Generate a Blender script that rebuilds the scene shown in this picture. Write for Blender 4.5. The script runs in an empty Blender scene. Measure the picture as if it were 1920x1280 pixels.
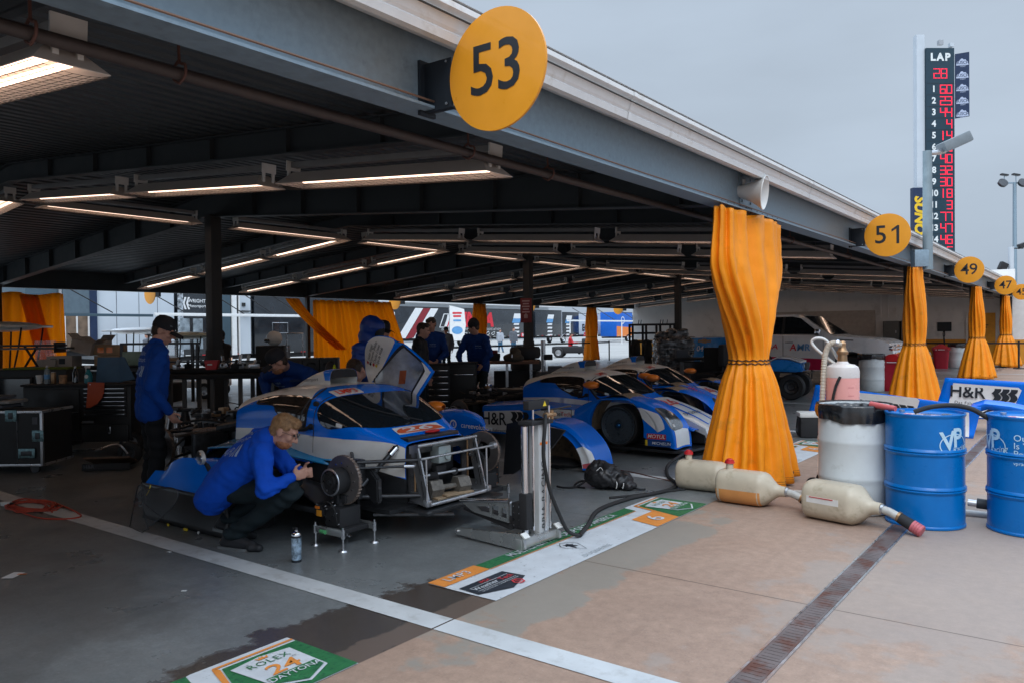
EXPO = 0.86
import bpy, bmesh, math, random
from mathutils import Vector as V, Matrix as M, noise as NZ
from mathutils.bvhtree import BVHTree
rnd = random.Random(7)
S = bpy.context.scene
COL = S.collection
R = math.radians
PI = math.pi
sin, cos = math.sin, math.cos

# ------------------------------------------------------------------ materials
def nn(nt, kind, **kw):
    n = nt.nodes.new(kind)
    for k, v in kw.items():
        if k.startswith('i_'):
            key = k[2:]
            n.inputs[int(key) if key.isdigit() else key.replace('_', ' ')].default_value = v
        else:
            setattr(n, k, v)
    return n

def mat(name, col, rough=.6, metal=0., vary=.12, vscale=6., bump=0., bscale=60., coat=0., emit=0., alpha=1., trans=0., rvary=.1, dirt=None, spec=.5, ior=1.45):
    m = bpy.data.materials.new(name)
    m.use_nodes = True
    nt = m.node_tree
    b = nt.nodes['Principled BSDF']
    c = (*col, 1)
    tc = nn(nt, 'ShaderNodeTexCoord')
    nz = nn(nt, 'ShaderNodeTexNoise', i_Scale=vscale, i_Detail=5., i_Roughness=.6)
    nt.links.new(tc.outputs['Object'], nz.inputs['Vector'])
    rp = nn(nt, 'ShaderNodeMapRange', i_1=.3, i_2=.7, i_3=1 - vary, i_4=1 + vary)
    nt.links.new(nz.outputs['Fac'], rp.inputs[0])
    mx = nn(nt, 'ShaderNodeVectorMath', operation='SCALE')
    mx.inputs[0].default_value = col
    nt.links.new(rp.outputs[0], mx.inputs['Scale'])
    src = mx.outputs[0]
    if dirt:
        dc, lo, hi, sc = dirt
        n2 = nn(nt, 'ShaderNodeTexNoise', i_Scale=sc, i_Detail=8., i_Roughness=.65)
        nt.links.new(tc.outputs['Object'], n2.inputs['Vector'])
        r2 = nn(nt, 'ShaderNodeMapRange', i_1=lo, i_2=hi)
        nt.links.new(n2.outputs['Fac'], r2.inputs[0])
        mm = nn(nt, 'ShaderNodeMix', data_type='RGBA')
        nt.links.new(r2.outputs[0], mm.inputs[0])
        nt.links.new(src, mm.inputs[6])
        mm.inputs[7].default_value = (*dc, 1)
        src = mm.outputs[2]
    nt.links.new(src, b.inputs['Base Color'])
    rr = nn(nt, 'ShaderNodeMapRange', i_1=.3, i_2=.7, i_3=max(.02, rough - rvary), i_4=min(1, rough + rvary))
    nt.links.new(nz.outputs['Fac'], rr.inputs[0])
    nt.links.new(rr.outputs[0], b.inputs['Roughness'])
    b.inputs['Metallic'].default_value = metal
    b.inputs['Specular IOR Level'].default_value = spec
    b.inputs['IOR'].default_value = ior
    b.inputs['Coat Weight'].default_value = coat
    b.inputs['Coat Roughness'].default_value = .05
    if trans:
        b.inputs['Transmission Weight'].default_value = trans
    if alpha < 1:
        b.inputs['Alpha'].default_value = alpha
    if emit:
        b.inputs['Emission Color'].default_value = c
        b.inputs['Emission Strength'].default_value = emit
    if bump:
        bn = nn(nt, 'ShaderNodeTexNoise', i_Scale=bscale, i_Detail=4.)
        nt.links.new(tc.outputs['Object'], bn.inputs['Vector'])
        bp = nn(nt, 'ShaderNodeBump', i_Strength=bump, i_Distance=.01)
        nt.links.new(bn.outputs['Fac'], bp.inputs['Height'])
        nt.links.new(bp.outputs[0], b.inputs['Normal'])
    m.diffuse_color = c
    return m

# ------------------------------------------------------------------ objects and tags
def tag(o, label=None, cat=None, group=None, kind=None):
    if label: o['label'] = label
    if cat: o['category'] = cat
    if group: o['group'] = group
    if kind: o['kind'] = kind
    return o

def thing(name, label, cat, loc=(0, 0, 0), rz=0., group=None, rx=0., ry=0.):
    o = bpy.data.objects.new(name, None)
    COL.objects.link(o)
    o.empty_display_size = .1
    o.location = loc
    o.rotation_euler = (rx, ry, rz)
    return tag(o, label, cat, group)

def kids(o):
    return [c for c in bpy.data.objects if c.parent is o]

def copy_tree(o, loc=None, rz=None, label=None, group=None, parent=None):
    c = o.copy(); COL.objects.link(c)
    if parent is not None: c.parent = parent
    for ch in list(o.children): copy_tree(ch, parent=c)
    if loc is not None: c.location = loc
    if rz is not None: c.rotation_euler[2] = rz
    if label: c['label'] = label
    if group: c['group'] = group
    return c

def setm(o, mats):
    o.data.materials.clear()
    for m in (mats if isinstance(mats, (list, tuple)) else [mats]): o.data.materials.append(m)

class MB:
    """collects shapes and links them as ONE mesh object"""
    def __init__(s):
        s.bm = bmesh.new(); s.mi = 0
    def _take(s, b2, mtx=None):
        if mtx is not None: b2.transform(mtx)
        me = bpy.data.meshes.new('t'); b2.to_mesh(me); b2.free()
        n = len(s.bm.faces); s.bm.from_mesh(me); bpy.data.meshes.remove(me)
        s.bm.faces.ensure_lookup_table()
        for f in s.bm.faces[n:]: f.material_index = s.mi
        return s
    def box(s, c, d, bev=0., rot=None, seg=2):
        b = bmesh.new(); bmesh.ops.create_cube(b, size=1)
        b.transform(M.Diagonal((d[0], d[1], d[2], 1)))
        if bev: bmesh.ops.bevel(b, geom=b.edges[:], offset=min(bev, .45 * min(d)), segments=seg, profile=.6, affect='EDGES')
        m = M.Translation(c)
        if rot is not None: m = m @ rot
        return s._take(b, m)
    def cyl(s, p0, p1, r, r2=None, n=16, caps=True):
        p0, p1 = V(p0), V(p1); d = p1 - p0; L = d.length
        if L < 1e-6: return s
        b = bmesh.new()
        bmesh.ops.create_cone(b, cap_ends=caps, segments=n, radius1=r, radius2=r if r2 is None else r2, depth=L)
        q = V((0, 0, 1)).rotation_difference(d.normalized()).to_matrix().to_4x4()
        return s._take(b, M.Translation((p0 + p1) / 2) @ q)
    def sph(s, c, r, n=16, rot=None):
        b = bmesh.new(); bmesh.ops.create_uvsphere(b, u_segments=n, v_segments=max(6, n // 2), radius=1)
        r = (r, r, r) if isinstance(r, (int, float)) else r
        m = M.Translation(c)
        if rot is not None: m = m @ rot
        return s._take(b, m @ M.Diagonal((*r, 1)))
    def tube(s, pts, r, n=8, smooth=0, closed=False):
        pts = [V(p) for p in pts]
        if smooth: pts = crom(pts, smooth, closed)
        rr = r if callable(r) else (lambda t: r)
        N = len(pts); rings = []
        up = None
        for i, p in enumerate(pts):
            a = pts[(i - 1) % N] if (closed or i) else p
            c = pts[(i + 1) % N] if (closed or i < N - 1) else p
            t = (c - a).normalized()
            if up is None:
                up = t.orthogonal().normalized()
            up = (up - t * up.dot(t))
            up = up.normalized() if up.length > 1e-6 else t.orthogonal().normalized()
            w = t.cross(up)
            q = rr(i / max(1, N - 1))
            rings.append([s.bm.verts.new(p + (up * cos(2 * PI * k / n) + w * sin(2 * PI * k / n)) * q) for k in range(n)])
        for i in range(N if closed else N - 1):
            A, B = rings[i], rings[(i + 1) % N]
            for k in range(n):
                f = s.bm.faces.new((A[k], A[(k + 1) % n], B[(k + 1) % n], B[k])); f.material_index = s.mi
        if not closed:
            for rg in (rings[0][::-1], rings[-1]):
                f = s.bm.faces.new(rg); f.material_index = s.mi
        return s
    def lathe(s, prof, n=32, mtx=None, arc=2 * PI):
        b = bmesh.new(); full = abs(arc - 2 * PI) < 1e-6
        cols = []
        for i in range(n if full else n + 1):
            a = arc * i / n
            cols.append([b.verts.new((r * cos(a), r * sin(a), z)) for r, z in prof])
        for i in range(n):
            A, B = cols[i], cols[(i + 1) % len(cols)]
            for k in range(len(prof) - 1):
                vs = [A[k], B[k], B[k + 1], A[k + 1]]
                try: b.faces.new(vs)
                except ValueError: pass
        bmesh.ops.remove_doubles(b, verts=b.verts[:], dist=1e-5)
        return s._take(b, mtx)
    def grid(s, fn, nu, nv, cu=False, cv=False, flip=False):
        P = [[s.bm.verts.new(fn(i / nu, j / nv)) for j in range(nv + (0 if cv else 1))] for i in range(nu + (0 if cu else 1))]
        for i in range(nu):
            for j in range(nv):
                q = [P[i][j], P[(i + 1) % len(P)][j], P[(i + 1) % len(P)][(j + 1) % len(P[0])], P[i][(j + 1) % len(P[0])]]
                if flip: q.reverse()
                try:
                    f = s.bm.faces.new(q); f.material_index = s.mi
                except ValueError: pass
        return s
    def prism(s, poly, h, mtx=None, bev=0.):
        b = bmesh.new()
        f = b.faces.new([b.verts.new((x, y, 0)) for x, y in poly])
        g = bmesh.ops.extrude_face_region(b, geom=[f])
        bmesh.ops.translate(b, verts=[v for v in g['geom'] if isinstance(v, bmesh.types.BMVert)], vec=(0, 0, h))
        bmesh.ops.recalc_face_normals(b, faces=b.faces[:])
        if bev:
            bmesh.ops.bevel(b, geom=b.edges[:], offset=bev, segments=2, affect='EDGES')
        return s._take(b, mtx)
    def poly(s, pts):
        f = s.bm.faces.new([s.bm.verts.new(p) for p in pts]); f.material_index = s.mi
        return s
    def flat(s, vf, mtx):
        vs = [s.bm.verts.new(mtx @ V((x, y, 0))) for x, y in vf[0]]
        for f in vf[1]:
            try:
                q = s.bm.faces.new([vs[i] for i in f]); q.material_index = s.mi
            except ValueError: pass
        return s
    def mapped(s, vf, fn):
        vs = [s.bm.verts.new(fn(x, y)) for x, y in vf[0]]
        for f in vf[1]:
            try:
                q = s.bm.faces.new([vs[i] for i in f]); q.material_index = s.mi
            except ValueError: pass
        return s
    def obj(s, name, m=None, parent=None, ang=35, smooth=True, solid=0., recalc=True, mirror=False):
        bm = s.bm
        if recalc: bmesh.ops.recalc_face_normals(bm, faces=bm.faces[:])
        if smooth:
            for f in bm.faces: f.smooth = True
            a = R(ang)
            for e in bm.edges:
                if len(e.link_faces) == 2: e.smooth = e.calc_face_angle(0) < a
        me = bpy.data.meshes.new(name); bm.to_mesh(me); bm.free()
        o = bpy.data.objects.new(name, me); COL.objects.link(o)
        if m is not None: setm(o, m)
        if parent is not None: o.parent = parent
        if solid:
            md = o.modifiers.new('Solidify', 'SOLIDIFY'); md.thickness = solid; md.offset = 0
        return o

def crom(pts, k=6, closed=False):
    out = []; N = len(pts)
    for i in range(N if closed else N - 1):
        p0 = pts[(i - 1) % N] if (closed or i) else pts[i]
        p1, p2 = pts[i], pts[(i + 1) % N]
        p3 = pts[(i + 2) % N] if (closed or i + 2 < N) else p2
        for j in range(k):
            t = j / k
            out.append(.5 * ((2 * p1) + (p2 - p0) * t + (2 * p0 - 5 * p1 + 4 * p2 - p3) * t * t + (3 * p1 - p0 - 3 * p2 + p3) * t ** 3))
    if not closed: out.append(pts[-1])
    return out

def lerp(a, b, t): return a + (b - a) * t
def sstep(a, b, x):
    t = max(0., min(1., (x - a) / (b - a))); return t * t * (3 - 2 * t)
def tab(T, x):
    if x <= T[0][0]: return T[0][1]
    for (a, p), (b, q) in zip(T, T[1:]):
        if x <= b: return lerp(p, q, (x - a) / (b - a))
    return T[-1][1]
def stab(T, x):
    """smooth table (Catmull-Rom in value)"""
    n = len(T)
    if x <= T[0][0]: return T[0][1]
    if x >= T[-1][0]: return T[-1][1]
    for i in range(n - 1):
        if x <= T[i + 1][0]:
            x1, x2 = T[i][0], T[i + 1][0]; h = x2 - x1; t = (x - x1) / h
            m1 = (T[i + 1][1] - T[i - 1][1]) / (T[i + 1][0] - T[i - 1][0]) if i else (T[1][1] - T[0][1]) / h
            m2 = (T[i + 2][1] - T[i][1]) / (T[i + 2][0] - T[i][0]) if i + 2 < n else (T[i + 1][1] - T[i][1]) / h
            return (2 * t ** 3 - 3 * t * t + 1) * T[i][1] + (t ** 3 - 2 * t * t + t) * h * m1 + (-2 * t ** 3 + 3 * t * t) * T[i + 1][1] + (t ** 3 - t * t) * h * m2

# ------------------------------------------------------------------ lettering and flat shapes
_TC = {}
def tex(s, size=1., bold=0., shear=0., sp=1., wide=1., align='CENTER'):
    key = (s, bold, shear, sp, align)
    if key not in _TC:
        cu = bpy.data.curves.new('t', 'FONT'); cu.body = s; cu.size = 1.; cu.offset = bold; cu.shear = shear
        cu.space_character = sp; cu.align_x = align; cu.align_y = 'CENTER'; cu.resolution_u = 3; cu.fill_mode = 'FRONT'
        o = bpy.data.objects.new('t', cu); COL.objects.link(o)
        dg = bpy.context.evaluated_depsgraph_get()
        me = bpy.data.meshes.new_from_object(o.evaluated_get(dg))
        _TC[key] = ([(v.co.x, v.co.y) for v in me.vertices], [tuple(p.vertices) for p in me.polygons])
        bpy.data.objects.remove(o); bpy.data.meshes.remove(me); bpy.data.curves.remove(cu)
    vs, fs = _TC[key]
    return [(x * size * wide, y * size) for x, y in vs], fs

def fill(*polys, step=None):
    """triangulated flat shape; further polygons are holes; step cuts it into a grid"""
    b = bmesh.new(); ed = []
    for p in polys:
        vs = [b.verts.new((x, y, 0)) for x, y in p]
        ed += [b.edges.new((vs[i], vs[(i + 1) % len(vs)])) for i in range(len(vs))]
    bmesh.ops.triangle_fill(b, use_beauty=True, edges=ed)
    return cut(b, step)

def cut(b, step):
    if not isinstance(b, bmesh.types.BMesh):
        vs, fs = b; b = bmesh.new(); q = [b.verts.new((x, y, 0)) for x, y in vs]
        for f in fs:
            try: b.faces.new([q[i] for i in f])
            except ValueError: pass
    if step:
        sx, sy = step if isinstance(step, tuple) else (step, step)
        xs = [v.co.x for v in b.verts]; ys = [v.co.y for v in b.verts]
        for ax, lo, hi, st in ((0, min(xs), max(xs), sx), (1, min(ys), max(ys), sy)):
            k = math.floor(lo / st) + 1
            while k * st < hi:
                co = V((0, 0, 0)); no = V((0, 0, 0)); co[ax] = k * st; no[ax] = 1
                bmesh.ops.bisect_plane(b, geom=b.verts[:] + b.edges[:] + b.faces[:], plane_co=co, plane_no=no)
                k += 1
    b.verts.ensure_lookup_table(); b.verts.index_update()
    r = [(v.co.x, v.co.y) for v in b.verts], [tuple(v.index for v in f.verts) for f in b.faces]
    b.free(); return r

def shift(vf, dx=0, dy=0, rot=0., sx=1., sy=1.):
    c, s_ = cos(rot), sin(rot)
    return [((x * c * sx - y * s_ * sy) + dx, (x * s_ * sx + y * c * sy) + dy) for x, y in vf[0]], vf[1]

def rrect(w, h, r, n=5, cx=0, cy=0):
    out = []
    for qx, qy, a0 in ((1, 1, 0), (-1, 1, 90), (-1, -1, 180), (1, -1, 270)):
        for i in range(n + 1):
            a = R(a0 + 90 * i / n)
            out.append((cx + qx * (w / 2 - r) + r * cos(a), cy + qy * (h / 2 - r) + r * sin(a)))
    return out

def disc(r, n=40, cx=0, cy=0, ry=None):
    return [(cx + r * cos(2 * PI * i / n), cy + (ry or r) * sin(2 * PI * i / n)) for i in range(n)]

def frame(o, x, y):
    """matrix whose local x / y run along the two given directions from o"""
    x = V(x).normalized(); z = x.cross(V(y)).normalized(); y = z.cross(x)
    m = M((x, y, z)).transposed().to_4x4(); m.translation = V(o); return m

def label_on(parent, name, m, vfs, mtx, off=.002):
    mb = MB(); q = mtx @ M.Translation((0, 0, off))
    for vf in (vfs if isinstance(vfs, list) else [vfs]): mb.flat(vf, q)
    return mb.obj(name, m, parent, smooth=False, recalc=False)
# ------------------------------------------------------------------ camera, world, sun
cam = bpy.data.cameras.new('camera'); co = bpy.data.objects.new('camera', cam); COL.objects.link(co)
cam.sensor_width = 36; cam.lens = 27.44; cam.clip_start = .05; cam.clip_end = 2000
yaw, pit, rol = R(36.976), R(-.732), R(.609)
fw = V((-sin(yaw) * cos(pit), cos(yaw) * cos(pit), sin(pit)))
rt = V((cos(yaw), sin(yaw), 0)); dn = fw.cross(rt)
RT = rt * cos(rol) + dn * sin(rol); DN = dn * cos(rol) - rt * sin(rol)
mm = M((RT, -DN, -fw)).transposed().to_4x4(); mm.translation = V((0, 0, 1.55)); co.matrix_world = mm
S.camera = co
S.render.engine = 'CYCLES'
S.view_settings.view_transform = 'Standard'; S.view_settings.look = 'None'
S.view_settings.exposure = EXPO; S.view_settings.gamma = 1
S.cycles.max_bounces = 8; S.cycles.diffuse_bounces = 5; S.cycles.glossy_bounces = 3; S.cycles.transmission_bounces = 5; S.cycles.transparent_max_bounces = 10
S.cycles.caustics_reflective = False; S.cycles.caustics_refractive = False
S.cycles.use_denoising = True

w = bpy.data.worlds.new('World'); S.world = w; w.use_nodes = True
nt = w.node_tree; bg = nt.nodes['Background']
sky = nn(nt, 'ShaderNodeTexSky', sky_type='NISHITA', sun_disc=False, sun_elevation=R(48), sun_rotation=R(150), air_density=1.4, dust_density=6., ozone_density=1.)
hs = nn(nt, 'ShaderNodeHueSaturation', i_Saturation=.22, i_Value=1.)
nt.links.new(sky.outputs[0], hs.inputs['Color'])
tcw = nn(nt, 'ShaderNodeTexCoord')
mp = nn(nt, 'ShaderNodeMapping'); mp.inputs['Scale'].default_value = (1, 1, 3.2)
nt.links.new(tcw.outputs['Generated'], mp.inputs[0])
cl = nn(nt, 'ShaderNodeTexNoise', i_Scale=2.2, i_Detail=6., i_Roughness=.5)
nt.links.new(mp.outputs[0], cl.inputs['Vector'])
cr = nn(nt, 'ShaderNodeMapRange', i_1=.3, i_2=.7, i_3=.87, i_4=1.07)
nt.links.new(cl.outputs['Fac'], cr.inputs[0])
sz = nn(nt, 'ShaderNodeSeparateXYZ'); nt.links.new(tcw.outputs['Generated'], sz.inputs[0])
zr = nn(nt, 'ShaderNodeMapRange', i_1=.40, i_2=.66, i_3=.515, i_4=2.2); nt.links.new(sz.outputs[2], zr.inputs[0])     # overcast: brighter overhead
zm = nn(nt, 'ShaderNodeMath', operation='MULTIPLY'); nt.links.new(cr.outputs[0], zm.inputs[0]); nt.links.new(zr.outputs[0], zm.inputs[1])
ov = nn(nt, 'ShaderNodeVectorMath', operation='SCALE'); ov.inputs[0].default_value = (3.45, 4.2, 5.15)
nt.links.new(zm.outputs[0], ov.inputs['Scale'])
mxw = nn(nt, 'ShaderNodeMix', data_type='RGBA'); mxw.inputs[0].default_value = .9
nt.links.new(hs.outputs[0], mxw.inputs[6]); nt.links.new(ov.outputs[0], mxw.inputs[7])
nt.links.new(mxw.outputs[2], bg.inputs[0])
bg.inputs[1].default_value = .14
sl = bpy.data.lights.new('sun', 'SUN'); sl.energy = .5; sl.angle = R(25); sl.color = (1, .97, .93)
so = bpy.data.objects.new('sun', sl); COL.objects.link(so)
so.rotation_euler = (R(42), 0, R(30))

# ------------------------------------------------------------------ ground
def gmat(name, c1, c2, rough, joints=(), stain=None, spec=.4, scale=.8, fine=90, fmin=.9, fmax=1.1):
    m = bpy.data.materials.new(name); m.use_nodes = True
    nt = m.node_tree; b = nt.nodes['Principled BSDF']; L = nt.links.new
    g = nn(nt, 'ShaderNodeNewGeometry')
    def noise(sc, det=6., ro=.6, sx=(1, 1, 1)):
        mp = nn(nt, 'ShaderNodeMapping'); mp.inputs['Scale'].default_value = sx; L(g.outputs['Position'], mp.inputs[0])
        n = nn(nt, 'ShaderNodeTexNoise', i_Scale=sc, i_Detail=det, i_Roughness=ro); L(mp.outputs[0], n.inputs['Vector']); return n.outputs['Fac']
    def rng(v, a, b_, c=0., d=1.):
        r = nn(nt, 'ShaderNodeMapRange', i_1=a, i_2=b_, i_3=c, i_4=d); L(v, r.inputs[0]); return r.outputs[0]
    def mix(f, a, b_):
        x = nn(nt, 'ShaderNodeMix', data_type='RGBA'); L(f, x.inputs[0])
        for i, q in ((6, a), (7, b_)):
            if isinstance(q, tuple): x.inputs[i].default_value = (*q, 1)
            else: L(q, x.inputs[i])
        return x.outputs[2]
    def mth(op, a, b_):
        x = nn(nt, 'ShaderNodeMath', operation=op)
        for i, q in ((0, a), (1, b_)):
            if isinstance(q, (int, float)): x.inputs[i].default_value = q
            else: L(q, x.inputs[i])
        return x.outputs[0]
    col = mix(rng(noise(scale), .32, .68), c1, c2)
    fn_ = rng(noise(fine, 3.), .25, .75, fmin, fmax)
    sc = nn(nt, 'ShaderNodeVectorMath', operation='SCALE'); L(col, sc.inputs[0]); L(fn_, sc.inputs['Scale']); col = sc.outputs[0]
    md = rng(noise(14, 5., .7), .3, .7, .85, 1.15); s2 = nn(nt, 'ShaderNodeVectorMath', operation='SCALE'); L(col, s2.inputs[0]); L(md, s2.inputs['Scale']); col = s2.outputs[0]
    stk = rng(noise(1.3, 6., .6, (6, .35, 1)), .60, .74); col = mix(mth('MULTIPLY', stk, .22), col, tuple(q * .45 for q in c1))
    spk = rng(noise(150, 2.), .68, .74); col = mix(mth('MULTIPLY', spk, .5), col, (.5, .48, .45))
    dk = rng(noise(5, 8., .7), .66, .72); col = mix(mth('MULTIPLY', dk, .30), col, tuple(q * .35 for q in c1))
    rough_s = rng(noise(1.7), .3, .7, rough - .1, rough + .1)
    sep = nn(nt, 'ShaderNodeSeparateXYZ'); L(g.outputs['Position'], sep.inputs[0])
    if stain:
        x, y = sep.outputs[0], sep.outputs[1]
        edge = noise(2.6, 7., .62)
        for (cx, cy, hx, hy, colr, k) in stain:
            dx = mth('DIVIDE', mth('ABSOLUTE', mth('SUBTRACT', x, cx), 0), hx)
            dy = mth('DIVIDE', mth('ABSOLUTE', mth('SUBTRACT', y, cy), 0), hy)
            d = mth('MAXIMUM', dx, dy)
            v = mth('SUBTRACT', mth('MULTIPLY', edge, 1.7), mth('MULTIPLY', d, .72))
            f = mth('MULTIPLY', rng(v, .05, .20), k)
            col = mix(f, col, colr)
            if k > .5: rough_s = mth('SUBTRACT', rough_s, mth('MULTIPLY', f, .22))
    for (ax, p, off, wd) in joints:
        v = sep.outputs[ax]
        q = mth('ABSOLUTE', mth('SUBTRACT', mth('MODULO', mth('ADD', v, 1000 * p - off + p / 2), p), p / 2), 0)
        f = mth('LESS_THAN', q, wd)
        col = mix(mth('MULTIPLY', f, .75), col, tuple(q_ * .3 for q_ in c1))
    L(col, b.inputs['Base Color']); L(rough_s, b.inputs['Roughness'])
    b.inputs['Specular IOR Level'].default_value = spec
    bp = nn(nt, 'ShaderNodeBump', i_Strength=.15, i_Distance=.004); L(noise(220, 3.), bp.inputs['Height']); L(bp.outputs[0], b.inputs['Normal'])
    return m

def sheet(name, x0, x1, y0, y1, z, m, kind='structure'):
    o = MB().poly([(x0, y0, z), (x1, y0, z), (x1, y1, z), (x0, y1, z)]).obj(name, m, smooth=False)
    return tag(o, kind=kind)

m_ground = gmat('alley concrete', (.36, .35, .33), (.29, .28, .265), .8, scale=.3)
m_apron = gmat('tan apron concrete', (.345, .238, .178), (.285, .193, .146), .62, joints=((1, 4.5, 4.47, .006), (0, 2.95, -2.78, .005)),
               stain=((-2.6, 4.6, .22, 1.5, (.25, .235, .205), .8), (-.4, 6.2, 1.0, 2.2, (.29, .26, .235), .5)), scale=.9)
m_floor = gmat('grey garage floor', (.122, .132, .135), (.185, .198, .202), .34, joints=((1, 4.5, 5.6, .004),), spec=.5,
               stain=((-2.95, 2.75, .45, .85, (.052, .040, .033), .9), (-3.0, 3.32, .4, .3, (.052, .040, .033), .85),
                      (-2.86, 2.75, .10, 3.4, (.17, .125, .10), .6), (-5.2, 1.6, 1.2, .9, (.05, .045, .04), .25)), scale=1.1, fine=60, fmin=.85, fmax=1.15)
m_line = mat('worn white line paint', (.50, .52, .53), .55, vary=.12, vscale=3, dirt=((.33, .33, .32), .52, .78, 9.))
sheet('ground', -500, 500, -300, 700, 0, m_ground)
sheet('apron', -2.78, 14, -20, 140, .004, m_apron)
sheet('garage_floor', -20.9, -2.78, -25, 39, .004, m_floor)
for k in range(-1, 7):
    y = 3.06 + 4.36 * k if k < 2 else 7.42 + 4.5 * (k - 1)
    a = 13.1 if k == 0 else 9
    sheet('painted_line', -20.5, -2.786, y - .085, y + .085, .008, m_line)
    if k < 2 or k > 2:
        sheet('painted_line', -2.774, 6, y - .085, y + .085, .008, m_line)
sheet('painted_line', -20.6, -2.786, 20.9, 21.0, .0085, m_line)
for yy in (44, 48, 52, 56): sheet('painted_line', -2.5, 5, yy, yy + .12, .008, m_line)
# ------------------------------------------------------------------ common materials
m_galv = mat('galvanised steel', (.25, .335, .40), .5, .4, vary=.12, vscale=22, bump=.03, dirt=((.15, .19, .22), .60, .85, 10))
m_steel = mat('dark grey painted steel', (.034, .042, .048), .6, 0., vary=.15, bump=.1)
m_deck = mat('dark corrugated roof deck', (.055, .066, .074), .55, 0., vary=.12)
m_post = mat('brown grey post paint', (.035, .033, .032), .6, vary=.15)
m_pipe = mat('rusty brown sprinkler pipe', (.048, .036, .033), .6, vary=.25, vscale=20)
m_hang = mat('rust red hanger', (.10, .045, .035), .7)
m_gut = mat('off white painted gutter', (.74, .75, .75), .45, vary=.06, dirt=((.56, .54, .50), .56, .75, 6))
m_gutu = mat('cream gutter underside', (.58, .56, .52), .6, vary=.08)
m_white = mat('white plastic', (.66, .66, .64), .45, vary=.08)
m_wpaint = mat('white paint', (.75, .76, .76), .45, vary=.06)
m_black = mat('black plastic', (.012, .012, .013), .45, vary=.2)
m_blk = mat('matt black', (.018, .018, .02), .75, vary=.2)
m_rub = mat('black rubber', (.018, .018, .019), .7, vary=.25, bump=.15)
m_alu = mat('bare aluminium', (.52, .53, .55), .32, .9, vary=.1, vscale=12)
m_chr = mat('chrome', (.72, .72, .74), .12, 1., vary=.04, rvary=.03)
m_dkmet = mat('dark metal', (.06, .062, .066), .38, .7, vary=.3, vscale=30)
m_brass = mat('tarnished brass', (.36, .22, .12), .4, .8, vary=.2)
m_red = mat('red plastic', (.50, .02, .025), .4, vary=.1)
m_yel = mat('yellow plastic', (.72, .52, .03), .45)
m_orange = mat('orange paint', (.85, .22, .02), .35, vary=.05, coat=.4)
m_let_k = mat('black lettering', (.014, .018, .024), .5)
m_let_w = mat('white lettering', (.78, .79, .80), .5, vary=.03)
m_glass = mat('dark tinted glass', (.012, .016, .02), .06, 0., vary=.1, rvary=.02, spec=.7, coat=1.)
m_clear = mat('clear plastic sheet', (.8, .85, .88), .06, vary=.02, rvary=.02, alpha=.22, spec=.7)
m_skin = mat('skin', (.52, .275, .20), .5, vary=.12, vscale=14)
m_wood = mat('pale wood', (.34, .24, .15), .7, vary=.2, vscale=12)
m_card = mat('brown cardboard', (.33, .22, .13), .85, vary=.1)

# ------------------------------------------------------------------ garage canopy (one building)
XF_, XR_, XC_ = -2.95, -20.7, -11.8
def under(x):           # underside of the main rafters
    return 2.76 + (XF_ - x) / 12 if x > XC_ else 2.76 + (x - XR_) / 12
canopy = thing('garage_canopy', 'long open-sided steel garage canopy with dark corrugated roof and white gutter', 'garage', (0, 0, 0))
POSTY = [7.42 + 8.97 * k for k in range(-2, 4)]
def ibeam(y, h, f, drop=0., tw=.012):
    mb = MB()
    for xa, xb in ((XF_ - .02, XC_), (XC_, XR_)):
        za, zb = under(xa) + drop, under(xb) + drop
        for (yo, wy, z0, z1) in ((0, tw, 0, h), (0, f, 0, .014), (0, f, h - .014, h)):
            v = [(xa, y - wy / 2, za + z0), (xb, y - wy / 2, zb + z0), (xb, y + wy / 2, zb + z0), (xa, y + wy / 2, za + z0),
                 (xa, y - wy / 2, za + z1), (xb, y - wy / 2, zb + z1), (xb, y + wy / 2, zb + z1), (xa, y + wy / 2, za + z1)]
            q = [mb.bm.verts.new(p) for p in v]
            for a in ((0, 1, 2, 3), (7, 6, 5, 4), (0, 4, 5, 1), (1, 5, 6, 2), (2, 6, 7, 3), (3, 7, 4, 0)): mb.bm.faces.new([q[i] for i in a])
    # stiffeners
    for k in range(1, 8):
        for sx in (1, -1):
            x = XC_ + sx * k * 1.2
            mb.box((x, y, under(x) + drop + h / 2), (.012, f * .9, h * .96))
    return mb.obj('rafter', m_steel, canopy, smooth=False)
for y in POSTY: ibeam(y, .40, .17)
INTER = sorted([y + d for y in POSTY for d in (2.99, 5.98)] + [POSTY[0] - 2.99])
for y in INTER: ibeam(y, .24, .12, .155)
# ridge beam, rear eave beam, front eave beam
Y0, Y1 = -14, 39.0
def long_beam(x, z0, h, f, m, name):
    mb = MB()
    mb.box((x, (Y0 + Y1) / 2, z0 + h / 2), (.014, Y1 - Y0, h - .03)); mb.box((x, (Y0 + Y1) / 2, z0 + .0075), (f, Y1 - Y0, .015)); mb.box((x, (Y0 + Y1) / 2, z0 + h - .0075), (f, Y1 - Y0, .015))
    return mb.obj(name, m, canopy, smooth=False)
long_beam(XC_, under(XC_) + .42, .25, .16, m_steel, 'ridge_beam')
long_beam(XR_ - .08, 2.72, .46, .18, m_steel, 'eave_beam')
for y in POSTY:
    sp_ = MB().box((XF_ + .048, y + .45, 2.965), (.010, .34, .34), .002).obj('splice_plate', m_galv, canopy)
    for dy in (-.12, .12):
        for dz in (-.12, 0, .12): MB().cyl((XF_ + .052, y + .45 + dy, 2.965 + dz), (XF_ + .066, y + .45 + dy, 2.965 + dz), .014, n=6).obj('bolt', m_galv, sp_)
eb = long_beam(XF_ + .035, 2.735, .46, .19, m_galv, 'eave_beam')
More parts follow.
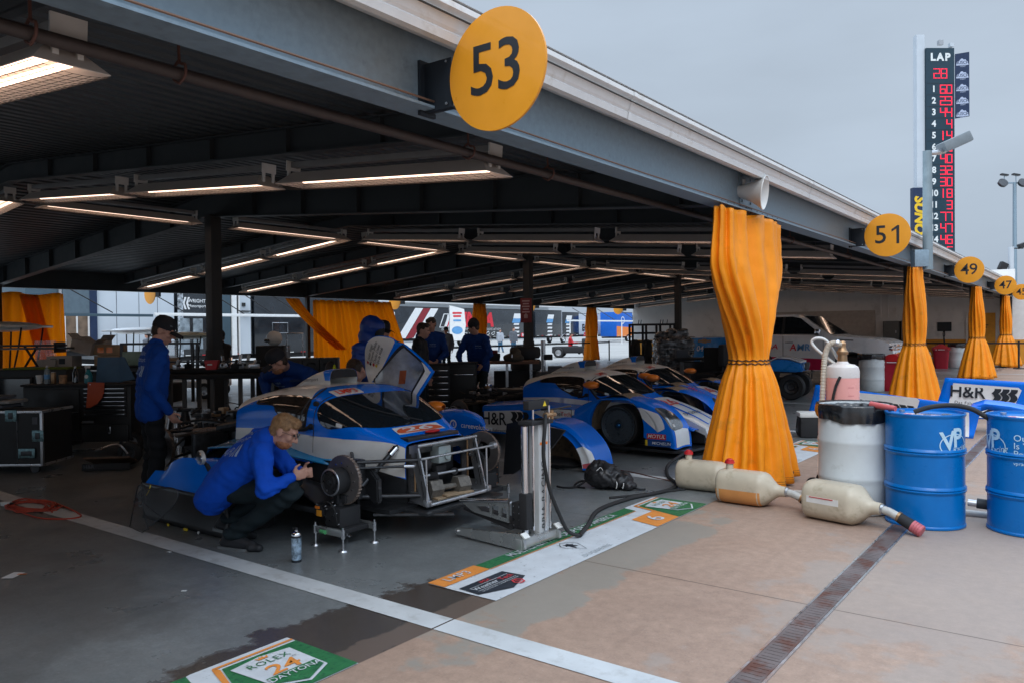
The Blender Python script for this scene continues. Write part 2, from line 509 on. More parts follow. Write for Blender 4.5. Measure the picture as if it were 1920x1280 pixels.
# corrugated deck: ribs run along the row
for xa, xb in ((-2.6, XC_), (XC_, XR_ - .25)):
    mb = MB(); n = int(abs(xb - xa) / .20); pts = []
    for i in range(n):
        x = lerp(xa, xb, i / n); d = (xb - xa) / n
        for fx, dz in ((0, 0), (.5, 0), (.6, .05), (.9, .05)): pts.append((x + fx * d, dz))
    pts.append((xb, 0))
    rows = [[mb.bm.verts.new((x, y, under(x) + .415 + dz)) for x, dz in pts] for y in (Y0, Y1)]
    for i in range(len(pts) - 1): mb.bm.faces.new((rows[0][i], rows[0][i + 1], rows[1][i + 1], rows[1][i]))
    mb.obj('roof_deck', m_deck, canopy, smooth=False)
    mb = MB(); mb.poly([(xa, Y0, under(xa) + .50), (xb, Y0, under(xb) + .50), (xb, Y1, under(xb) + .50), (xa, Y1, under(xa) + .50)])
    mb.obj('roof_top', m_gut, canopy, smooth=False)
# gutter: box profile with two pressed lines
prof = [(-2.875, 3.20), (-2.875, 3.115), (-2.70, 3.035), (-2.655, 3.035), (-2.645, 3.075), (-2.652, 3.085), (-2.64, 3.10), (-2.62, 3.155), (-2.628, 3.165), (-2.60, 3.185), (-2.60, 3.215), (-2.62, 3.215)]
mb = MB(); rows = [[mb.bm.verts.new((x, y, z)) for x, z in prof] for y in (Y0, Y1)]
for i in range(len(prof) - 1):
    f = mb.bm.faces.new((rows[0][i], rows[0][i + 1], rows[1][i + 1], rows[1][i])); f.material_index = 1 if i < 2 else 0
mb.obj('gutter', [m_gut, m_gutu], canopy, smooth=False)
for y in (1.0, 4.9, 9.2, 13.6, 18.0, 23, 28):       # joints of the gutter lengths
    mb = MB(); pr = [(x + (.004 if i > 2 else 0), z - (.004 if 0 < i < 4 else 0)) for i, (x, z) in enumerate(prof)]
    rows = [[mb.bm.verts.new((x, yy, z)) for x, z in pr] for yy in (y, y + .05)]
    for i in range(1, len(pr) - 1): mb.bm.faces.new((rows[0][i], rows[0][i + 1], rows[1][i + 1], rows[1][i]))
    mb.obj('gutter_joint', m_gut, canopy, smooth=False)
# rods and pipe
mb = MB(); mb.tube([(XF_ + .125, y, 2.775 - .008 * sin((y - 3) * .7) ** 2) for y in [Y0 + 1.5 * i for i in range(35)]], .006, 6); mb.obj('curtain_wire', mat('copper brown wire', (.22, .13, .09), .4, .6), canopy)
mb = MB(); mb.cyl((-3.40, Y0, 2.755), (-3.40, 38.9, 2.755), .030, n=12); mb.obj('sprinkler_pipe', m_pipe, canopy)
for y in [-1.2, 1.35, 1.98, 4.05, 5.0, 8.2, 10.9, 14, 17, 20, 23]:
    mb = MB(); mb.tube([(-3.40, y, 2.712), (-3.352, y, 2.74), (-3.352, y, 2.79), (-3.40, y, 2.82), (-3.40, y, 3.0)], .007, 6, 4)
    mb.tube([(-3.40, y, 2.712), (-3.448, y, 2.74), (-3.448, y, 2.79), (-3.40, y, 2.82)], .007, 6, 4); mb.obj('pipe_hanger', m_hang, canopy)
# posts
for y_post in POSTY:
    for x, wd in ((XF_ - .06, .075), (XC_, .19), (XR_, .12)):
        z1 = under(x) + .02
        y = y_post
        if x > -3.1: y = min((7.86, 16.75, 26.38, 35.12), key=lambda q: abs(q - y)) if y > 5 else y
        mb = MB(); mb.box((x, y, z1 / 2 + .01), (wd, wd, z1), .008); mb.box((x, y, .018), (wd + .14, wd + .14, .024)); mb.box((x, y, z1 - .02), (wd + .1, wd + .1, .02))
        if x == XC_: mb.box((x, y, 1.05), (wd + .02, wd + .02, .5), .004)
        mb.obj('post', m_post, canopy)

# ------------------------------------------------------------------ end wall of the row
m_wall = mat('cream painted block wall', (.66, .645, .63), .85, vary=.05, vscale=2, dirt=((.42, .40, .38), .55, .8, 1.5))
m_dado = mat('orange painted wall band', (.62, .27, .03), .7, vary=.08)
m_dadob = mat('blue painted stripe', (.04, .13, .40), .6)
bld = thing('garage_building', 'cream block building with orange band closing the far end of the canopy', 'building', (0, 39.05, 0))
def wall_piece(name, x0, x1, z0, z1, m, y0=0., d=.2):
    return MB().box(((x0 + x1) / 2, y0 + d / 2, (z0 + z1) / 2), (abs(x1 - x0), d, z1 - z0)).obj(name, m, bld, smooth=False)
wall_piece('wall', -20.9, -2.85, 1.0, 3.95, m_wall)
wall_piece('dado', -20.9, -2.85, 0, 1.0, m_dado, -.01, .21)
wall_piece('wall', -2.85, -2.4, 1.0, 3.2, m_wpaint, -1.2, 1.4)
wall_piece('dado', -2.85, -2.4, 0, 1.0, m_dado, -1.21, 1.41)
d = wall_piece('door', -4.55, -3.55, .02, 2.12, mat('orange steel door', (.66, .30, .03), .5), -.06, .05)
for s_ in (-4.6, -3.5): MB().box((s_, -.04, 1.08), (.08, .07, 2.2)).obj('door_frame', m_wall, bld, smooth=False)
label_on(d, 'notice', m_let_k, [shift(fill(rrect(.5 - .1 * i, .035, .005)), 0, -.1 * i) for i in range(4)], frame((-4.05, -.062, 1.6), (1, 0, 0), (0, 0, 1)))
MB().box((-4.45, -.09, 1.0), (.04, .08, .12), .01).obj('handle', m_alu, d)
g_ = wall_piece('recess_panel', -14.0, -8.3, 0.9, 2.35, mat('tan shutter panel', (.40, .36, .32), .8), -.03, .03)
for x in (-8.05, -7.75, -7.4): MB().cyl((x, -.05, 2.0), (x, -.05, 3.3), .022, n=8).obj('conduit', m_wall, bld)
sg = wall_piece('notice_board', -5.75, -5.2, 1.35, 1.75, m_let_k, -.04, .03)
# ------------------------------------------------------------------ hanging tube lamps
m_tube = mat('warm fluorescent tube', (1., .73, .56), .5, emit=1.8, vary=0)
m_refl = mat('cream lamp reflector', (.62, .55, .50), .4, vary=.05)
m_bars = mat('dark wire guard', (.05, .04, .035), .5, .4)
m_chan = mat('grey lamp channel', (.22, .22, .22), .5)
def make_lamp():
    t = thing('strip_lamp', 'x', 'ceiling lamp')
    L = 2.40
    MB().box((0, 0, .20), (L - .12, .07, .05), .004).obj('channel', m_chan, t)
    mb = MB()           # open-bottom tent reflector with sloping ends
    a, b_, zt = .055, .155, .125
    tp = [(-L / 2 + .12, -a, zt), (L / 2 - .12, -a, zt), (L / 2 - .12, a, zt), (-L / 2 + .12, a, zt)]
    bt = [(-L / 2, -b_, .02), (L / 2, -b_, .02), (L / 2, b_, .02), (-L / 2, b_, .02)]
    vs = [mb.bm.verts.new(p) for p in tp + bt]
    for q in ((0, 1, 2, 3), (0, 1, 5, 4), (1, 2, 6, 5), (2, 3, 7, 6), (3, 0, 4, 7)): mb.bm.faces.new([vs[i] for i in q])
    mb.obj('reflector', m_refl, t, smooth=False, solid=.004)
    for yy in (-.05, .05):
        MB().cyl((-L / 2 + .14, yy, .062), (L / 2 - .14, yy, .062), .0165, n=10).obj('tube', m_tube, t)
    mb = MB()
    for k in range(9):
        yy = -.15 + .0375 * k; mb.box((0, yy, .012 - .022 * (1 - (yy / .15) ** 2)), (L, .0022, .0022))
    for k in range(33):
        x = -L / 2 + L * k / 32
        mb.tube([(x, -.15 + .05 * q, .012 - .022 * (1 - (1 - q / 3) ** 2)) for q in range(7)], .0011, 4)
    mb.obj('wire_guard', m_bars, t, smooth=False)
    for sx in (-1, 1):
        mb = MB(); mb.box((sx * (L / 2 - .05), 0, .19), (.012, .15, .085)); mb.box((sx * (L / 2 - .055), -.05, .11), (.02, .025, .09)); mb.box((sx * (L / 2 - .055), .05, .11), (.02, .025, .09))
        mb.obj('end_bracket', m_white, t)
    return t
lamp0 = make_lamp(); nl = 0
XS = [(-4.62, 'n', 'front end'), (-7.27, 'n', 'second from the front'), (-9.98, 'n', 'just before the ridge'), (-13.0, 'f', 'just past the ridge'), (-15.62, 'f', 'second past the ridge'), (-18.35, 'f', 'rear end')]
ROWY = [(-1.5, ''), (1.52, 'nearest'), (4.42, 'second nearest'), (10.30, 'third'), (13.22, 'fourth'), (19.3, 'fifth'), (22.3, 'sixth'), (28.2, 'seventh'), (31.2, 'eighth'), (34.3, 'added ninth'), (37.2, 'added tenth')]  # the last two rows are added to brighten the dark end wall
def put_lamp(x, y, z, slope, rz, label):
    global nl
    o = lamp0 if nl == 0 else copy_tree(lamp0)
    nl += 1
    o.location = (x, y, z)
    o.rotation_euler = (0, slope, rz)
    tag(o, label, group='strip lamps hanging under the canopy roof')
for (y, nm) in ROWY[1:]:
    for (x, side, where) in XS:
        if y < 2 and side == 'f': continue
        put_lamp(x, y, under(x) - .145, math.atan(1 / 12) * (1 if side == 'n' else -1), 0, 'strip lamp in the %s cross row from the camera, %s' % (nm, where))
for i, y in enumerate((5.95, 9.0, 11.92, 14.9, 17.93, 20.8, 23.75, 26.8, 29.8)):
    put_lamp(-11.8, y, 3.335, 0, PI / 2, 'strip lamp running lengthwise under the roof ridge, %s from the camera' % ('nearest', 'second', 'third', 'fourth', 'fifth', 'sixth', 'seventh', 'eighth', 'farthest')[i])

# ------------------------------------------------------------------ round number signs
m_sign = mat('orange-yellow sign face', (.76, .31, .018), .35, vary=.04, coat=.3)
m_navy = mat('dark navy painted steel', (.012, .017, .024), .5)
def sign(num, y, x=-2.40, z=2.855, rz=0, r=.303):
    t = thing('number_sign', 'round orange sign numbered %s sticking out from the canopy beam' % num, 'sign', (x, y, z), rz, 'round stall number signs')
    one = [fill([(.055, -.128), (.055, .128), (.03, .128), (-.045, .075), (-.045, .04), (.018, .082), (.018, -.128)])] if num.endswith('1') else None
    d = MB().prism(disc(r, 56), .014, M.Rotation(PI / 2, 4, 'X')).obj('disc', m_sign, t)
    label_on(d, 'numeral', m_let_k, ([shift(tex('5', .36, .006), -.085, 0), shift(one[0], .10, -.0)] if one else tex(num, .36, .006, sp=.95)), frame((0, -.0142, .0), (1, 0, 0), (0, 0, 1)), .002)
    mb = MB(); mb.box((-.40, .02, 0), (.20, .05, .26), .004); mb.box((-.50, .02, 0), (.02, .12, .29)); mb.obj('bracket', m_navy, t)
    MB().box((-.27, .012, .0), (.09, .006, .24)).obj('plate', m_white, t)
    mb = MB(); [mb.cyl((-.33, -.01, zz), (-.33, -.016, zz), .008, n=8) for zz in (-.11, .11)]; mb.obj('bolt', m_alu, t)
    return t
for num, y in (('53', 3.09), ('51', 12.06), ('49', 20.75), ('47', 29.45), ('45', 35.9)): sign(num, y)
for i, y in enumerate((11.45, 21.0, 29.8, 38.2)):
    t = thing('number_sign', 'round orange sign half hidden by the rear eave, %s' % ('above the grey trailer', 'left of the racing series trailer', 'beside the dark post', 'above the blue and orange truck')[i], 'sign', (-21.35, y, 2.72), 0, 'round signs on the rear eave')
    MB().prism(disc(.30, 40), .014, M.Rotation(PI / 2, 4, 'X')).obj('disc', m_sign, t); MB().box((.36, .02, 0), (.26, .05, .22), .004).obj('bracket', m_navy, t)

# ------------------------------------------------------------------ horn loudspeakers
def horn(y, label, rz=0, x=-2.86, z=2.93):
    t = thing('horn_speaker', label, 'loudspeaker', (x, y, z), R(8), 'horn loudspeakers on the front beam', ry=R(8))
    pr = [(.035, -.13), (.06, -.13), (.062, -.04), (.075, 0), (.10, .08), (.135, .15), (.165, .19), (.172, .20), (.165, .205), (.12, .14), (.085, .07), (.03, .0)]
    MB().lathe(pr, 28, M.Rotation(PI / 2, 4, 'Y')).obj('horn', m_white, t)
    MB().cyl((-.22, 0, 0), (-.13, 0, 0), .058, n=20).obj('driver', m_gut, t)
    mb = MB(); mb.box((-.10, 0, -.09), (.12, .03, .03)); mb.box((-.06, .06, .05), (.08, .01, .16)); mb.obj('bracket', m_gut, t)
    MB().tube([(.06, .1, .02), (.1, .12, .1), (.13, .12, .24)], .045, 12, 5).obj('spout', m_gut, t)
    return t
horn(7.72, 'white horn loudspeaker on the beam above the largest orange curtain')
horn(16.75, 'white horn loudspeaker on the beam above the second orange curtain', z=2.9)

# ------------------------------------------------------------------ orange curtains
m_curt = mat('orange vinyl curtain', (.84, .275, .010), .42, vary=.07, vscale=5, bump=.10, bscale=60, spec=.3, dirt=((.40, .17, .02), .58, .80, 3.2))
def see_through(m, col, f):
    nt = m.node_tree; out = nt.nodes['Material Output']; b = nt.nodes['Principled BSDF']
    tr = nn(nt, 'ShaderNodeBsdfTranslucent'); tr.inputs[0].default_value = (*col, 1); mx = nn(nt, 'ShaderNodeMixShader'); mx.inputs[0].default_value = f
    nt.links.new(b.outputs[0], mx.inputs[1]); nt.links.new(tr.outputs[0], mx.inputs[2]); nt.links.new(mx.outputs[0], out.inputs[0])
m_curtr = mat('orange vinyl curtain with daylight behind', (.78, .255, .012), .42, vary=.07, vscale=5, bump=.04, bscale=25, spec=.3)
m_curtn = mat('orange vinyl curtain, gathered, daylight behind', (.80, .28, .012), .42, vary=.07, vscale=5, spec=.3)
see_through(m_curtn, (1., .74, .25), .6)
see_through(m_curtr, (.98, .52, .05), .62)
m_cin = mat('rust and dark chain', (.05, .035, .03), .5, .5)
def curtain(label, x, y, seed, zt=2.70, by=.46, zw=1.22, hem=.52, axis=0., folds=15, hemz=.06, wr=.20, group='orange curtains tied back along the open front', nz=56):
    rr = random.Random(seed)
    ph = [rr.uniform(0, 2 * PI) for _ in range(8)]
    def P(u, v):
        z = lerp(zt, hemz, v); a = 2 * PI * u
        s = (zt - z) / (zt - zw) if z > zw else 0
        tw = sstep(.18, 1., s) if z > zw else 1 - sstep(0, 1, (zw - z) / zw * .92)
        if z > zw:
            ey = lerp(by, wr, sstep(.25, 1., s) ** 1.3) + .05 * math.exp(-((s - .35) / .18) ** 2); ex = lerp(.075, wr * .92, sstep(0, .75, s))
        else:
            q = (zw - z) / (zw - hemz); q2 = q ** .8
            ey = lerp(wr, hem, q2); ex = lerp(wr * .92, hem * .8, q2)
        n = folds
        f = sin(n * a + ph[0] + .5 * sin(2 * a + ph[1]) + .35 * sin(3 * z + ph[2])) * .6 + sin((n * 2 - 7) * a + ph[3] + .6 * sin(z * 2.3)) * .22 + sin(5 * a + ph[4] + z * .8) * .17
        f = math.copysign(abs(f) ** .62, f)
        q = max(0, (zw - z) / zw)
        amp = (.034 + .018 * (1 - tw)) if z > zw else lerp(.022, .072, q)
        if abs(z - zw) < .18: amp *= lerp(.35, 1, (abs(z - zw) / .18) ** 1.2)
        ca, sa = cos(a), sin(a)
        X, Y = ca * (ex + amp * f), sa * (ey + amp * f)
        if z > zw: X += .015 * sin(6 * Y / max(.1, ey) + ph[5]) * (1 - tw)
        Z = z + (.02 * sin(3 * a + ph[6]) + .03 * sin(a + ph[7])) * (sstep(.5, 0, z)) + .010 * sin(9 * a) * sstep(zt - .2, zt, z)
        Y += .05 * (1 - s) if z > zw else 0
        wr_ = NZ.noise((X * 7, Y * 7, z * 11 + seed)); X += .006 * wr_; Y += .006 * NZ.noise((X * 9 + 9, Y * 9, z * 14 + seed))
        return V((X, Y, Z))
    t = thing('curtain', label, 'curtain', (x, y, 0), axis, group)
    MB().grid(P, folds * 14, nz, cu=True).obj('cloth', m_curt if x > -10 else m_curtn, t, ang=80, solid=.003, recalc=False)
    mb = MB(); N = 84
    for k in range(2):
        mb.tube([P(i / N, (zt - zw + (k - .5) * .03 + .006 * sin(i * 1.3 + k * 2)) / (zt - hemz)) * 1. + V((cos(2 * PI * i / N), sin(2 * PI * i / N), 0)) * .012 for i in range(N)], lambda q: .006, 5, closed=True)
    mb.obj('tie_chain', m_cin, t)
    mb = MB()
    for i in range(11):
        yy = -by * .92 + by * 1.84 * i / 10 + .04
        mb.tube([(0.01, yy, zt - .05), (.02, yy, zt + .03), (.03, yy + .01, zt + .06), (.0, yy, zt + .05)], .004, 5, 3)
    mb.obj('hook', m_cin, t)
    mb = MB()
    for v in (.985, .978):
        mb.tube([P(i / 210, v) + (P(i / 210, v) - V((0, 0, P(i / 210, v).z))).normalized() * .004 for i in range(210)], .002, 4, closed=True)
    mb.obj('hem_seam', mat('dark seam', (.20, .08, .015), .8), t)
    mb = MB()
    for i in range(0, 40): q = P(i / 40, .965); n_ = V((q.x, q.y, 0)).normalized() if i % 4 == 0 else None; n_ and mb.cyl(q, q + n_ * .006, .012, n=10)
    mb.obj('eyelet', m_cin, t)
    return t
curtain('tallest orange curtain tied with a chain, nearest the camera, beside the fuel churns', -2.86, 7.80, 3, zt=2.70, hem=.53, by=.86, folds=15)
curtain('orange curtain tied back behind the red and white bins, second from the camera', -2.86, 16.72, 5, by=.36, hem=.56, folds=13, nz=40)
curtain('orange curtain tied back in front of the orange door, third from the camera', -2.86, 26.35, 8, by=.40, hem=.58, folds=12, nz=36)
curtain('orange curtain tied back at the far end of the row by the white pier', -2.86, 35.1, 12, by=.42, hem=.62, folds=12, nz=32)
curtain('narrow orange curtain at the rear behind the man in a black knit hat', -20.5, 25.0, 16, by=.36, hem=.36, wr=.26, folds=9, nz=30, group='orange curtains along the rear opening')
curtain('narrow orange curtain at the rear between the red kart and the rack', -20.5, 33.9, 19, by=.40, hem=.44, wr=.30, folds=9, nz=30, group='orange curtains along the rear opening')
t = thing('curtain', 'flat orange curtain in two folds at the rear left corner behind the rear wing', 'curtain', (-20.5, 0, 0), 0, 'orange curtains along the rear opening')
MB().grid(lambda u, v: V((.05 * sin(u * 30 + .5 * sin(v * 4)) + .06 * sin(u * 11 + v), lerp(7.42, 8.82, u) + .10 * v * (u - .3), lerp(2.58, .2, v) + .03 * sin(u * 9))), 140, 14).obj('cloth', m_curtr, t, ang=80, solid=.003, recalc=False)
MB().grid(lambda u, v: V((.10 + .03 * sin(u * 14), lerp(7.75, 8.15, u) + .45 * v, lerp(2.55, .6, v))), 40, 12).obj('second_fold', m_curtr, t, ang=80, solid=.003, recalc=False)
t = thing('curtain', 'wide orange curtain drawn half across the rear opening behind the hooded man', 'curtain', (-20.55, 0, 0), 0, 'orange curtains along the rear opening')
def P(u, v):
    z = lerp(2.62, .15, v)
    y0 = 16.45; y1 = 20.0 + 1.15 * v
    y = lerp(y0, y1, u)
    return V((.05 * sin(u * 95 + .4 * sin(z * 2)) + .07 * sin(u * 23 + z * .7), y, z + .04 * abs(sin(u * 36)) * (1 - v)))
MB().grid(P, 300, 16).obj('cloth', m_curtr, t, ang=80, solid=.003, recalc=False)
def P2(u, v):
    z = lerp(2.66, 1.0, v); yc = 15.55 + 2.0 * v ** 1.2
    a = 2 * PI * u; r = .17 + .05 * sin(7 * a + 1)
    return V((.16 + r * .6 * cos(a), yc + r * (1.15 - .2 * v) * sin(a), z))
MB().grid(P2, 80, 20, cu=True).obj('gathered_edge', m_curtr, t, ang=80, recalc=False)

# ------------------------------------------------------------------ printed mats on the floor edge
m_mw = mat('scuffed white mat', (.52, .55, .58), .5, vary=.10, vscale=8, dirt=((.20, .21, .22), .60, .70, 26))
m_mo = mat('orange mat print', (.66, .24, .05), .5, vary=.08, dirt=((.4, .15, .05), .6, .7, 30))
m_mg = mat('green mat print', (.025, .15, .055), .5, vary=.2, vscale=20, dirt=((.012, .085, .04), .5, .62, 40))
m_mk = mat('dark navy mat print', (.022, .028, .038), .5, vary=.2)
m_mr = mat('red mat print', (.60, .05, .06), .5)
def mat_strip(y0, label, title, number='6', full=True):
    t = thing('floor_mat', label, 'floor mat', (-2.79, y0, .0085), PI / 2, 'printed mats along the stall fronts')
    F = M.Identity(4)
    def pl_(name, poly, m, z): return label_on(t, name, m, fill(poly), F, z)
    base = pl_('sheet', [(0, -.02), (2.45, -.02), (3.03, -.02), (3.03, .515), (2.50, .515), (2.45, .502), (.44, .502), (.44, .515), (0, .515)], m_mw, .0)
    o = pl_('orange_panel', [(0, .375), (.44, .375), (.44, .514), (0, .514)], m_mo, .004); label_on(o, 'lettering', m_mw, tex('LMP3', .095, .008, sp=1.1), M.Translation((.2, .445, 0)), .008)
    gp = pl_('green_panel', [(.443, .384), (2.44, .384), (2.47, .501), (.443, .501)], m_mg, .004); label_on(gp, 'lettering', m_mw, tex(title, .098, .012, sp=1.12, wide=.80), M.Translation((1.46, .443, 0)), .008)
    pl_('orange_stripe', [(.443, .368), (2.43, .368), (2.435, .377), (.443, .377)], m_mo, .004)
    k = pl_('dark_badge', [(.03, .285), (.45, .285), (.465, .11), (.25, .035), (.24, .03), (.015, .12)], m_mk, .004)
    label_on(k, 'lettering', m_mr, shift(tex('IMSA', .045, .002, .3), .22, .245), F, .008); label_on(k, 'lettering', m_mw, shift(tex('Weather', .062, .004, .1), .16, .185), F, .008)
    label_on(k, 'lettering', m_mr, shift(tex('Tech', .062, .004, .1), .36, .185), F, .008)
    label_on(k, 'rule', m_mw, [fill([(.05, .218), (.42, .218), (.42, .222), (.05, .222)]), fill([(.05, .148), (.42, .148), (.42, .152), (.05, .152)]), shift(tex('SPORTSCAR CHAMPIONSHIP', .022, .001, sp=1.3), .24, .128)], F, .008)
    label_on(k, 'emblem', m_mr, fill(disc(.045, 6, .345, .075), disc(.032, 6, .345, .075)[::-1]), F, .008)
    label_on(k, 'emblem', m_mr, shift(tex('S', .06, .006), .345, .075), F, .008)
    sh = [(1.09 + .12, .345)] + [(1.21 + .085 * cos(a), .255 + .07 * sin(a)) for a in (R(50), R(20), R(-10), R(-40))] + [(1.21, .11)] + [(1.21 - .085 * cos(a), .255 + .07 * sin(a)) for a in (R(-40), R(-10), R(20), R(50))]
    inn = [(1.21 + (x - 1.21) * .93, .235 + (y - .235) * .95) for x, y in sh]
    hs_ = [(1.175, .30), (1.20, .285), (1.225, .30), (1.235, .27), (1.255, .255), (1.235, .245), (1.24, .20), (1.225, .205), (1.215, .235), (1.20, .20), (1.185, .17), (1.18, .21), (1.19, .25), (1.165, .26), (1.185, .275)]
    label_on(t, 'crest', m_mk, [fill(sh, inn[::-1]), fill(hs_)], F, .004)
    label_on(t, 'lettering', mat('faded grey print', (.26, .29, .31), .6), [shift(tex('DUQUEINE', .062, -.004, sp=1.25), 1.22, .03)], F, .004)
    s = pl_('orange_block', [(2.14, .256), (2.515, .256), (2.43, -.018), (2.055, -.018)], m_mo, .004); label_on(s, 'numeral', m_mw, shift(tex(number, .22, .01, wide=1.2), 2.29, .115), F, .008)
    g = pl_('green_block', [(2.612, .44), (3.027, .44), (3.027, -.018), (2.455, -.018)], m_mg, .004)
    pl_('orange_stripe', [(2.575, .46), (3.027, .46), (3.027, .478), (2.585, .478)], m_mo, .004); pl_('orange_stripe', [(2.43, -.018), (2.447, -.018), (2.604, .44), (2.60, .455), (2.575, .46)], m_mo, .004)
    w = label_on(g, 'shield', m_mw, fill([(2.62, .385), (2.785, .41), (2.945, .385), (2.935, .085), (2.78, .005), (2.645, .085)]), F, .008)
    label_on(w, 'lettering', m_mg, shift(tex('ROLEX', .066, -.002, sp=1.15), 2.785, .325), F, .012)
    label_on(w, 'crown', m_mo, fill([(2.76, .365), (2.75, .395), (2.77, .378), (2.777, .402), (2.785, .38), (2.793, .402), (2.80, .378), (2.82, .395), (2.81, .365)]), F, .012)
    label_on(w, 'numeral', m_mo, shift(tex('24', .145, .012, .15, sp=.95, wide=1.25), 2.785, .22), F, .012)
    b = label_on(w, 'green_band', m_mg, fill([(2.655, .165), (2.925, .165), (2.92, .095), (2.78, .02), (2.66, .095)]), F, .012)
    label_on(b, 'lettering', m_mw, shift(tex('DAYTONA', .058, .005, .1), 2.785, .125), F, .016)
    return t
mat_strip(3.5, 'printed white floor mat under the lifting jack with MUEHLNER lettering', 'MUEHLNER MOTORSPORTS AMERICA')
mat_strip(-.57, 'printed floor mat at the bottom edge, only its green end showing', 'MUEHLNER MOTORSPORTS AMERICA')
mat_strip(7.98, 'printed floor mat behind the orange curtain, near the cooler box', 'MUEHLNER MOTORSPORTS AMERICA')

# ------------------------------------------------------------------ trench drain
t = thing('trench_drain', 'long rusty slotted drain channel set in the tan apron', 'drain', (-1.235, 0, .0045))
m_grate = mat('rusty steel grate', (.16, .13, .125), .55, .4, vary=.3, vscale=3, dirt=((.13, .055, .04), .48, .62, 4.5))
m_slot = mat('black slot', (.012, .010, .010), .9)
mb = MB(); Y_ = 1.6
while Y_ < 38:
    mb.mi = 0; mb.box((0, Y_ + .25, .004), (.112, .492, .006)); mb.mi = 1
    if Y_ < 27:
        for k in range(12): mb.box((0, Y_ + .035 + .039 * k, .0075), (.086, .014, .0026))
    Y_ += .5
mb.obj('grate', [m_grate, m_slot], t, smooth=False)
for sx in (-1, 1): MB().box((sx * .064, 19.5, .003), (.012, 37, .008)).obj('edge_rail', m_alu, t, smooth=False)
# ------------------------------------------------------------------ drums and barrels
m_drum = mat('blue painted steel drum', (.0, .135, .43), .33, 0., vary=.08, coat=.1, spec=.35, dirt=((.02, .17, .45), .62, .72, 12))
m_wdrum = mat('pale grey plastic barrel', (.58, .62, .63), .45, vary=.05, dirt=((.33, .33, .31), .60, .82, 5))
m_bag = mat('black bin liner', (.012, .013, .015), .22, vary=.3, spec=.8)
m_logo = mat('pale blue drum print', (.42, .60, .72), .5)
def drum_prof(r, h):
    p = [(0, .012), (r - .02, .012), (r - .012, 0), (r, .006), (r, .02), (r - .006, .028)]
    for c in (h * .335, h * .665):
        p += [(r - .006, c - .03), (r + .003, c - .018), (r + .006, c - .008), (r - .003, c), (r + .006, c + .008), (r + .003, c + .018), (r - .006, c + .03)]
    p += [(r - .006, h - .03), (r, h - .02), (r + .003, h - .006), (r, h), (r - .01, h), (r - .014, h - .018), (r - .03, h - .022), (0, h - .022)]
    return p
def on_cyl(r, a0, z0, off=.0015):
    return lambda x, y: V(((r + off) * cos(a0 + x / r), (r + off) * sin(a0 + x / r), z0 + y))
def drum(x, y, label, logo=None, words=None, group='blue fuel drums'):
    r, h = .287, .88
    t = thing('fuel_drum', label, 'drum', (x, y, .004), 0, group)
    d = MB().lathe(drum_prof(r, h), 72).obj('body', m_drum, t, ang=28)
    mb = MB(); mb.cyl((.17, -.1, h - .02), (.17, -.1, h - .002), .035, n=16); mb.cyl((-.18, .1, h - .02), (-.18, .1, h - .004), .022, n=12); mb.obj('bung', m_alu, t)
    lb = MB(); lb.poly([(-.16, -.13, h - .0195), (.1, -.17, h - .0195), (.12, -.02, h - .0195), (-.13, .02, h - .0195)]); lb.obj('hazard_label', mat('printed warning label', (.62, .50, .52), .5, vary=.5, vscale=30), t, smooth=False)
    for k in range(3): MB().poly([(-.14 + .07 * k, -.12 - .01 * k, h - .0185), (-.09 + .07 * k, -.125 - .01 * k, h - .0185), (-.085 + .07 * k, -.03, h - .0185), (-.135 + .07 * k, -.03, h - .0185)]).obj('hazard_label', [m_red, m_white, m_let_k][k], t, smooth=False)
    rr = r - .004
    if logo is not None:
        mb = MB(); f = on_cyl(rr, logo, .665)
        st = (.02, .05)
        for v in (cut(shift(tex('V', .20, .022, wide=.95), -.045, .012, .12), st), cut(shift(tex('P', .20, .022, wide=.95), .04, .035, .04), st), cut(shift(tex('Racing', .062, .001, .35), .065, -.04, .18), st), cut(shift(tex('FUELS', .022, .001), .055, -.082, .15), st),
                  cut(fill(disc(.125, 48, .01, -.015, .088), disc(.117, 48, .01, -.015, .08)[::-1]), st)): mb.mapped(v, f)
        mb.obj('emblem', m_logo, t, recalc=False)
    if words is not None:
        mb = MB(); f = on_cyl(rr, words, .665); st = (.02, .05)
        for i, (s_, q) in enumerate((('Our Passion', .066), ('Is Your', .066), ('Performance', .066), ('vpracingfuels.com', .036))):
            mb.mapped(cut(shift(tex(s_, q, .004, align='LEFT'), 0, .06 - .058 * i - (.012 if i == 3 else 0)), st), f)
        mb.mapped(cut(fill([(0, -.093), (.36, -.093), (.36, -.088), (0, -.088)]), st), f)
        mb.obj('lettering', m_logo, t, recalc=False)
    return t
drum(-1.11, 6.90, 'blue steel fuel drum standing beside the pale grey barrel', logo=R(-37))
drum(-.42, 7.06, 'blue steel fuel drum cut by the right edge of the photo, with slogan lettering', logo=R(-146), words=R(-108))
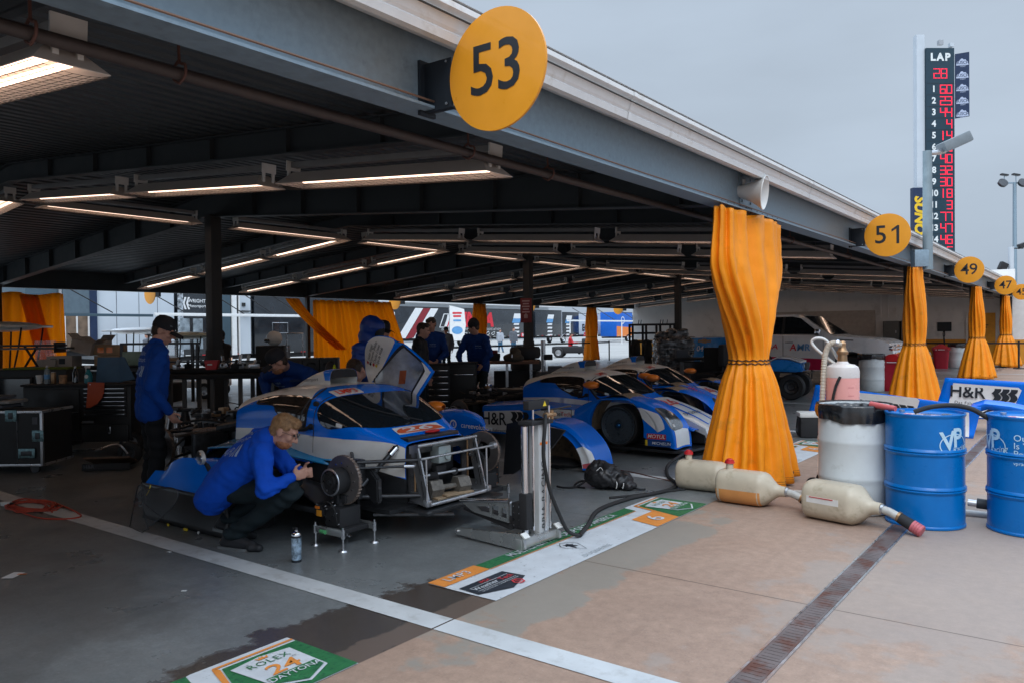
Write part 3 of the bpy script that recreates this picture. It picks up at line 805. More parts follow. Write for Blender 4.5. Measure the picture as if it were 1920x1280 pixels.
def barrel(x, y, label, r=.288, h=.90, bag=True, seed=1, z=.004):
    t = thing('barrel', label, 'barrel', (x, y, z), 0, 'pale plastic barrels used as bins')
    pr = [(0, .0), (r - .03, .0), (r - .006, .02), (r - .004, .24)]
    for c in (.30, .60): pr += [(r - .002, c - .03), (r + .004, c - .012), (r + .004, c + .012), (r - .002, c + .03)]
    pr += [(r - .004, h - .04), (r - .012, h), (r - .022, h), (r - .03, h - .05), (r - .03, h - .5), (0, h - .5)]
    MB().lathe(pr, 64).obj('body', m_wdrum, t, ang=50)
    if bag:
        rr = random.Random(seed)
        def P(u, v):
            a = 2 * PI * u
            w_ = .006 * sin(9 * a + seed) + .005 * sin(23 * a + 2 * seed) + .008 * NZ.noise((cos(a) * 3, sin(a) * 3, v * 5 + seed))
            if v < .5:
                q = v / .5; return V(((r - .035 - .05 * (1 - q) + w_ * .6) * cos(a), (r - .035 - .05 * (1 - q) + w_ * .6) * sin(a), lerp(h - .30, h + .012, q)))
            q = (v - .5) / .5; o = r + .008 + .010 * sin(PI * q) + w_ * (.25 + q * .8) + .004
            return V((o * cos(a), o * sin(a), lerp(h + .012, h - .105 - .035 * (.5 + .5 * sin(2 * a + seed)) - .006 * sin(7 * a), q)))
        MB().grid(P, 120, 18, cu=True).obj('bin_liner', m_bag, t, ang=70, recalc=False)
    return t
barrel(-1.67, 7.05, 'pale grey plastic barrel with black bin liner, beside the blue drum', seed=4)
barrel(-4.45, 20.5, 'pale grey plastic barrel with liner under the truck bumper, beside a red bin', seed=7)
barrel(-4.3, 33.6, 'small pale barrel half hidden behind the third curtain', seed=9)

# ------------------------------------------------------------------ fuel churns lying down
m_churn = mat('dirty translucent white plastic', (.50, .44, .34), .38, vary=.10, vscale=5, dirt=((.30, .25, .17), .54, .74, 7), spec=.4)
m_fuel = mat('amber fuel', (.56, .25, .08), .15, vary=.1)
m_pinkr = mat('pink red rubber', (.48, .12, .14), .55, vary=.15)
m_hosec = mat('cloudy hose', (.46, .45, .42), .3, vary=.15)
def churn(x, y, rz, label, cap=True, fuel=0., nozzle='black', L=.50, r=.152, scale=None, tilt=0):
    t = thing('fuel_churn', label, 'fuel churn', (x, y, .004), rz, 'fuel churns lying on the apron', ry=tilt)
    def sq(a, R_, e=.62):
        return math.copysign(abs(cos(a)) ** e, cos(a)) * R_, math.copysign(abs(sin(a)) ** e, sin(a)) * R_
    prof = [(-.5, .0), (-.5, .55), (-.492, .8), (-.47, .93), (-.43, .995), (-.2, 1.0), (.0, 1.0), (.22, 1.0), (.30, .985), (.36, .90), (.46, .62), (.56, .36), (.62, .31), (.70, .30), (.70, 0)]
    def P(u, v):
        i = v * (len(prof) - 1); k = min(int(i), len(prof) - 2); q = i - k
        X = lerp(prof[k][0], prof[k + 1][0], q) * L; rr = lerp(prof[k][1], prof[k + 1][1], q) * r
        e = lerp(1., .72, sstep(.35, .9, rr / r)); yy, zz = sq(2 * PI * u + .001, rr, e)
        return V((X, yy, zz + r))
    MB().grid(P, 48, (len(prof) - 1) * 2, cu=True).obj('body', m_churn, t, ang=40)
    if fuel:
        def F(u, v):
            p = P(u, lerp(.14, .62, v)); q = V((p.x, p.y * 1.004, (p.z - r) * 1.006 + r)); q.z = min(q.z, fuel * 2 * r); return q
        MB().grid(F, 48, 12, cu=True).obj('fuel', m_fuel, t, ang=40)
    if cap:
        mb = MB(); mb.cyl((-.16, 0, 2 * r - .01), (-.16, 0, 2 * r + .055), .033, n=16); mb.obj('filler_neck', m_churn, t)
        mb = MB(); mb.cyl((-.16, 0, 2 * r + .05), (-.16, 0, 2 * r + .075), .044, .04, 18); mb.sph((-.16, 0, 2 * r + .08), (.03, .03, .014), 12); mb.obj('filler_cap', m_red, t)
    if nozzle:
        pts = [(.68 * L, 0, r), (.82 * L, 0, r * .93), (.98 * L, 0, r * .72)]
        MB().tube(pts, .032, 14, 4).obj('spout_hose', m_hosec, t)
        for q in (.70, .95): MB().cyl((q * L, 0, r * (1.0 if q < .8 else .78)), (q * L + .018, 0, r * (.98 if q < .8 else .74)), .041, n=16).obj('hose_clamp', m_brass if q > .8 else m_alu, t)
        d = V((.22, 0, -.10)).normalized(); a = V((.98 * L, 0, r * .72))
        mb = MB(); mb.cyl(a, a + d * .10, .040, .044, 18); mb.obj('coupling', m_blk, t)
        mb = MB()
        for k in range(4): mb.cyl(a + d * (.10 + .019 * k), a + d * (.116 + .019 * k), .046, n=18)
        mb.cyl(a + d * .10, a + d * .178, .041, n=18); mb.obj('coupling_ring', m_pinkr, t)
    if scale:
        mb = MB(); mb.box((-.05, -r * .99 , r * 1.12), (.27, .004, .05)); mb.obj('gauge_strip', m_white, t)
        MB().box((-.06, -r * 1.012, r * 1.25), (.20, .004, .006)).obj('gauge_line', m_red, t)
    return t
churn(-3.05, 7.12, R(2), 'empty whitish fuel churn with red cap at the foot of the tallest curtain', L=.52, r=.142)
churn(-2.5, 6.76, R(-3), 'whitish fuel churn with amber fuel in it and a red cap on top', fuel=.46, L=.50, r=.148)
churn(-1.68, 6.56, R(-14), 'empty tan fuel churn lying against the barrels, no cap', cap=False, scale=True, L=.50, r=.155)
t = thing('coupling', 'dark coupling with pink rings poking out behind the blue fuel drum', 'hose coupling', (-.83, 7.05, .17), R(4))
mb = MB(); mb.cyl((0, 0, 0), (.10, 0, -.005), .028, n=14); mb.obj('spigot', m_alu, t); MB().cyl((.06, 0, 0), (.14, 0, -.005), .04, n=16).obj('collar', m_navy, t)
mb = MB(); [mb.cyl((.14 + .018 * k, 0, -.006), (.155 + .018 * k, 0, -.006), .037, n=16) for k in range(3)]; mb.obj('coupling_ring', m_pinkr, t)
o = MB().tube([(-2.25, 7.28, .04), (-2.0, 7.26, .05), (-1.75, 7.24, .05), (-1.2, 7.3, .03), (-.6, 7.36, .02), (.2, 7.4, .02)], .03, 12, 5).obj('clear_hose', m_hosec); tag(o, 'cloudy grey hose running on the ground behind the barrels', 'hose')

# ------------------------------------------------------------------ refuelling bottle on its trolley
t = thing('refuel_rig', 'tall clear bottle of pink fuel with corrugated hose on a wheeled trolley', 'fuel bottle', (-1.93, 7.72, .004))
m_pink = mat('pink fuel in bottle', (.80, .36, .32), .25, vary=.04, vscale=3)
m_bot = mat('milky bottle plastic', (.62, .57, .54), .3, vary=.05)
r = .148
MB().lathe([(0, .55), (r - .02, .55), (r, .575), (r, 1.09), (0, 1.09)], 40).obj('fuel', m_pink, t)
b = MB().lathe([(r + .001, 1.085), (r + .001, 1.15), (r - .01, 1.185), (r - .04, 1.205), (.06, 1.215), (.045, 1.235), (.0, 1.235)], 40).obj('bottle', m_bot, t)
for k in range(6): MB().mapped(cut(fill([(0, 0), (.06, 0), (.06, .004), (0, .004)]), .02), on_cyl(r, R(-58), .62 + .075 * k)).obj('scale_mark', m_pinkr, t)
MB().cyl((0, 0, 1.23), (0, 0, 1.30), .045, .04, 16).obj('valve_base', m_brass, t)
MB().lathe([(.0, 1.30), (.05, 1.30), (.055, 1.325), (.04, 1.34), (.03, 1.38), (.035, 1.40), (.02, 1.425), (0, 1.425)], 16).obj('valve', m_brass, t)
hp = [(.0, -.02, 1.385), (-.07, -.04, 1.405), (-.12, -.05, 1.36), (-.145, -.06, 1.25), (-.155, -.08, 1.0), (-.165, -.09, .7), (-.165, -.08, .45), (-.13, -.02, .32)]
MB().tube(hp, lambda q: .026 + .0025 * sin(q * 420), 12, 26).obj('corrugated_hose', mat('ribbed beige hose', (.50, .44, .36), .4), t)
MB().cyl((-.03, -.03, 1.40), (-.05, -.035, 1.41), .034, n=12).obj('hose_clamp', m_alu, t)
MB().tube([(-.06, .03, 1.20), (-.14, .02, 1.26), (-.24, -.02, 1.36), (-.27, -.03, 1.42), (-.22, -.03, 1.45), (-.14, .0, 1.42), (-.05, .05, 1.25)], .014, 10, 6).obj('handle', m_white, t)
MB().tube([(.02, -r - .012, 1.10), (-.02, -r - .02, 1.0), (-.06, -r - .012, .82), (-.09, -r, .7)], .013, 8, 5).obj('strap', m_blk, t)
mb = MB(); mb.box((0, 0, .535), (.36, .34, .02), .004)
for sx in (-1, 1):
    for sy in (-1, 1): mb.cyl((sx * .16, sy * .15, .10), (sx * .16, sy * .15, .53), .014, n=10)
mb.box((0, 0, .12), (.38, .36, .02), .004); mb.obj('trolley', m_alu, t)
for sx in (-1, 1):
    for sy in (-1, 1):
        w_ = MB().lathe([(.0, -.02), (.055, -.02), (.072, -.014), (.075, 0), (.072, .014), (.055, .02), (0, .02)], 24, M.Translation((sx * .22, sy * .17, .075)) @ M.Rotation(PI / 2, 4, 'X')).obj('wheel', m_rub, t)
        MB().lathe([(0, -.024), (.035, -.024), (.045, -.02), (.045, .02), (.035, .024), (0, .024)], 20, M.Translation((sx * .22, sy * .17, .075)) @ M.Rotation(PI / 2, 4, 'X')).obj('hub', m_alu, w_)
        MB().box((sx * .19, sy * .17, .11), (.06, .03, .03)).obj('wheel_bracket', m_alu, t)
o = MB().tube([(-1.17, 6.82, .885), (-1.06, 6.86, .925), (-.93, 6.92, .94), (-.80, 6.95, .92), (-.70, 6.97, .86), (-.62, 7.0, .80)], .019, 10, 6).obj('pump_hose', m_rub); tag(o, 'thick dark hose arching between the tops of the blue drums', 'hose')
o = MB().cyl((-1.50, 6.87, .925), (-1.30, 6.80, .905), .026, .022, 14).obj('hose_grip', mat('faded red grip', (.50, .10, .10), .5)); tag(o, 'faded red hose grip bridging the lined barrel and the blue drum', 'hose grip')

# ------------------------------------------------------------------ body panels standing behind the drums
m_blue = mat('racing blue paint', (.0, .165, .76), .22, vary=.05, coat=.15, spec=.32, rvary=.04)
m_wht = mat('white body paint', (.80, .81, .81), .3, vary=.05, coat=.6, rvary=.04)
m_cream = mat('cream white wrap', (.74, .72, .68), .35, vary=.06, coat=.4)
m_carb = mat('woven carbon', (.016, .017, .019), .38, vary=.5, vscale=160, coat=.3)
m_inner = mat('raw brown composite', (.24, .17, .11), .7, vary=.35, vscale=9, dirt=((.05, .04, .03), .5, .7, 14))
def hr_logo(parent, mtx, s=1., pale=False):
    label_on(parent, 'lettering', m_let_k, [shift(tex('H&R', .30 * s, .014 * s, wide=.92), -.20 * s, 0)] , mtx, .004)
    vs = []
    for k in range(3):
        x0 = (.16 + .118 * k) * s
        p = []
        for i in range(13): q = i / 12; p.append((x0 + (.045 * abs(sin(q * 2 * PI)) ** .8) * s, (-.12 + .26 * q) * s))
        for i in range(12, -1, -1): q = i / 12; p.append((x0 + .098 * s + (.045 * abs(sin(q * 2 * PI)) ** .8) * s, (-.12 + .26 * q) * s))
        vs.append(fill(p))
    label_on(parent, 'coil_emblem', m_let_k, vs, mtx, .004)
    label_on(parent, 'lettering', m_let_k, shift(tex('Das Fahrwerk!', .075 * s, .001, sp=1.1), -.14 * s, -.19 * s), mtx, .004)
def side_panel(x, y, L, h0, h1, label, white_at, rz=0, extra=None, stripe=True):
    t = thing('body_panel', label, 'body panel', (x, y, .004), rz, 'blue and white race car side panels')
    def P(u, v):
        h = lerp(h0, h1, u); return V((u * L - .20 * (1 - v) * (1 - u) + .10 * v * u, .05 * sin(v * PI) - .02 * v, h * v))
    MB().grid(P, 30, 8).obj('skin', m_blue, t, solid=.012)
    def on(poly, m, off, nm='patch'):
        mb = MB(); mb.mapped(cut(fill(poly), .08), lambda a, b: V((a, .05 * sin(min(1, b / lerp(h0, h1, a / L)) * PI) - .02 * b / lerp(h0, h1, a / L) - .0085 - off, b)))
        return mb.obj(nm, m, t, recalc=False)
    a, b, c = white_at
    on([(a, .02), (a + .12 * c, .44 * c + b), (a + 1.06 * c, .44 * c + b - .05), (a + 1.1 * c, .40 * c + b - .05), (a + .92 * c, .02)], m_wht, .002)
    hr_logo(t, frame((a + .52 * c, .008, .285 * c + b), (1, 0, (h1 - h0) / L), (0, 0, 1)), .98 * c)
    if extra: extra(t, on)
    return t
def ex1(t, on):
    on([(1.42, .02), (1.95, .36), (2.05, .36), (2.05, .02)], m_wht, .002)
    label_on(t, 'lettering', m_navy, shift(tex('Speed', .05, 0, .2), 1.62, .46, -.05), frame((0, .012, 0), (1, 0, 0), (0, 0, 1)), .004); label_on(t, 'lettering', mat('magenta lettering', (.5, .02, .2), .5), shift(tex('Combi', .05, .001, .2), 1.78, .452, -.05), frame((0, .012, 0), (1, 0, 0), (0, 0, 1)), .004)
side_panel(-3.5, 12.45, 2.1, .68, .44, 'blue side panel standing behind the drums, H&R patch half hidden by the fuel bottle', (.45, .19, .90), extra=ex1)
def ex2(t, on): on([(1.05, .02), (1.5, .38), (2.1, .44), (2.1, .02)], m_wht, .002)
side_panel(-2.12, 15.2, 2.1, .68, .60, 'blue side panel standing farther back, its H&R patch fully visible', (.0, .15, 1.0), extra=ex2)

t = thing('fender_shell', 'blue fender arch with careevolution lettering standing behind the right-hand fuel drum', 'fender', (-1.12, 13.1, .004), R(4))
ARC = [(-.45, .0), (-.44, .26), (-.36, .38), (-.2, .44), (.1, .41), (.5, .33), (.9, .25), (1.3, .2)]
LOW = [(-.38, .0), (-.37, .22), (-.30, .31), (-.16, .36), (.05, .30), (.20, .22), (.26, .02), (1.3, .02)]
def FZ(u, v):
    i = min(int(u * 7), 6); q = u * 7 - i; a = V((*LOW[i], 0)).lerp(V((*LOW[i + 1], 0)), q); b = V((*ARC[i], 0)).lerp(V((*ARC[i + 1], 0)), q)
    if v < .5: p = a.lerp(b, v * 2); return V((p.x, -.06 * sin(v * PI), p.y))
    return V((b.x, lerp(-.06, .42, v * 2 - 1), b.y + .04 * sin((v * 2 - 1) * PI)))
fz = MB().grid(FZ, 42, 20).obj('skin', m_blue, t, ang=60, solid=.01); label_on(fz, 'lettering', m_let_w, [shift(tex('careevolution', .085, .001), .66, .13), fill(disc(.05, 24, .31, .13), disc(.034, 24, .31, .13)[::-1])], frame((0, -.07, 0), (1, 0, 0), (0, 0, 1)), .004)
MB().grid(lambda u, v: V((-.06 + .31 * cos(lerp(PI, .05, u)), .02 + .4 * v, .34 * sin(lerp(PI, .05, u)))), 24, 6).obj('inner_lining', m_inner, t)
MB().box((-.42, -.1, .12), (.08, .06, .24), .01).obj('foot', m_navy, t)

# fender shell: swept arch, used loose here and on the cars
def fender_surface(outer=.95, inner=.46, side=-1, front=True):
    """param (u: rear foot -> over the top -> front foot, v: arch lip -> side -> shoulder -> inner edge)"""
    prof = [(-.86, .20), (-.80, .36), (-.66, .50), (-.46, .60), (-.22, .67), (.04, .69), (.26, .672), (.46, .615), (.62, .52), (.73, .40), (.785, .27), (.80, .10)]
    pts = crom([V((a, 0, b)) for a, b in prof], 4)
    n = len(pts) - 1
    def F(u, v):
        i = min(int(u * n), n - 1); p = pts[i].lerp(pts[i + 1], u * n - i)
        d = V((p.x, 0, p.z - .33)); L = d.length; d.normalize()
        ra = .385
        if p.z < .33 and p.x > 0: ra = min(L - .02, .385 / max(.3, d.x) if d.x > .3 else .385)
        lip = V((0, 0, .33)) + d * min(ra, L - .015)
        if v < .08: q = v / .08; y = lerp(outer - .07, outer - .012, q); w_ = lip
        elif v < .5: q = (v - .08) / .42; y = outer - .012 + .014 * sin(q * PI) - .02 * q; w_ = lip.lerp(p - d * .035, q)
        elif v < .68: q = (v - .5) / .18; a = q * PI / 2; y = outer - .032 - .07 * (1 - cos(a)); w_ = p - d * .035 * (1 - sin(a))
        else: q = (v - .68) / .32; y = lerp(outer - .102, inner, q); w_ = p + V((0, 0, -.01 * q + .012 * sin(q * PI)))
        return V((w_.x, side * y, w_.z))
    return F
def fender_inner(side=-1, outer=.95, inner=.46):
    def F(u, v):
        a = lerp(R(192), R(-14), u); return V((.392 * cos(a), side * lerp(outer - .06, inner + .02, v), .33 + .392 * sin(a)))
    return F
def fender_parts(t, side, wht=True, name='front_fender', lamp=True, m=None, inner=True):
    F = fender_surface(side=side)
    f = MB().grid(F, 66, 40).obj(name, m or m_blue, t, ang=50)
    if inner: MB().grid(fender_inner(side), 30, 6).obj('wheel_arch', m_inner, f)
    def on(nm, poly, m_, off=.0025, st=(.012, .03)):
        def G(u, v):
            u = min(max(u, .001), .999); v = min(max(v, .001), .999); e = 1e-3
            a = F(min(u + e, 1), v) - F(max(u - e, 0), v); b = F(u, min(v + e, 1)) - F(u, max(v - e, 0)); nrm = a.cross(b).normalized()
            p = F(u, v); c = V((p.x * .5, p.y * .85, .25))
            if nrm.dot(p - c) < 0: nrm.negate()
            return p + nrm * off
        return MB().mapped(cut(fill(poly), st), G).obj(nm, m_, f, recalc=False)
    if wht:
        on('white_flash', [(.66, .085), (.72, .085), (.90, .3), (.86, .42), (.72, .49), (.62, .30), (.60, .15)], m_wht); on('white_flash', [(.86, .62), (.985, .62), (.985, .95), (.88, .95)], m_wht)
    return f, on
# ------------------------------------------------------------------ pneumatic lifting jack
t = thing('lifting_jack', 'silver pneumatic lifting jack with tall twin column, black hose and two low forks', 'jack', (-3.28, 4.60, .009), R(-4))
m_jack = mat('anodised aluminium', (.50, .51, .50), .28, .85, vary=.08, vscale=4)
for sy in (-.2, .2):
    mb = MB(); w_ = .03
    pr = [(-.60, .02), (-.60, .055), (-.58, .07), (.03, .115), (.07, .10), (.085, .06), (.085, .02), (.06, .003)]
    mb.prism(pr, w_, M.Translation((0, sy + w_ / 2, 0)) @ M.Rotation(PI / 2, 4, 'X'), bev=.003); lg = mb.obj('fork_leg', m_jack, t)
    MB().cyl((-.57, sy - .03, .045), (-.57, sy + .03, .045), .012, n=12).obj('bolt', m_chr, lg)
mb = MB(); mb.box((.03, 0, .05), (.07, .44, .07), .006); mb.box((-.14, 0, .035), (.30, .36, .012), .002); mb.obj('cross_member', m_jack, t)
for sy in (-.21, .21): MB().box((.075, sy * .9, .11), (.05, .06, .012), .002, M.Rotation(R(35), 4, 'Y')).obj('end_cap', m_white, t)
mb = MB(); mb.box((.0, .06, .47), (.095, .115, .86), .012); mb.obj('column', mat('pale grey column', (.55, .56, .56), .4, .3, vary=.05), t)
mb = MB(); mb.cyl((-.02, -.075, .06), (-.02, -.075, .86), .026, n=20); mb.obj('piston', m_chr, t)
for (x, y, a, b_) in ((.06, .055, .10, .88), (.0, .0, .1, 1.0), (.045, .13, .10, 1.0)): MB().cyl((x, y, a), (x, y, b_), .0095, n=10).obj('guide_rod', m_chr, t)
MB().box((.0, .03, .885), (.13, .25, .03), .005).obj('top_plate', m_blk, t)
hd = MB().box((.0, .04, 1.01), (.055, .24, .065), .008).obj('head_block', m_blk, t)
label_on(hd, 'warning_sign', m_yel, fill([(-.022, -.018), (.022, -.018), (0, .022)]), frame((.029, .10, 1.015), (0, 1, 0), (0, 0, 1)), .001)
mb = MB(); mb.cyl((.055, .10, .93), (.055, .19, .93), .016, n=10); mb.cyl((.055, .15, .90), (.055, .15, .965), .014, n=10); mb.cyl((.055, .07, .93), (.055, .10, .93), .022, n=8); mb.obj('air_valve', m_brass, t)
mb = MB(); mb.tube([(-.02, .12, .965), (.06, .16, .97), (.10, .24, .98), (.12, .30, .985)], .007, 6, 4); mb.obj('lever', m_blk, t)
mb = MB(); mb.box((-.015, -.075, .25), (.075, .07, .26), .01); mb.box((-.10, -.02, .20), (.11, .10, .19), .004); mb.prism([(-.16, .14), (-.62, .20), (-.62, .18), (-.14, .10)], .16, M.Translation((0, .06, 0)) @ M.Rotation(PI / 2, 4, 'X')); ca = mb.obj('carriage', m_blk, t)
for i in range(4):
    for k in range(2): MB().cyl((-.13 + .055 * k, -.0705, .13 + .047 * i), (-.13 + .055 * k, -.0765, .13 + .047 * i), .007, n=8).obj('bolt', m_chr, ca)
arm = fill([(-.14, .30), (-.60, .245), (-.60, .235), (-.50, .185), (-.14, .155)], [(-.42, .20), (-.33, .20), (-.33, .25), (-.46, .232)], [(-.30, .195), (-.24, .19), (-.24, .265), (-.30, .255)], [(-.21, .19), (-.16, .185), (-.16, .265), (-.21, .25)])
mb = MB()
for yy in (-.12, -.108): mb.flat(arm, M.Translation((0, yy, 0)) @ M.Rotation(PI / 2, 4, 'X'))
mb.obj('arm_plate', m_jack, t, smooth=False); MB().cyl((-.14, -.114, .315), (-.63, -.114, .252), .018, n=14).obj('arm_tube', m_chr, t)
label_on(t, 'lettering', m_let_k, shift(tex('BRIA RACING', .075, .003, sp=1.1), 0, 0), frame((.0478, .06, .36), (0, 0, 1), (0, -1, 0)), .0008)
label_on(t, 'warning_label', m_orange, [fill([(-.02, -.015), (.02, -.015), (0, .02)]), shift(fill(rrect(.09, .02, .003)), 0, -.05)], frame((.0478, .06, .78), (0, 1, 0), (0, 0, 1)), .0008)
MB().tube([(.06, .07, .93), (.11, .0, .86), (.11, -.02, .65), (.10, .06, .40), (.10, .17, .20), (.11, .26, .06), (.16, .33, .02)], .014, 10, 8).obj('air_hose', m_rub, t)
o = MB().tube([(-3.10, 4.93, .028), (-3.22, 5.25, .025), (-3.42, 5.75, .022), (-3.42, 6.3, .022), (-3.30, 6.8, .022), (-3.36, 7.15, .022), (-3.62, 7.5, .022), (-3.85, 8.0, .05), (-3.9, 8.5, .10)], .018, 10, 8).obj('air_hose', m_rub); tag(o, 'black air hose snaking on the floor from the lifting jack to the second car', 'hose')
o = MB().tube([(-3.6, 6.25, .014), (-3.35, 6.7, .014), (-3.2, 7.0, .014)], .012, 8, 5).obj('cable', m_rub); 
tag(o, 'short grey cable beside the black air hose on the floor', 'cable')
o = MB().tube([(-4.6, 7.6, .012), (-4.1, 7.55, .012), (-3.6, 7.35, .012), (-3.2, 7.3, .012), (-2.9, 7.3, .012)], .007, 6, 6).obj('air_line', m_hang); tag(o, 'thin red air line running along the white line behind the backpack', 'hose')

# ------------------------------------------------------------------ backpack
def remesh(mb, name, m, parent, vox=.012, smooth=4, disp=None, ang=180, mats=None):
    o = mb.obj('t_', None, None, smooth=False, recalc=True)
    md = o.modifiers.new('r', 'REMESH'); md.mode = 'VOXEL'; md.voxel_size = vox
    if smooth: ms = o.modifiers.new('s', 'SMOOTH'); ms.factor = .5; ms.iterations = smooth
    dg = bpy.context.evaluated_depsgraph_get(); me = bpy.data.meshes.new_from_object(o.evaluated_get(dg)); bpy.data.objects.remove(o)
    if disp:
        me.calc_loop_triangles() if False else None
        no = [v.normal.copy() for v in me.vertices]
        for v, n_ in zip(me.vertices, no): v.co += n_ * disp(v.co)
    for p in me.polygons: p.use_smooth = True
    me.name = name; o2 = bpy.data.objects.new(name, me); COL.objects.link(o2); o2.parent = parent
    if m is not None: setm(o2, m)
    return o2
t = thing('backpack', 'crumpled black backpack slumped on the floor with its straps trailing', 'backpack', (-3.86, 6.68, .004), R(20))
m_pack = mat('black nylon', (.014, .014, .016), .45, vary=.35, vscale=25, bump=.3, bscale=50, spec=.6)
mb = MB(); mb.sph((-.05, 0, .12), (.19, .17, .125), 20); mb.sph((.10, .0, .085), (.15, .15, .085), 16); mb.sph((-.10, .02, .18), (.11, .12, .085), 16); mb.sph((.2, -.05, .045), (.08, .07, .045), 12); mb.box((-.03, -.09, .09), (.2, .12, .12), .04)
remesh(mb, 'pack', m_pack, t, .011, 3, lambda c: .009 * (1 - abs(NZ.noise(c * 11)) * 2.4) + .006 * NZ.noise(c * 30) + .004 * sin(c.x * 90 + 9 * NZ.noise(c * 6)))
mb = MB()
for q in ([(-.2, -.05, .08), (-.3, -.1, .02), (-.42, -.12, .008), (-.50, -.08, .01)], [(-.18, .0, .05), (-.28, .03, .05), (-.34, -.02, .008), (-.22, -.09, .008)], [(.22, -.02, .02), (.30, -.06, .02), (.36, -.02, .01)]): mb.tube(q, .011, 6, 5)
mb.obj('strap', m_pack, t)
mb = MB(); mb.tube([(-.06, -.1, .22), (-.03, -.135, .19), (-.05, -.15, .15)], .004, 5, 4); mb.tube([(-.06, -.1, .22), (-.10, -.13, .18), (-.12, -.15, .14)], .004, 5, 4); mb.tube([(.10, -.13, .11), (.11, -.155, .07), (.10, -.15, .03)], .005, 5, 4); mb.tube([(.16, -.12, .10), (.17, -.135, .07), (.16, -.13, .03)], .005, 5, 4); mb.obj('reflective_cord', m_white, t)

# ------------------------------------------------------------------ loose bodywork
t = thing('fender_shell', 'loose blue fender arch on the floor showing its raw brown inside, behind the lifting jack', 'fender', (-4.90, 7.42, .004), R(3))
def RO(a):
    d = math.degrees(a); return .405 + .035 * sstep(150, 90, d) + .10 * sstep(75, 12, d) * (1 - .5 * sstep(10, 0, d)), .98 if d > 60 else .98
def FS(u, v):
    a = lerp(R(172), R(4), u); ri = .385
    ro = ri + tab([(0, .13), (.25, .14), (.55, .095), (.75, .10), (.9, .13), (1, .14)], u)
    k = 1.10
    if v < .35: q = v / .35; r_ = lerp(ri, ro - .03, q); y = -.20 + .01 * sin(q * PI)
    elif v < .6: q = (v - .35) / .25; r_ = ro - .03 * (1 - sin(q * PI / 2)); y = -.19 + .06 * (1 - cos(q * PI / 2))
    else: q = (v - .6) / .4; r_ = ro; y = lerp(-.13, .26, q)
    return V((r_ * cos(a), y, max(.0, r_ * sin(a) * k)))
f = MB().grid(FS, 40, 24).obj('skin', m_blue, t, ang=60)
MB().grid(lambda u, v: V((.384 * cos(lerp(R(172), R(4), u)), lerp(-.195, .26, v), max(.001, .384 * 1.1 * sin(lerp(R(172), R(4), u))))), 36, 6).obj('inner_lining', m_inner, t)
MB().grid(lambda u, v: V((lerp(-.50, .50, u) * 1., .255 + .02 * sin(u * 9), lerp(0, .40 * sin(PI * lerp(.06, .94, u)) ** .7, v))), 20, 6).obj('back_lining', m_inner, t)
def FW(x, y): p = FS(x, y); c = V((0, 0, .1)); return p + V((0, -.003, 0)) + (p - c).normalized() * .002
MB().mapped(cut(fill([(.80, .0), (.82, .34), (.88, .56), (.985, .6), (.985, .0)]), (.02, .04)), FW).obj('white_flash', m_wht, f, recalc=False)
MB().mapped(cut(fill([(.95, .02), (.985, .02), (.985, .5), (.95, .5)]), (.02, .04)), lambda x, y: FW(x, y) + V((0, -.002, .001))).obj('red_sticker', mat('red sticker', (.55, .1, .12), .5), f, recalc=False)
mb = MB(); mb.sph((-.10, .0, .05), (.35, .16, .07), 16); o = mb.obj('floor_flap', m_carb, t)

t = thing('fender_shell', 'glossy blue fender with careevolution lettering behind the far brake disc', 'fender', (0, 5.95, 0))
ol = [(-5.60, .55), (-5.604, .611), (-5.491, .667), (-5.343, .709), (-5.198, .727), (-5.057, .725), (-4.919, .70), (-4.831, .664), (-4.785, .604)]
lo = [(-5.60, .52), (-5.60, .482), (-5.48, .43), (-5.35, .415), (-5.239, .416), (-5.11, .48), (-4.99, .542), (-4.853, .583), (-4.785, .60)]
def FC(u, v):
    i = u * 8; k = min(int(i), 7); q = i - k
    a = V((*ol[k], 0)).lerp(V((*ol[k + 1], 0)), q); b = V((*lo[k], 0)).lerp(V((*lo[k + 1], 0)), q)
    if v < .5: p = b.lerp(a, sstep(0, .5, v) if False else v / .5); y = .0 - .05 * sin(v * 2 * PI / 2)
    else: q_ = (v - .5) * 2; p = a + V((-.24 * q_, .035 * sin(q_ * PI), 0)); y = lerp(-.05, .26, q_)
    if .4 < v < .5: p.y -= .012 * (v - .4) / .1
    return V((p.x, y, p.y))
f = MB().grid(FC, 48, 20).obj('skin', m_blue, t, ang=70, solid=.008)
label_on(f, 'lettering', m_let_w, [shift(tex('careevolution', .072, .001), -4.90, .625), fill(disc(.045, 24, -5.20, .625), disc(.03, 24, -5.20, .625)[::-1]), shift(tex('E', .045, .002), -5.195, .625)], frame((0, -.058, 0), (1, 0, -.03), (0, 0, 1)) @ M.Translation((0, -.15, 0)), .003)
mb = MB(); mb.prism([(-5.6, .48), (-5.42, .42), (-5.24, .42), (-5.26, .62), (-5.35, .66), (-5.55, .60)], .02, M.Translation((0, -.06, 0)) @ M.Rotation(PI / 2, 4, 'X')); mb.obj('brake_duct', m_carb, t)
mb = MB(); mb.prism([(-4.80, .62), (-4.62, .66), (-4.1, .60), (-4.25, .42), (-4.72, .12), (-4.85, .1)], .03, M.Translation((0, .35, 0)) @ M.Rotation(PI / 2, 4, 'X')); mb.obj('inner_panel', m_carb, t)
for x in (-4.95, -5.3): MB().box((x, .2, .22), (.05, .3, .44), .01).obj('support', m_blk, t)

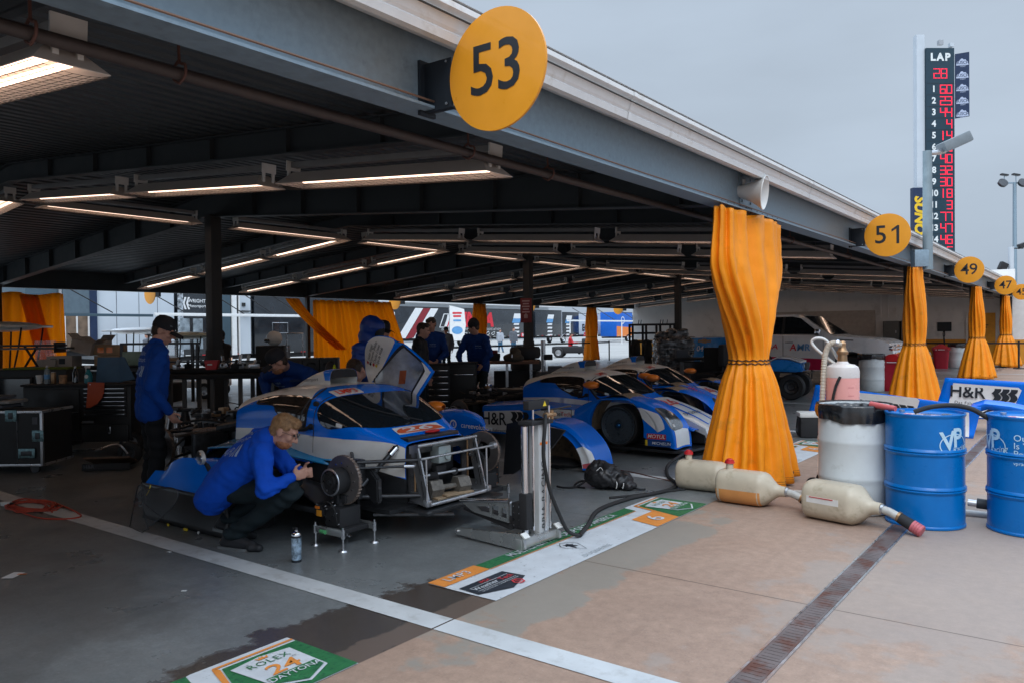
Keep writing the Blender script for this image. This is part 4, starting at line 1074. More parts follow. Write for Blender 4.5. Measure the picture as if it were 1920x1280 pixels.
t = thing('body_panel', 'blue and carbon side pod resting on the floor behind the crouching mechanic', 'body panel', (0, 3.34, 0), 0, 'blue and white race car side panels')
pz = [(-6.45, .40), (-6.28, .415), (-6.204, .48), (-6.10, .525), (-5.98, .55), (-5.83, .55), (-5.663, .505), (-5.479, .45), (-5.2, .42)]
MB().grid(lambda u, v: V((lerp(-6.45, -5.2, u), .05 + .45 * v, lerp(.305, stab(pz, lerp(-6.45, -5.2, u)), min(1, v * 5)) - .06 * max(0, v - .2))), 50, 20).obj('blue_cover', m_blue, t, ang=50)
MB().grid(lambda u, v: V((lerp(-6.47, -5.25, u), .035 + .02 * sin(v * PI), lerp(.012, .31, v))), 30, 8).obj('mesh_side', m_carb, t, solid=.01)
MB().box((-5.85, .28, .16), (1.15, .42, .28), .02).obj('duct', m_blk, t)
for x, w_, m_ in ((-6.02, .02, m_yel), (-5.76, .05, m_yel), (-5.58, .015, m_white)): MB().box((x, .005, .02), (w_, .012, .02), .003).obj('fastener', m_, t)

t = thing('wing_mirror', 'oval wing mirror with bright face on a black stalk beside the crouching mechanic', 'mirror', (-5.62, 3.42, .592), R(-20))
MB().prism(disc(.105, 40, ry=.055), .03, M.Rotation(PI / 2, 4, 'X') @ M.Scale(1, 4), bev=.006).obj('housing', m_white, t)
MB().prism([(x * .93, y * .9) for x, y in disc(.105, 40, ry=.055)], .004, M.Translation((0, -.031, 0)) @ M.Rotation(PI / 2, 4, 'X')).obj('mirror_glass', m_chr, t)
MB().tube([(-.03, .02, -.05), (-.05, .04, -.09), (-.03, .05, -.12)], .012, 8, 4).obj('stalk', m_blk, t); MB().tube([(.03, .02, -.05), (.05, .04, -.09), (.06, .05, -.12)], .012, 8, 4).obj('stalk', m_blk, t)

t = thing('lamp_cover', 'smoked clear headlamp cover leaning against the blue side pod by the white line', 'lamp cover', (0, 3.17, 0), 0, rx=0)
pts = [(-6.149, .35), (-6.024, .368), (-5.976, .344), (-5.722, .381), (-5.64, .372), (-5.615, .345), (-5.63, .274), (-5.768, .154), (-5.987, .016), (-6.069, .008), (-6.24, .008), (-6.275, .02), (-6.20, .223)]
pts2 = [(p.x, p.y) for p in crom([V((a, b, 0)) for a, b in pts], 3, True)]
mb = MB(); mb.mapped(cut(fill(pts2), .06), lambda x, z: V((x, .10 * z - .05 * sin((x + 6.3) * 4.5), z))); mb.obj('shell', mat('smoked clear plastic', (.05, .055, .06), .08, alpha=.45, spec=.8), t, recalc=False)
mb = MB(); mb.tube([(x, .10 * z - .05 * sin((x + 6.3) * 4.5), z) for x, z in pts2], .005, 6, closed=True); mb.obj('rim', m_dkmet, t)
mb = MB(); mb.tube([(-6.15, .02, .30), (-6.06, .0, .15), (-6.0, 0, .02)], .006, 6, 3); mb.tube([(-6.12, .02, .22), (-5.9, 0, .17), (-5.77, 0, .15)], .005, 6, 3); mb.obj('brace', m_dkmet, t)
mb = MB(); mb.tube([(-5.99, .02, .37), (-5.98, .0, .33), (-6.02, 0, .29)], .004, 5, 4); mb.obj('wire', m_yel, t)

# ------------------------------------------------------------------ small things on the floor
t = thing('spray_can', 'aerosol can with silver cap and pale label standing on the floor', 'spray can', (-4.365, 3.335, .004))
MB().lathe([(0, 0), (.031, 0), (.033, .004), (.033, .175), (.0, .175)], 28).obj('can', mat('printed can label', (.30, .40, .50), .35, .2, vary=.9, vscale=28), t)
MB().cyl((0, 0, .0), (0, 0, .016), .0335, n=24).obj('band', m_navy, t); MB().cyl((0, 0, .165), (0, 0, .178), .0335, n=24).obj('band', m_navy, t)
MB().lathe([(.033, .175), (.034, .182), (.028, .196), (.018, .206), (.012, .208), (.012, .218), (0, .218)], 24).obj('dome', m_chr, t)
mb = MB(); mb.cyl((0, 0, .215), (0, 0, .232), .010, n=12); mb.cyl((0, 0, .226), (-.03, -.01, .226), .003, n=6); mb.obj('nozzle', m_blk, t)
t = thing('paper_slip', 'small white slip with an orange tag lying on the dark floor', 'paper', (-5.62, 2.07, .010), R(35))
MB().box((0, 0, 0), (.075, .125, .001)).obj('paper', m_wpaint, t); MB().box((.045, .02, .001), (.06, .018, .001)).obj('orange_tag', m_orange, t)
for i, (x, y, r_) in enumerate(((-4.42, 2.55, 40), (-5.3, 2.95, 10))):
    o = MB().box((x, y, .0085), (.03, .02, .002), rot=M.Rotation(R(r_), 4, 'Z')).obj('paper_scrap', m_wpaint); tag(o, ('tiny white paper scrap on the grey floor near the spray can', 'tiny white paper scrap on the dark floor, far left')[i], 'scrap')
mb = MB(); rr = random.Random(2); pts = []
for k in range(26): a = k * 1.9; pts.append((-7.75 + .42 * cos(a) * (.5 + .5 * rr.random()), 3.02 + .22 * sin(a) * (.4 + .6 * rr.random()), .012 + .004 * (k % 5)))
pts += [(-7.3, 2.85, .012), (-7.0, 2.95, .012), (-6.95, 3.08, .012), (-7.2, 3.15, .012), (-7.7, 3.2, .015)]
mb.tube(pts, .0075, 6, 5); o = mb.obj('extension_cord', mat('orange red cord', (.42, .055, .03), .5)); tag(o, 'tangled orange-red extension cord on the floor at the left edge', 'cord')
t = thing('cord_plug', 'white and grey cord plug lying in the orange-red tangle', 'plug', (-8.0, 2.9, .006), .4); MB().box((0, 0, .02), (.09, .05, .04), .01).obj('body', m_white, t); MB().cyl((.05, 0, .02), (.09, 0, .02), .016, n=10).obj('socket', m_blk, t)

t = thing('cooler_box', 'black cooler box with white lid standing beyond the tallest curtain', 'cooler', (-3.28, 11.45, .004), R(28))
MB().box((0, 0, .15), (.36, .28, .29), .02).obj('body', m_blk, t); MB().box((0, 0, .325), (.39, .30, .07), .022).obj('lid', m_white, t); MB().tube([(-.2, 0, .26), (-.215, 0, .1), (-.2, 0, .05)], .008, 6, 3).obj('handle', m_blk, t)
label_on(t, 'round_logo', m_red, fill(disc(.05, 24, .10, .09)), frame((0, -.142, 0), (1, 0, 0), (0, 0, 1)), .001); label_on(t, 'round_logo', m_blue, fill(disc(.032, 24, .10, .09)), frame((0, -.142, 0), (1, 0, 0), (0, 0, 1)), .003)
def bin_(x, y, label, rz=0, z=.004, word=True):
    t = thing('waste_bin', label, 'bin', (x, y, z), rz, 'red lidded waste bins')
    m_ = mat('red bin plastic', (.40, .012, .03), .4, vary=.1)
    mb = MB()
    def P(u, v):
        a = 2 * PI * u; e = .35; w_ = lerp(.22, .28, v); return V((math.copysign(abs(cos(a)) ** e, cos(a)) * w_, math.copysign(abs(sin(a)) ** e, sin(a)) * w_, v * .68))
    mb.grid(P, 40, 8, cu=True); mb.obj('body', m_, t, ang=50)
    mb = MB(); mb.box((0, 0, .70), (.60, .60, .06), .015); mb.obj('rim', m_, t)
    mb = MB(); mb.prism([(-.30, 0), (.30, 0), (.30, .04), (.06, .17), (-.06, .17), (-.30, .04)], .58, M.Translation((0, .29, .73)) @ M.Rotation(PI / 2, 4, 'X'), bev=.01); mb.obj('lid', mat('bright red lid', (.52, .015, .02), .35), t)
    if word: label_on(t, 'printed_line', m_let_w, [fill(disc(.025, 16, -.17, 0), disc(.015, 16, -.17, 0)[::-1]), fill(rrect(.22, .02, .004))], frame((0, -.301, .705), (1, 0, 0), (0, 0, 1)), .002)
    return t
bin_(-4.02, 20.9, 'red lidded waste bin beside the pale barrel, partly behind the second curtain')
bin_(-4.75, 33.0, 'red lidded waste bin near the pallet truck, left of the third curtain', .2)
# ------------------------------------------------------------------ prototype race cars (front axle at the origin, nose towards +x)
TT = [(-2.6, .60), (-1.9, .80), (-1.7, .86), (-1.5, .91), (-1.3, .95), (-1.1, .972), (-.8, .966), (-.62, .935), (-.45, .862), (-.3, .79), (-.1, .672), (.05, .606), (.18, .565)]
ST = [(-2.6, .58), (-2.3, .60), (-1.6, .635), (-1.0, .655), (-.4, .64), (-.1, .60), (.05, .565), (.18, .525)]
WT = [(-2.6, .50), (-2.2, .55), (-1.6, .60), (-1.0, .625), (-.55, .61), (-.25, .535), (.0, .42), (.18, .335)]
def BODY(x, s):
    T, S_, W = stab(TT, x), stab(ST, x), stab(WT, x)
    a = min(1, abs(s)) * PI / 2; sg = 1 if s >= 0 else -1
    ey = lerp(.50, .50, sstep(-.15, .15, x)); ez = lerp(lerp(.60, .70, sstep(-.6, -.25, x)), .5, sstep(-.15, .15, x))
    y = W * sin(a) ** ey if a > 0 else 0; z = S_ + (T - S_) * max(0, cos(a)) ** ez
    if abs(s) > 1:
        q = (abs(s) - 1) / .9; y = W * (1 + .04 * sin(q * PI) - .05 * q); z = lerp(S_, .10, q)
    return V((x, sg * y, z))
def on_body(poly, off, st=(.05, .05), F=BODY):
    def G(x, s):
        e = 2e-3; a = F(x + e, s) - F(x - e, s); b = F(x, s + e) - F(x, s - e); n = a.cross(b)
        n = n.normalized() if n.length > 1e-9 else V((0, 0, 1))
        p = F(x, s); c = V((x, 0, .35))
        if n.dot(p - c) < 0: n.negate()
        return p + n * off
    return MB().mapped(cut(fill(poly), st), G)
def TOPP(x, y, up=.004):
    W = stab(WT, x); ey = .5; s = math.asin(min(.999, (abs(y) / W) ** (1 / ey))) * 2 / PI
    return BODY(x, math.copysign(s, y)) + V((up * .6, 0, up))
def mir(p): return [(x, -s) for x, s in p]
def smo(p, k=4): return [(v.x, v.y) for v in crom([V((a, b, 0)) for a, b in p], k, True)]
m_rim = mat('dark satin wheel', (.10, .13, .16), .35, .5, vary=.2)
m_disc = mat('carbon brake disc', (.17, .155, .15), .36, .5, vary=.25)
m_rust = mat('worn iron edge', (.30, .23, .19), .45, .7, vary=.5, vscale=60)
def greenhouse(t, header=False, door_open=False, num='26', names=True):
    body = MB().grid(lambda u, v: BODY(lerp(-1.68, .17, u), lerp(-1.5, 1.5, v)), 70, 80).obj('cockpit_body', m_blue, t, ang=60)
    MB().grid(lambda u, v: BODY(lerp(-1.68, .17, u), lerp(1.5, 1.9, v)) , 40, 6).obj('tub_side', m_carb, t); MB().grid(lambda u, v: BODY(lerp(-1.68, .17, u), -lerp(1.5, 1.9, v)), 40, 6).obj('tub_side', m_carb, t)
    MB().box((-1.1, 0, .09), (2.7, 1.2, .03)).obj('underfloor', m_carb, t)
    mb = MB(); mb.poly([BODY(-1.68, -1.9 + 3.8 * k / 40) for k in range(41)]); mb.obj('bulkhead', m_carb, t)
    roof = [(-1.675, -.80), (-1.675, .80), (-1.6, .72), (-1.4, .60), (-1.0, .54), (-.70, .54), (-.74, .40), (-.80, .2), (-.82, 0), (-.80, -.2), (-.74, -.40), (-.70, -.54), (-1.0, -.54), (-1.4, -.60), (-1.6, -.72)]
    if not header: roof = [(-1.675, -.80), (-1.675, .80), (-1.6, .72), (-1.4, .60), (-1.0, .54), (-.70, .62), (-.60, .74), (-.53, .6), (-.535, 0), (-.53, -.6), (-.60, -.74), (-.70, -.62), (-1.0, -.54), (-1.4, -.60), (-1.6, -.72)]
    on_body(roof, .002).obj('roof_wrap', m_cream, body, recalc=False)
    sw = [(-1.675, 1.06), (-1.3, 1.05), (-1.0, 1.05), (-.6, 1.08), (-.30, 1.07), (-.05, 1.02), (.10, .98), (.165, 1.0), (.165, 1.48), (-.12, 1.46), (-.14, 1.38), (-.38, 1.38), (-.55, 1.42), (-1.0, 1.38), (-1.4, 1.36), (-1.675, 1.36)]
    for p in (sw, mir(sw)): on_body(p, .002).obj('white_swoosh', m_cream, body, recalc=False)
    for p in ([(-1.675, 1.37), (-1.4, 1.38), (-1.0, 1.40), (-.58, 1.44), (-.40, 1.40), (-.15, 1.40), (.165, 1.5), (-1.675, 1.5)],):
        for q in (p, mir(p)): on_body(q, .003).obj('black_sill', m_blk, body, recalc=False)
    hw = [(-.085, 0), (-.10, .3), (-.16, .6), (-.27, .84), (-.36, .95), (-.44, .98), (-.515, .94), (-.56, .82), (-.575, .66), (-.565, .45), (-.55, .2), (-.545, 0)]
    ws = smo(hw + [(x, -s) for x, s in hw[-2:0:-1]], 3)
    g = on_body(ws, .004, (.04, .06)).obj('windscreen', m_glass, t, recalc=False)
    mb = MB(); mb.tube([BODY(-.10, .05) + V((0, 0, .012)), BODY(-.28, -.12) + V((0, 0, .016)), BODY(-.52, -.28) + V((0, 0, .02))], .006, 6, 5); mb.obj('wiper', m_blk, t)
    for sg in (1, -1):
        wn = smo([(-1.38, .64), (-1.32, .57), (-1.0, .53), (-.80, .52), (-.72, .54), (-.69, .66), (-.69, .93), (-.72, .99), (-.84, .985), (-1.0, .93), (-1.08, .85), (-1.13, .77), (-1.34, .73)], 3)
        wn = [(x, s * sg) for x, s in wn]
        on_body([(-1.0 + (x + 1.0) * 1.06, s * sg * 1.02 * sg) for x, s in wn], .003, (.04, .05)).obj('window_seal', m_blk, t, recalc=False); on_body(wn, .005, (.04, .05)).obj('side_window', mat('smoked window', (.035, .024, .018), .07, vary=.5, vscale=4, rvary=.02, spec=.8, coat=1.), t, recalc=False)
        mb = MB(); mb.tube([BODY(-.59, sg * (.3 + .1 * k)) * 1. + V((0, 0, .004)) for k in range(11)], .0035, 5); mb.obj('door_gap', m_blk, t)
        for (x, s) in ((-.62, .62), (-.62, .99)): MB().sph(BODY(x, sg * s), (.035, .02, .025), 10).obj('hinge', m_blk, t)
        MB().tube([BODY(-.60, sg * .98) + V((0, sg * .02, 0)), BODY(-.66, sg * 1.0) + V((0, sg * .03, 0)), BODY(-.74, sg * 1.02) + V((0, sg * .01, 0))], .014, 6, 3).obj('door_handle', m_blk, t)
        c = BODY(-.335, sg * .93); MB().mapped(cut(shift(fill(rrect(.055, .09, .02)), -.345, sg * .88), .03), lambda x, s: BODY(x, s) + V((.004, sg * .006, .004))).obj('white_sticker', m_white, t, recalc=False)
    # roof scoop
    def SC(u, v):
        x = lerp(-.93, -1.66, u); w_ = lerp(.155, .07, u ** .8); h = lerp(.135, .0, u ** 1.5); a = lerp(-PI / 2, PI / 2, v)
        b0 = stab(TT, x) - .03
        return V((x, w_ * math.copysign(abs(sin(a)) ** .45, sin(a)), b0 + (h + .03) * max(0, cos(a)) ** .35))
    sc = MB().grid(SC, 20, 20).obj('roof_scoop', m_cream, t, ang=50)
    MB().mapped(cut(fill([(.0, .02), (.12, .02), (.19, .25), (.19, .75), (.12, .98), (.0, .98)]), .08), lambda u, v: SC(u, v) + V((0, math.copysign(.003, v - .5) if abs(v - .5) > .2 else 0, .003))).obj('scoop_lip', m_blue, sc, recalc=False)
    MB().poly([SC(0, .06 + .88 * k / 20) * 1. + V((.003, 0, -.004)) for k in range(21)]).obj('intake', m_blk, sc)
    if names:
        label_on(sc, 'lettering', m_navy, [tex('mühlner motorsport', .045, .001)], frame((-1.30, -.142, 1.0), (1, .06, .06), (0, .35, 1)), .012)
        mb = MB()
        for i, s_ in enumerate(('Nolan Siegel', 'Cameron Shields', 'Charles Crews', 'Ugo de Wilde')): mb.mapped(cut(tex(s_, .055, .001), .05), lambda x, y, i=i: TOPP(-1.20 - .03 * i + x, -(.27 + .06 * i) + y * .9, .006))
        mb.obj('lettering', m_let_k, body, recalc=False)
        mb = MB()
        for i in range(4): mb.mapped(cut(fill([(0, 0), (.05, 0), (.05, .035), (0, .035)]), .03), lambda x, y, i=i: TOPP(-1.46 - .03 * i + x, -(.285 + .06 * i) + y, .006))
        mb.obj('flag', m_navy, body, recalc=False)
    c_ = (-.70, -.36)
    pl_ = MB().mapped(cut(fill([(x - .615, y - .25) for x, y in rrect(.12, .30, .02)]), .03), lambda x, y: TOPP(x, y, .006)).obj('class_plate', m_wht if header else m_cream, body, recalc=False)
    mb = MB(); mb.mapped(cut(tex('LMP3', .125, .018, wide=1.0), .03), lambda x, y: TOPP(-.612 - y * .9, -.25 + x * .78, .010)); mb.obj('lettering', mat('orange red lettering', (.72, .05, .02), .5), pl_, recalc=False)
    return body
def brake_corner(t, x, sg, y=.62, hubz=.33, adaptor=True):
    m_ = M.Translation((x, sg * y, hubz)) @ M.Rotation(-sg * PI / 2, 4, 'X')
    d = MB().lathe([(.09, 0), (.178, 0), (.178, .032), (.09, .032)], 48, m_).obj('brake_disc', m_disc, t, ang=30)
    mb = MB(); mb.lathe([(.1785, .008), (.1795, .016), (.1785, .024)], 60, m_)
    for k in range(40): a = 2 * PI * k / 40; mb.box(m_ @ V((.179 * cos(a), .179 * sin(a), .016)), (.006, .03, .006), rot=M.Rotation(a, 4, 'Y'))
    mb.lathe([(.1795, -.001), (.176, -.001), (.176, .005), (.1795, .005)], 60, m_); mb.lathe([(.1795, .027), (.176, .027), (.176, .033), (.1795, .033)], 60, m_); mb.obj('vented_edge', m_rust, d)
    mb = MB()
    for k in range(12): a = 2 * PI * k / 12; mb.cyl(m_ @ V((.125 * cos(a), .125 * sin(a), .03)), m_ @ V((.125 * cos(a), .125 * sin(a), .037)), .006, n=8)
    mb.obj('bobbin', m_chr, d)
    if adaptor:
        h = MB().lathe([(.0, .15), (.045, .15), (.05, .135), (.082, .135), (.09, .15), (.098, .15), (.10, .13), (.096, .04), (.09, .03)], 40, m_).obj('hub', m_blk, t)
        MB().lathe([(.088, .151), (.098, .151), (.1, .145)], 40, m_).obj('hub_ring', m_alu, h); MB().lathe([(0, .165), (.016, .165), (.018, .15), (.045, .148), (.04, .14)], 24, m_).obj('centre_nut', m_dkmet, h)
        for k in range(6): a = 2 * PI * k / 6; MB().cyl(m_ @ V((.072 * cos(a), .072 * sin(a), .13)), m_ @ V((.072 * cos(a), .072 * sin(a), .145)), .008, n=8).obj('stud', m_chr, h)
    return d
def suspension(t, x, sg, inner=.33, y=.60, z=.33):
    for i, (a, b_, r_) in enumerate((((x + .03, sg * y, z + .13), (x + .30, sg * inner, z + .12), .014), ((x + .0, sg * y, z + .13), (x - .30, sg * (inner + .15), z + .16), .014), ((x, sg * y, z - .13), (x + .32, sg * inner, z - .15), .017), ((x, sg * y, z - .13), (x - .3, sg * (inner + .1), z - .15), .017), ((x + .05, sg * (y - .03), z - .05), (x + .10, sg * (inner + .02), z + .22), .020), ((x + .06, sg * y, z + .09), (x + .27, sg * (inner - .02), z + .07), .010))):
        a, b_ = V(a), V(b_); mb = MB(); mb.cyl(a, b_, r_, n=12); mb.obj('suspension_arm', m_dkmet, t)
        if i in (4, 5): MB().cyl(a.lerp(b_, .74), a.lerp(b_, .92), r_ * 1.7, n=12).obj('damper_end', m_chr, t)
    mb = MB(); mb.box((x, sg * (y - .04), z), (.10, .08, .30), .02); mb.obj('upright', m_dkmet, t)
    mb = MB(); mb.prism([(x - .02, z + .06), (x + .08, z + .08), (x + .17, z + .0), (x + .175, z - .17), (x + .13, z - .19), (x + .02, z - .1)], .05, M.Translation((0, sg * (y - .10) + (.025 if sg > 0 else .025), 0)) @ M.Rotation(PI / 2, 4, 'X'), bev=.01); mb.obj('brake_duct', m_carb, t)
def rear_end(t, seed=1, wheels=True):
    rr = random.Random(seed)
    mb = MB(); mb.box((-2.3, 0, .36), (1.2, .50, .40), .03); mb.box((-2.15, 0, .60), (.7, .36, .14), .03); mb.cyl((-1.75, -.3, .62), (-2.3, -.36, .52), .05, n=10)
    for k in range(5): mb.cyl((-2.75 + .1 * k, -.26, .30), (-2.75 + .1 * k, -.30, .55), .022, n=8)
    mb.obj('engine', m_dkmet, t); mb = MB(); mb.box((-3.15, 0, .33), (.45, .26, .26), .04); mb.cyl((-3.2, -.24, .33), (-3.2, .24, .33), .07, n=16); mb.obj('gearbox', m_dkmet, t)
    for sg in (-1, 1):
        MB().tube([(-2.4, sg * .28, .50), (-2.6, sg * .38, .48), (-2.85, sg * .40, .44), (-3.1, sg * .34, .40)], .03, 10, 5).obj('exhaust', m_rust, t)
        for a, b_ in (((-2.86, sg * .62, .47), (-3.15, sg * .14, .48)), ((-2.86, sg * .62, .47), (-2.55, sg * .22, .50)), ((-2.86, sg * .62, .20), (-3.15, sg * .14, .20)), ((-2.86, sg * .62, .2), (-2.5, sg * .3, .2)), ((-2.86, sg * .60, .25), (-2.9, sg * .12, .58))): MB().cyl(a, b_, .014, n=8).obj('suspension_arm', m_dkmet, t)
        brake_corner(t, -2.86, sg, .60)
        MB().box((-2.25, sg * .50, .34), (.06, .36, .34), .02).obj('radiator', m_dkmet, t)
    mb = MB()
    for k in range(38):
        p = [V((rr.uniform(-2.95, -1.75), rr.uniform(-.42, .42), rr.uniform(.45, .66)))]
        for j in range(3): p.append(p[-1] + V((rr.uniform(-.2, .2), rr.uniform(-.15, .15), rr.uniform(-.05, .05))))
        mb.tube(p, rr.uniform(.005, .014), 5, 3)
    mb.obj('wiring', m_rub, t)
    for k in range(18): MB().box((rr.uniform(-3.0, -1.8), rr.uniform(-.35, .35), rr.uniform(.58, .68)), (rr.uniform(.03, .10), rr.uniform(.03, .10), rr.uniform(.03, .07)), .006).obj('component', rr.choice([m_alu, m_dkmet, m_brass, m_carb, m_chr]), t)
    MB().box((-2.7, 0, .12), (1.5, 1.0, .03)).obj('rear_floor', m_carb, t)
def mirror_(t, sg, x=-.42, y=.86, z=.83):
    def P(u, v):
        a = 2 * PI * u; q = v; r_ = sin(PI * min(1, q * .93 + .03)) ** .55
        return V((x + lerp(-.09, .13, q) + 0, sg * y + .085 * r_ * cos(a), z + .052 * r_ * sin(a)))
    h = MB().grid(P, 24, 16, cu=True).obj('mirror', m_orange, t, ang=80)
    MB().tube([(x + .0, sg * y, z - .045), (x + .05, sg * (y - .08), z - .16), (x + .10, sg * (y - .18), z - .24)], .016, 8, 4).obj('mirror_stalk', m_blk, h)
def decal_flat(t, name, m, vfs, o, xd, yd, off=.003): return label_on(t, name, m, vfs, frame(o, xd, yd), off)

# car stripped for set-up work, nearest
c1 = thing('race_car', 'blue and white prototype stripped of its nose and wheels, one door raised', 'race car', (-4.45, 4.65, .13), 0, 'blue and white prototype race cars')
greenhouse(c1, header=True)
rear_end(c1, 3)
for sg in (-1, 1): brake_corner(c1, 0, sg, .80, .345); suspension(c1, 0, sg, y=.72)
# hood number panel
hp_ = MB().mapped(cut(fill([(-.07, -.26), (-.07, .26), (.03, .27), (.03, -.27)]), .03), lambda x, y: TOPP(x, y, .004)).obj('hood_plate', m_wht, c1, recalc=False)
MB().mapped(cut(fill(smo([(-.05, -.18), (-.045, .16), (.02, .23), (.015, -.23)])), .03), lambda x, y: TOPP(x, y, .007)).obj('number_panel', mat('orange red print', (.70, .12, .04), .4), c1, recalc=False)
mb = MB(); mb.mapped(cut(tex('26', .22, .02, wide=1.3), .03), lambda x, y: TOPP(-.013 - y * .36, -.02 + x * 1.2, .010)); mb.obj('numeral', m_wht, c1, recalc=False)
mb = MB(); mb.box((.09, 0, .585), (.13, .60, .03), .008); mb.obj('top_plate', m_carb, c1)
MB().sph((.07, .07, .612), (.03, .09, .014), 12).obj('red_tool', m_red, c1)
# front bulkhead plate and tubular nose frame
mb = MB(); pl2 = fill(rrect(.70, .42, .05, cx=0, cy=.34), rrect(.56, .28, .04, cx=0, cy=.34)[::-1])
for xx in (.185, .20): mb.flat(pl2, frame((xx, 0, 0), (0, 1, 0), (0, 0, 1)))
mb.obj('bulkhead_plate', m_dkmet, c1, smooth=False); MB().box((.10, 0, .34), (.012, .56, .36)).obj('bulkhead_web', m_carb, c1)
for sg in (-1, 1):
    y = sg * .34
    arm = fill([(.0, .55), (.06, .565), (.09, .55), (.20, .14), (.20, .115), (.17, .10), (.13, .11), (.0, .13), (.0, .20), (.09, .20), (.02, .49), (.0, .49)], [(.075, .515), (.055, .50), (.10, .33), (.12, .34)], [(.105, .29), (.125, .30), (.16, .16), (.14, .155)])
    mb = MB()
    for yy in (-.008, .008): mb.flat(arm, frame((.21, y + yy, 0), (1, 0, 0), (0, 0, 1)))
    ed = [(.0, .55), (.06, .565), (.09, .55), (.20, .14), (.20, .115), (.17, .10), (.0, .13)]
    for (a, b_), (c, d) in zip(ed, ed[1:]): mb.poly([(.21 + a, y - .008, b_), (.21 + c, y - .008, d), (.21 + c, y + .008, d), (.21 + a, y + .008, b_)])
    mb.obj('frame_arm', m_alu, c1, smooth=False)
    MB().cyl((.235, y * .92, .13), (.235, y * .92, .56), .008, n=8).obj('tie_rod', m_brass, c1); MB().cyl((.405, y * 1.06, .14), (.40, y * 1.06, .47), .007, n=8).obj('tie_rod', m_alu, c1)
    MB().box((.405, y * 1.06, .135), (.05, .05, .045), .006).obj('clamp', m_alu, c1)
for a, b_, r_ in (((.295, -.35, .555), (.295, .35, .555), .016), ((.40, -.36, .115), (.40, .36, .115), .016), ((.40, -.42, .475), (.40, .46, .475), .010), ((.22, -.3, .30), (.30, .3, .30), .012)): MB().cyl(a, b_, r_, n=12).obj('cross_tube', m_alu, c1)
MB().cyl((.40, .43, .475), (.40, .47, .475), .03, n=16).obj('roller', m_alu, c1)
MB().box((.30, 0, .112), (.24, .66, .008)).obj('shelf', m_alu, c1)
mb = MB(); mb.box((.22, .0, .45), (.10, .15, .14), .02); mb.cyl((.27, .02, .44), (.285, .02, .44), .035, n=16); mb.obj('master_cylinder', mat('pale blue grey casting', (.36, .42, .42), .4, .3), c1)
mb = MB(); mb.sph((.20, -.16, .38), (.05, .06, .05), 12); mb.cyl((.16, -.2, .27), (.28, -.1, .30), .03, n=10); mb.cyl((.16, .2, .27), (.28, .1, .30), .03, n=10); mb.box((.2, 0, .33), (.06, .12, .06), .01); mb.obj('pedal_gear', m_blk, c1)
# side pod / floor on the near side
def POD(u, v):
    x = lerp(-1.92, -.4, u); z1 = tab([(-1.92, .40), (-1.75, .49), (-1.2, .545), (-.8, .50), (-.4, .44)], x); yo = tab([(-1.92, .74), (-1.7, .86), (-1.0, .80), (-.4, .635)], x)
    return V((x, -lerp(.58, yo, v), z1 - .05 * v ** 2 - .02 * sin(v * PI)))
m_teal = mat('teal blue fade wrap', (.015, .20, .42), .25, vary=.5, vscale=3, coat=.6)
MB().grid(POD, 24, 10).obj('pod_top', m_teal, c1, solid=.01)
MB().box((-1.15, -.80, .20), (1.2, .30, .02), .004).obj('floor_edge', m_carb, c1)
def BGF(u, v): x = lerp(-.72, -.18, u); return V((x, -lerp(.62, .92, v), .15 + .10 * sstep(1, 0, u) * sin(v * PI) + .07 * sin(u * PI)))
MB().grid(BGF, 16, 10).obj('barge_board', m_carb, c1, solid=.006)
MB().box((-.42, -.80, .10), (.62, .20, .05), .015).obj('floor_lip', m_dkmet, c1)
mb = MB(); mb.box((-.42, -.615, .27), (.70, .02, .30)); mb.obj('wheel_tub', m_blk, c1)
MB().box((.0, 0, .075), (1.0, .9, .02), .004).obj('splitter_stay', m_carb, c1); mb = MB(); mb.cyl((.10, -.62, .06), (.62, -.30, .07), .014, n=8); mb.obj('stay_rod', m_dkmet, c1)
mirror_(c1, 1, x=-.62, y=.83, z=.72)
mb = MB(); mb.tube([(-.62, -.62, .90), (-.60, -.72, .80), (-.62, -.74, .66), (-.75, -.70, .62)], .006, 6, 6); mb.tube([BODY(-.75, -.2) + V((0, 0, .012)), BODY(-.68, -.42) + V((0, -.01, .012)), BODY(-.70, -.62) + V((0, -.012, 0))], .006, 6, 5); mb.obj('cable', m_rub, c1)
# raised door on the far side, hinged at the roof
dr = MB()
ol_ = smo([(-5.418, 1.518), (-5.267, 1.513), (-5.168, 1.468), (-5.071, 1.428), (-4.942, 1.299), (-4.861, 1.205), (-4.868, 1.162), (-5.081, .875), (-5.155, .774), (-5.255, .724), (-5.355, .763), (-5.506, .955), (-5.583, 1.043), (-5.648, 1.064), (-5.714, 1.141), (-5.732, 1.214), (-5.711, 1.288), (-5.629, 1.40), (-5.535, 1.477)], 3)
def DZ(x, z): return V((x + 4.45, .60 + .06 * (1 - ((x + 5.3) / .45) ** 2) * -1 - .10 * sstep(1.2, 1.5, z), z - .13))
d_ = MB(); d_.mapped(cut(fill(ol_), .05), DZ); door = d_.obj('door', m_blue, c1, recalc=True, solid=.035)
def don(nm, poly, m, off, k=3, parent=None): return MB().mapped(cut(fill(smo(poly, k) if k else poly), .04), lambda x, z: DZ(x, z) + V((0, -.0185 - off, 0))).obj(nm, m, parent or door, recalc=False)
don('cream_wrap', [(-5.418, 1.512), (-5.267, 1.507), (-5.175, 1.462), (-5.371, 1.284), (-5.625, 1.07), (-5.685, 1.108), (-5.722, 1.177), (-5.727, 1.214), (-5.705, 1.285), (-5.625, 1.394), (-5.533, 1.47)], m_cream, .002)
don('window_seal', [(-5.12, 1.43), (-5.05, 1.415), (-4.93, 1.285), (-4.905, 1.23), (-4.958, 1.135), (-5.185, .815), (-5.254, .77), (-5.335, .80), (-5.49, .995), (-5.585, 1.085), (-5.538, 1.145), (-5.382, 1.262)], m_blk, .002)
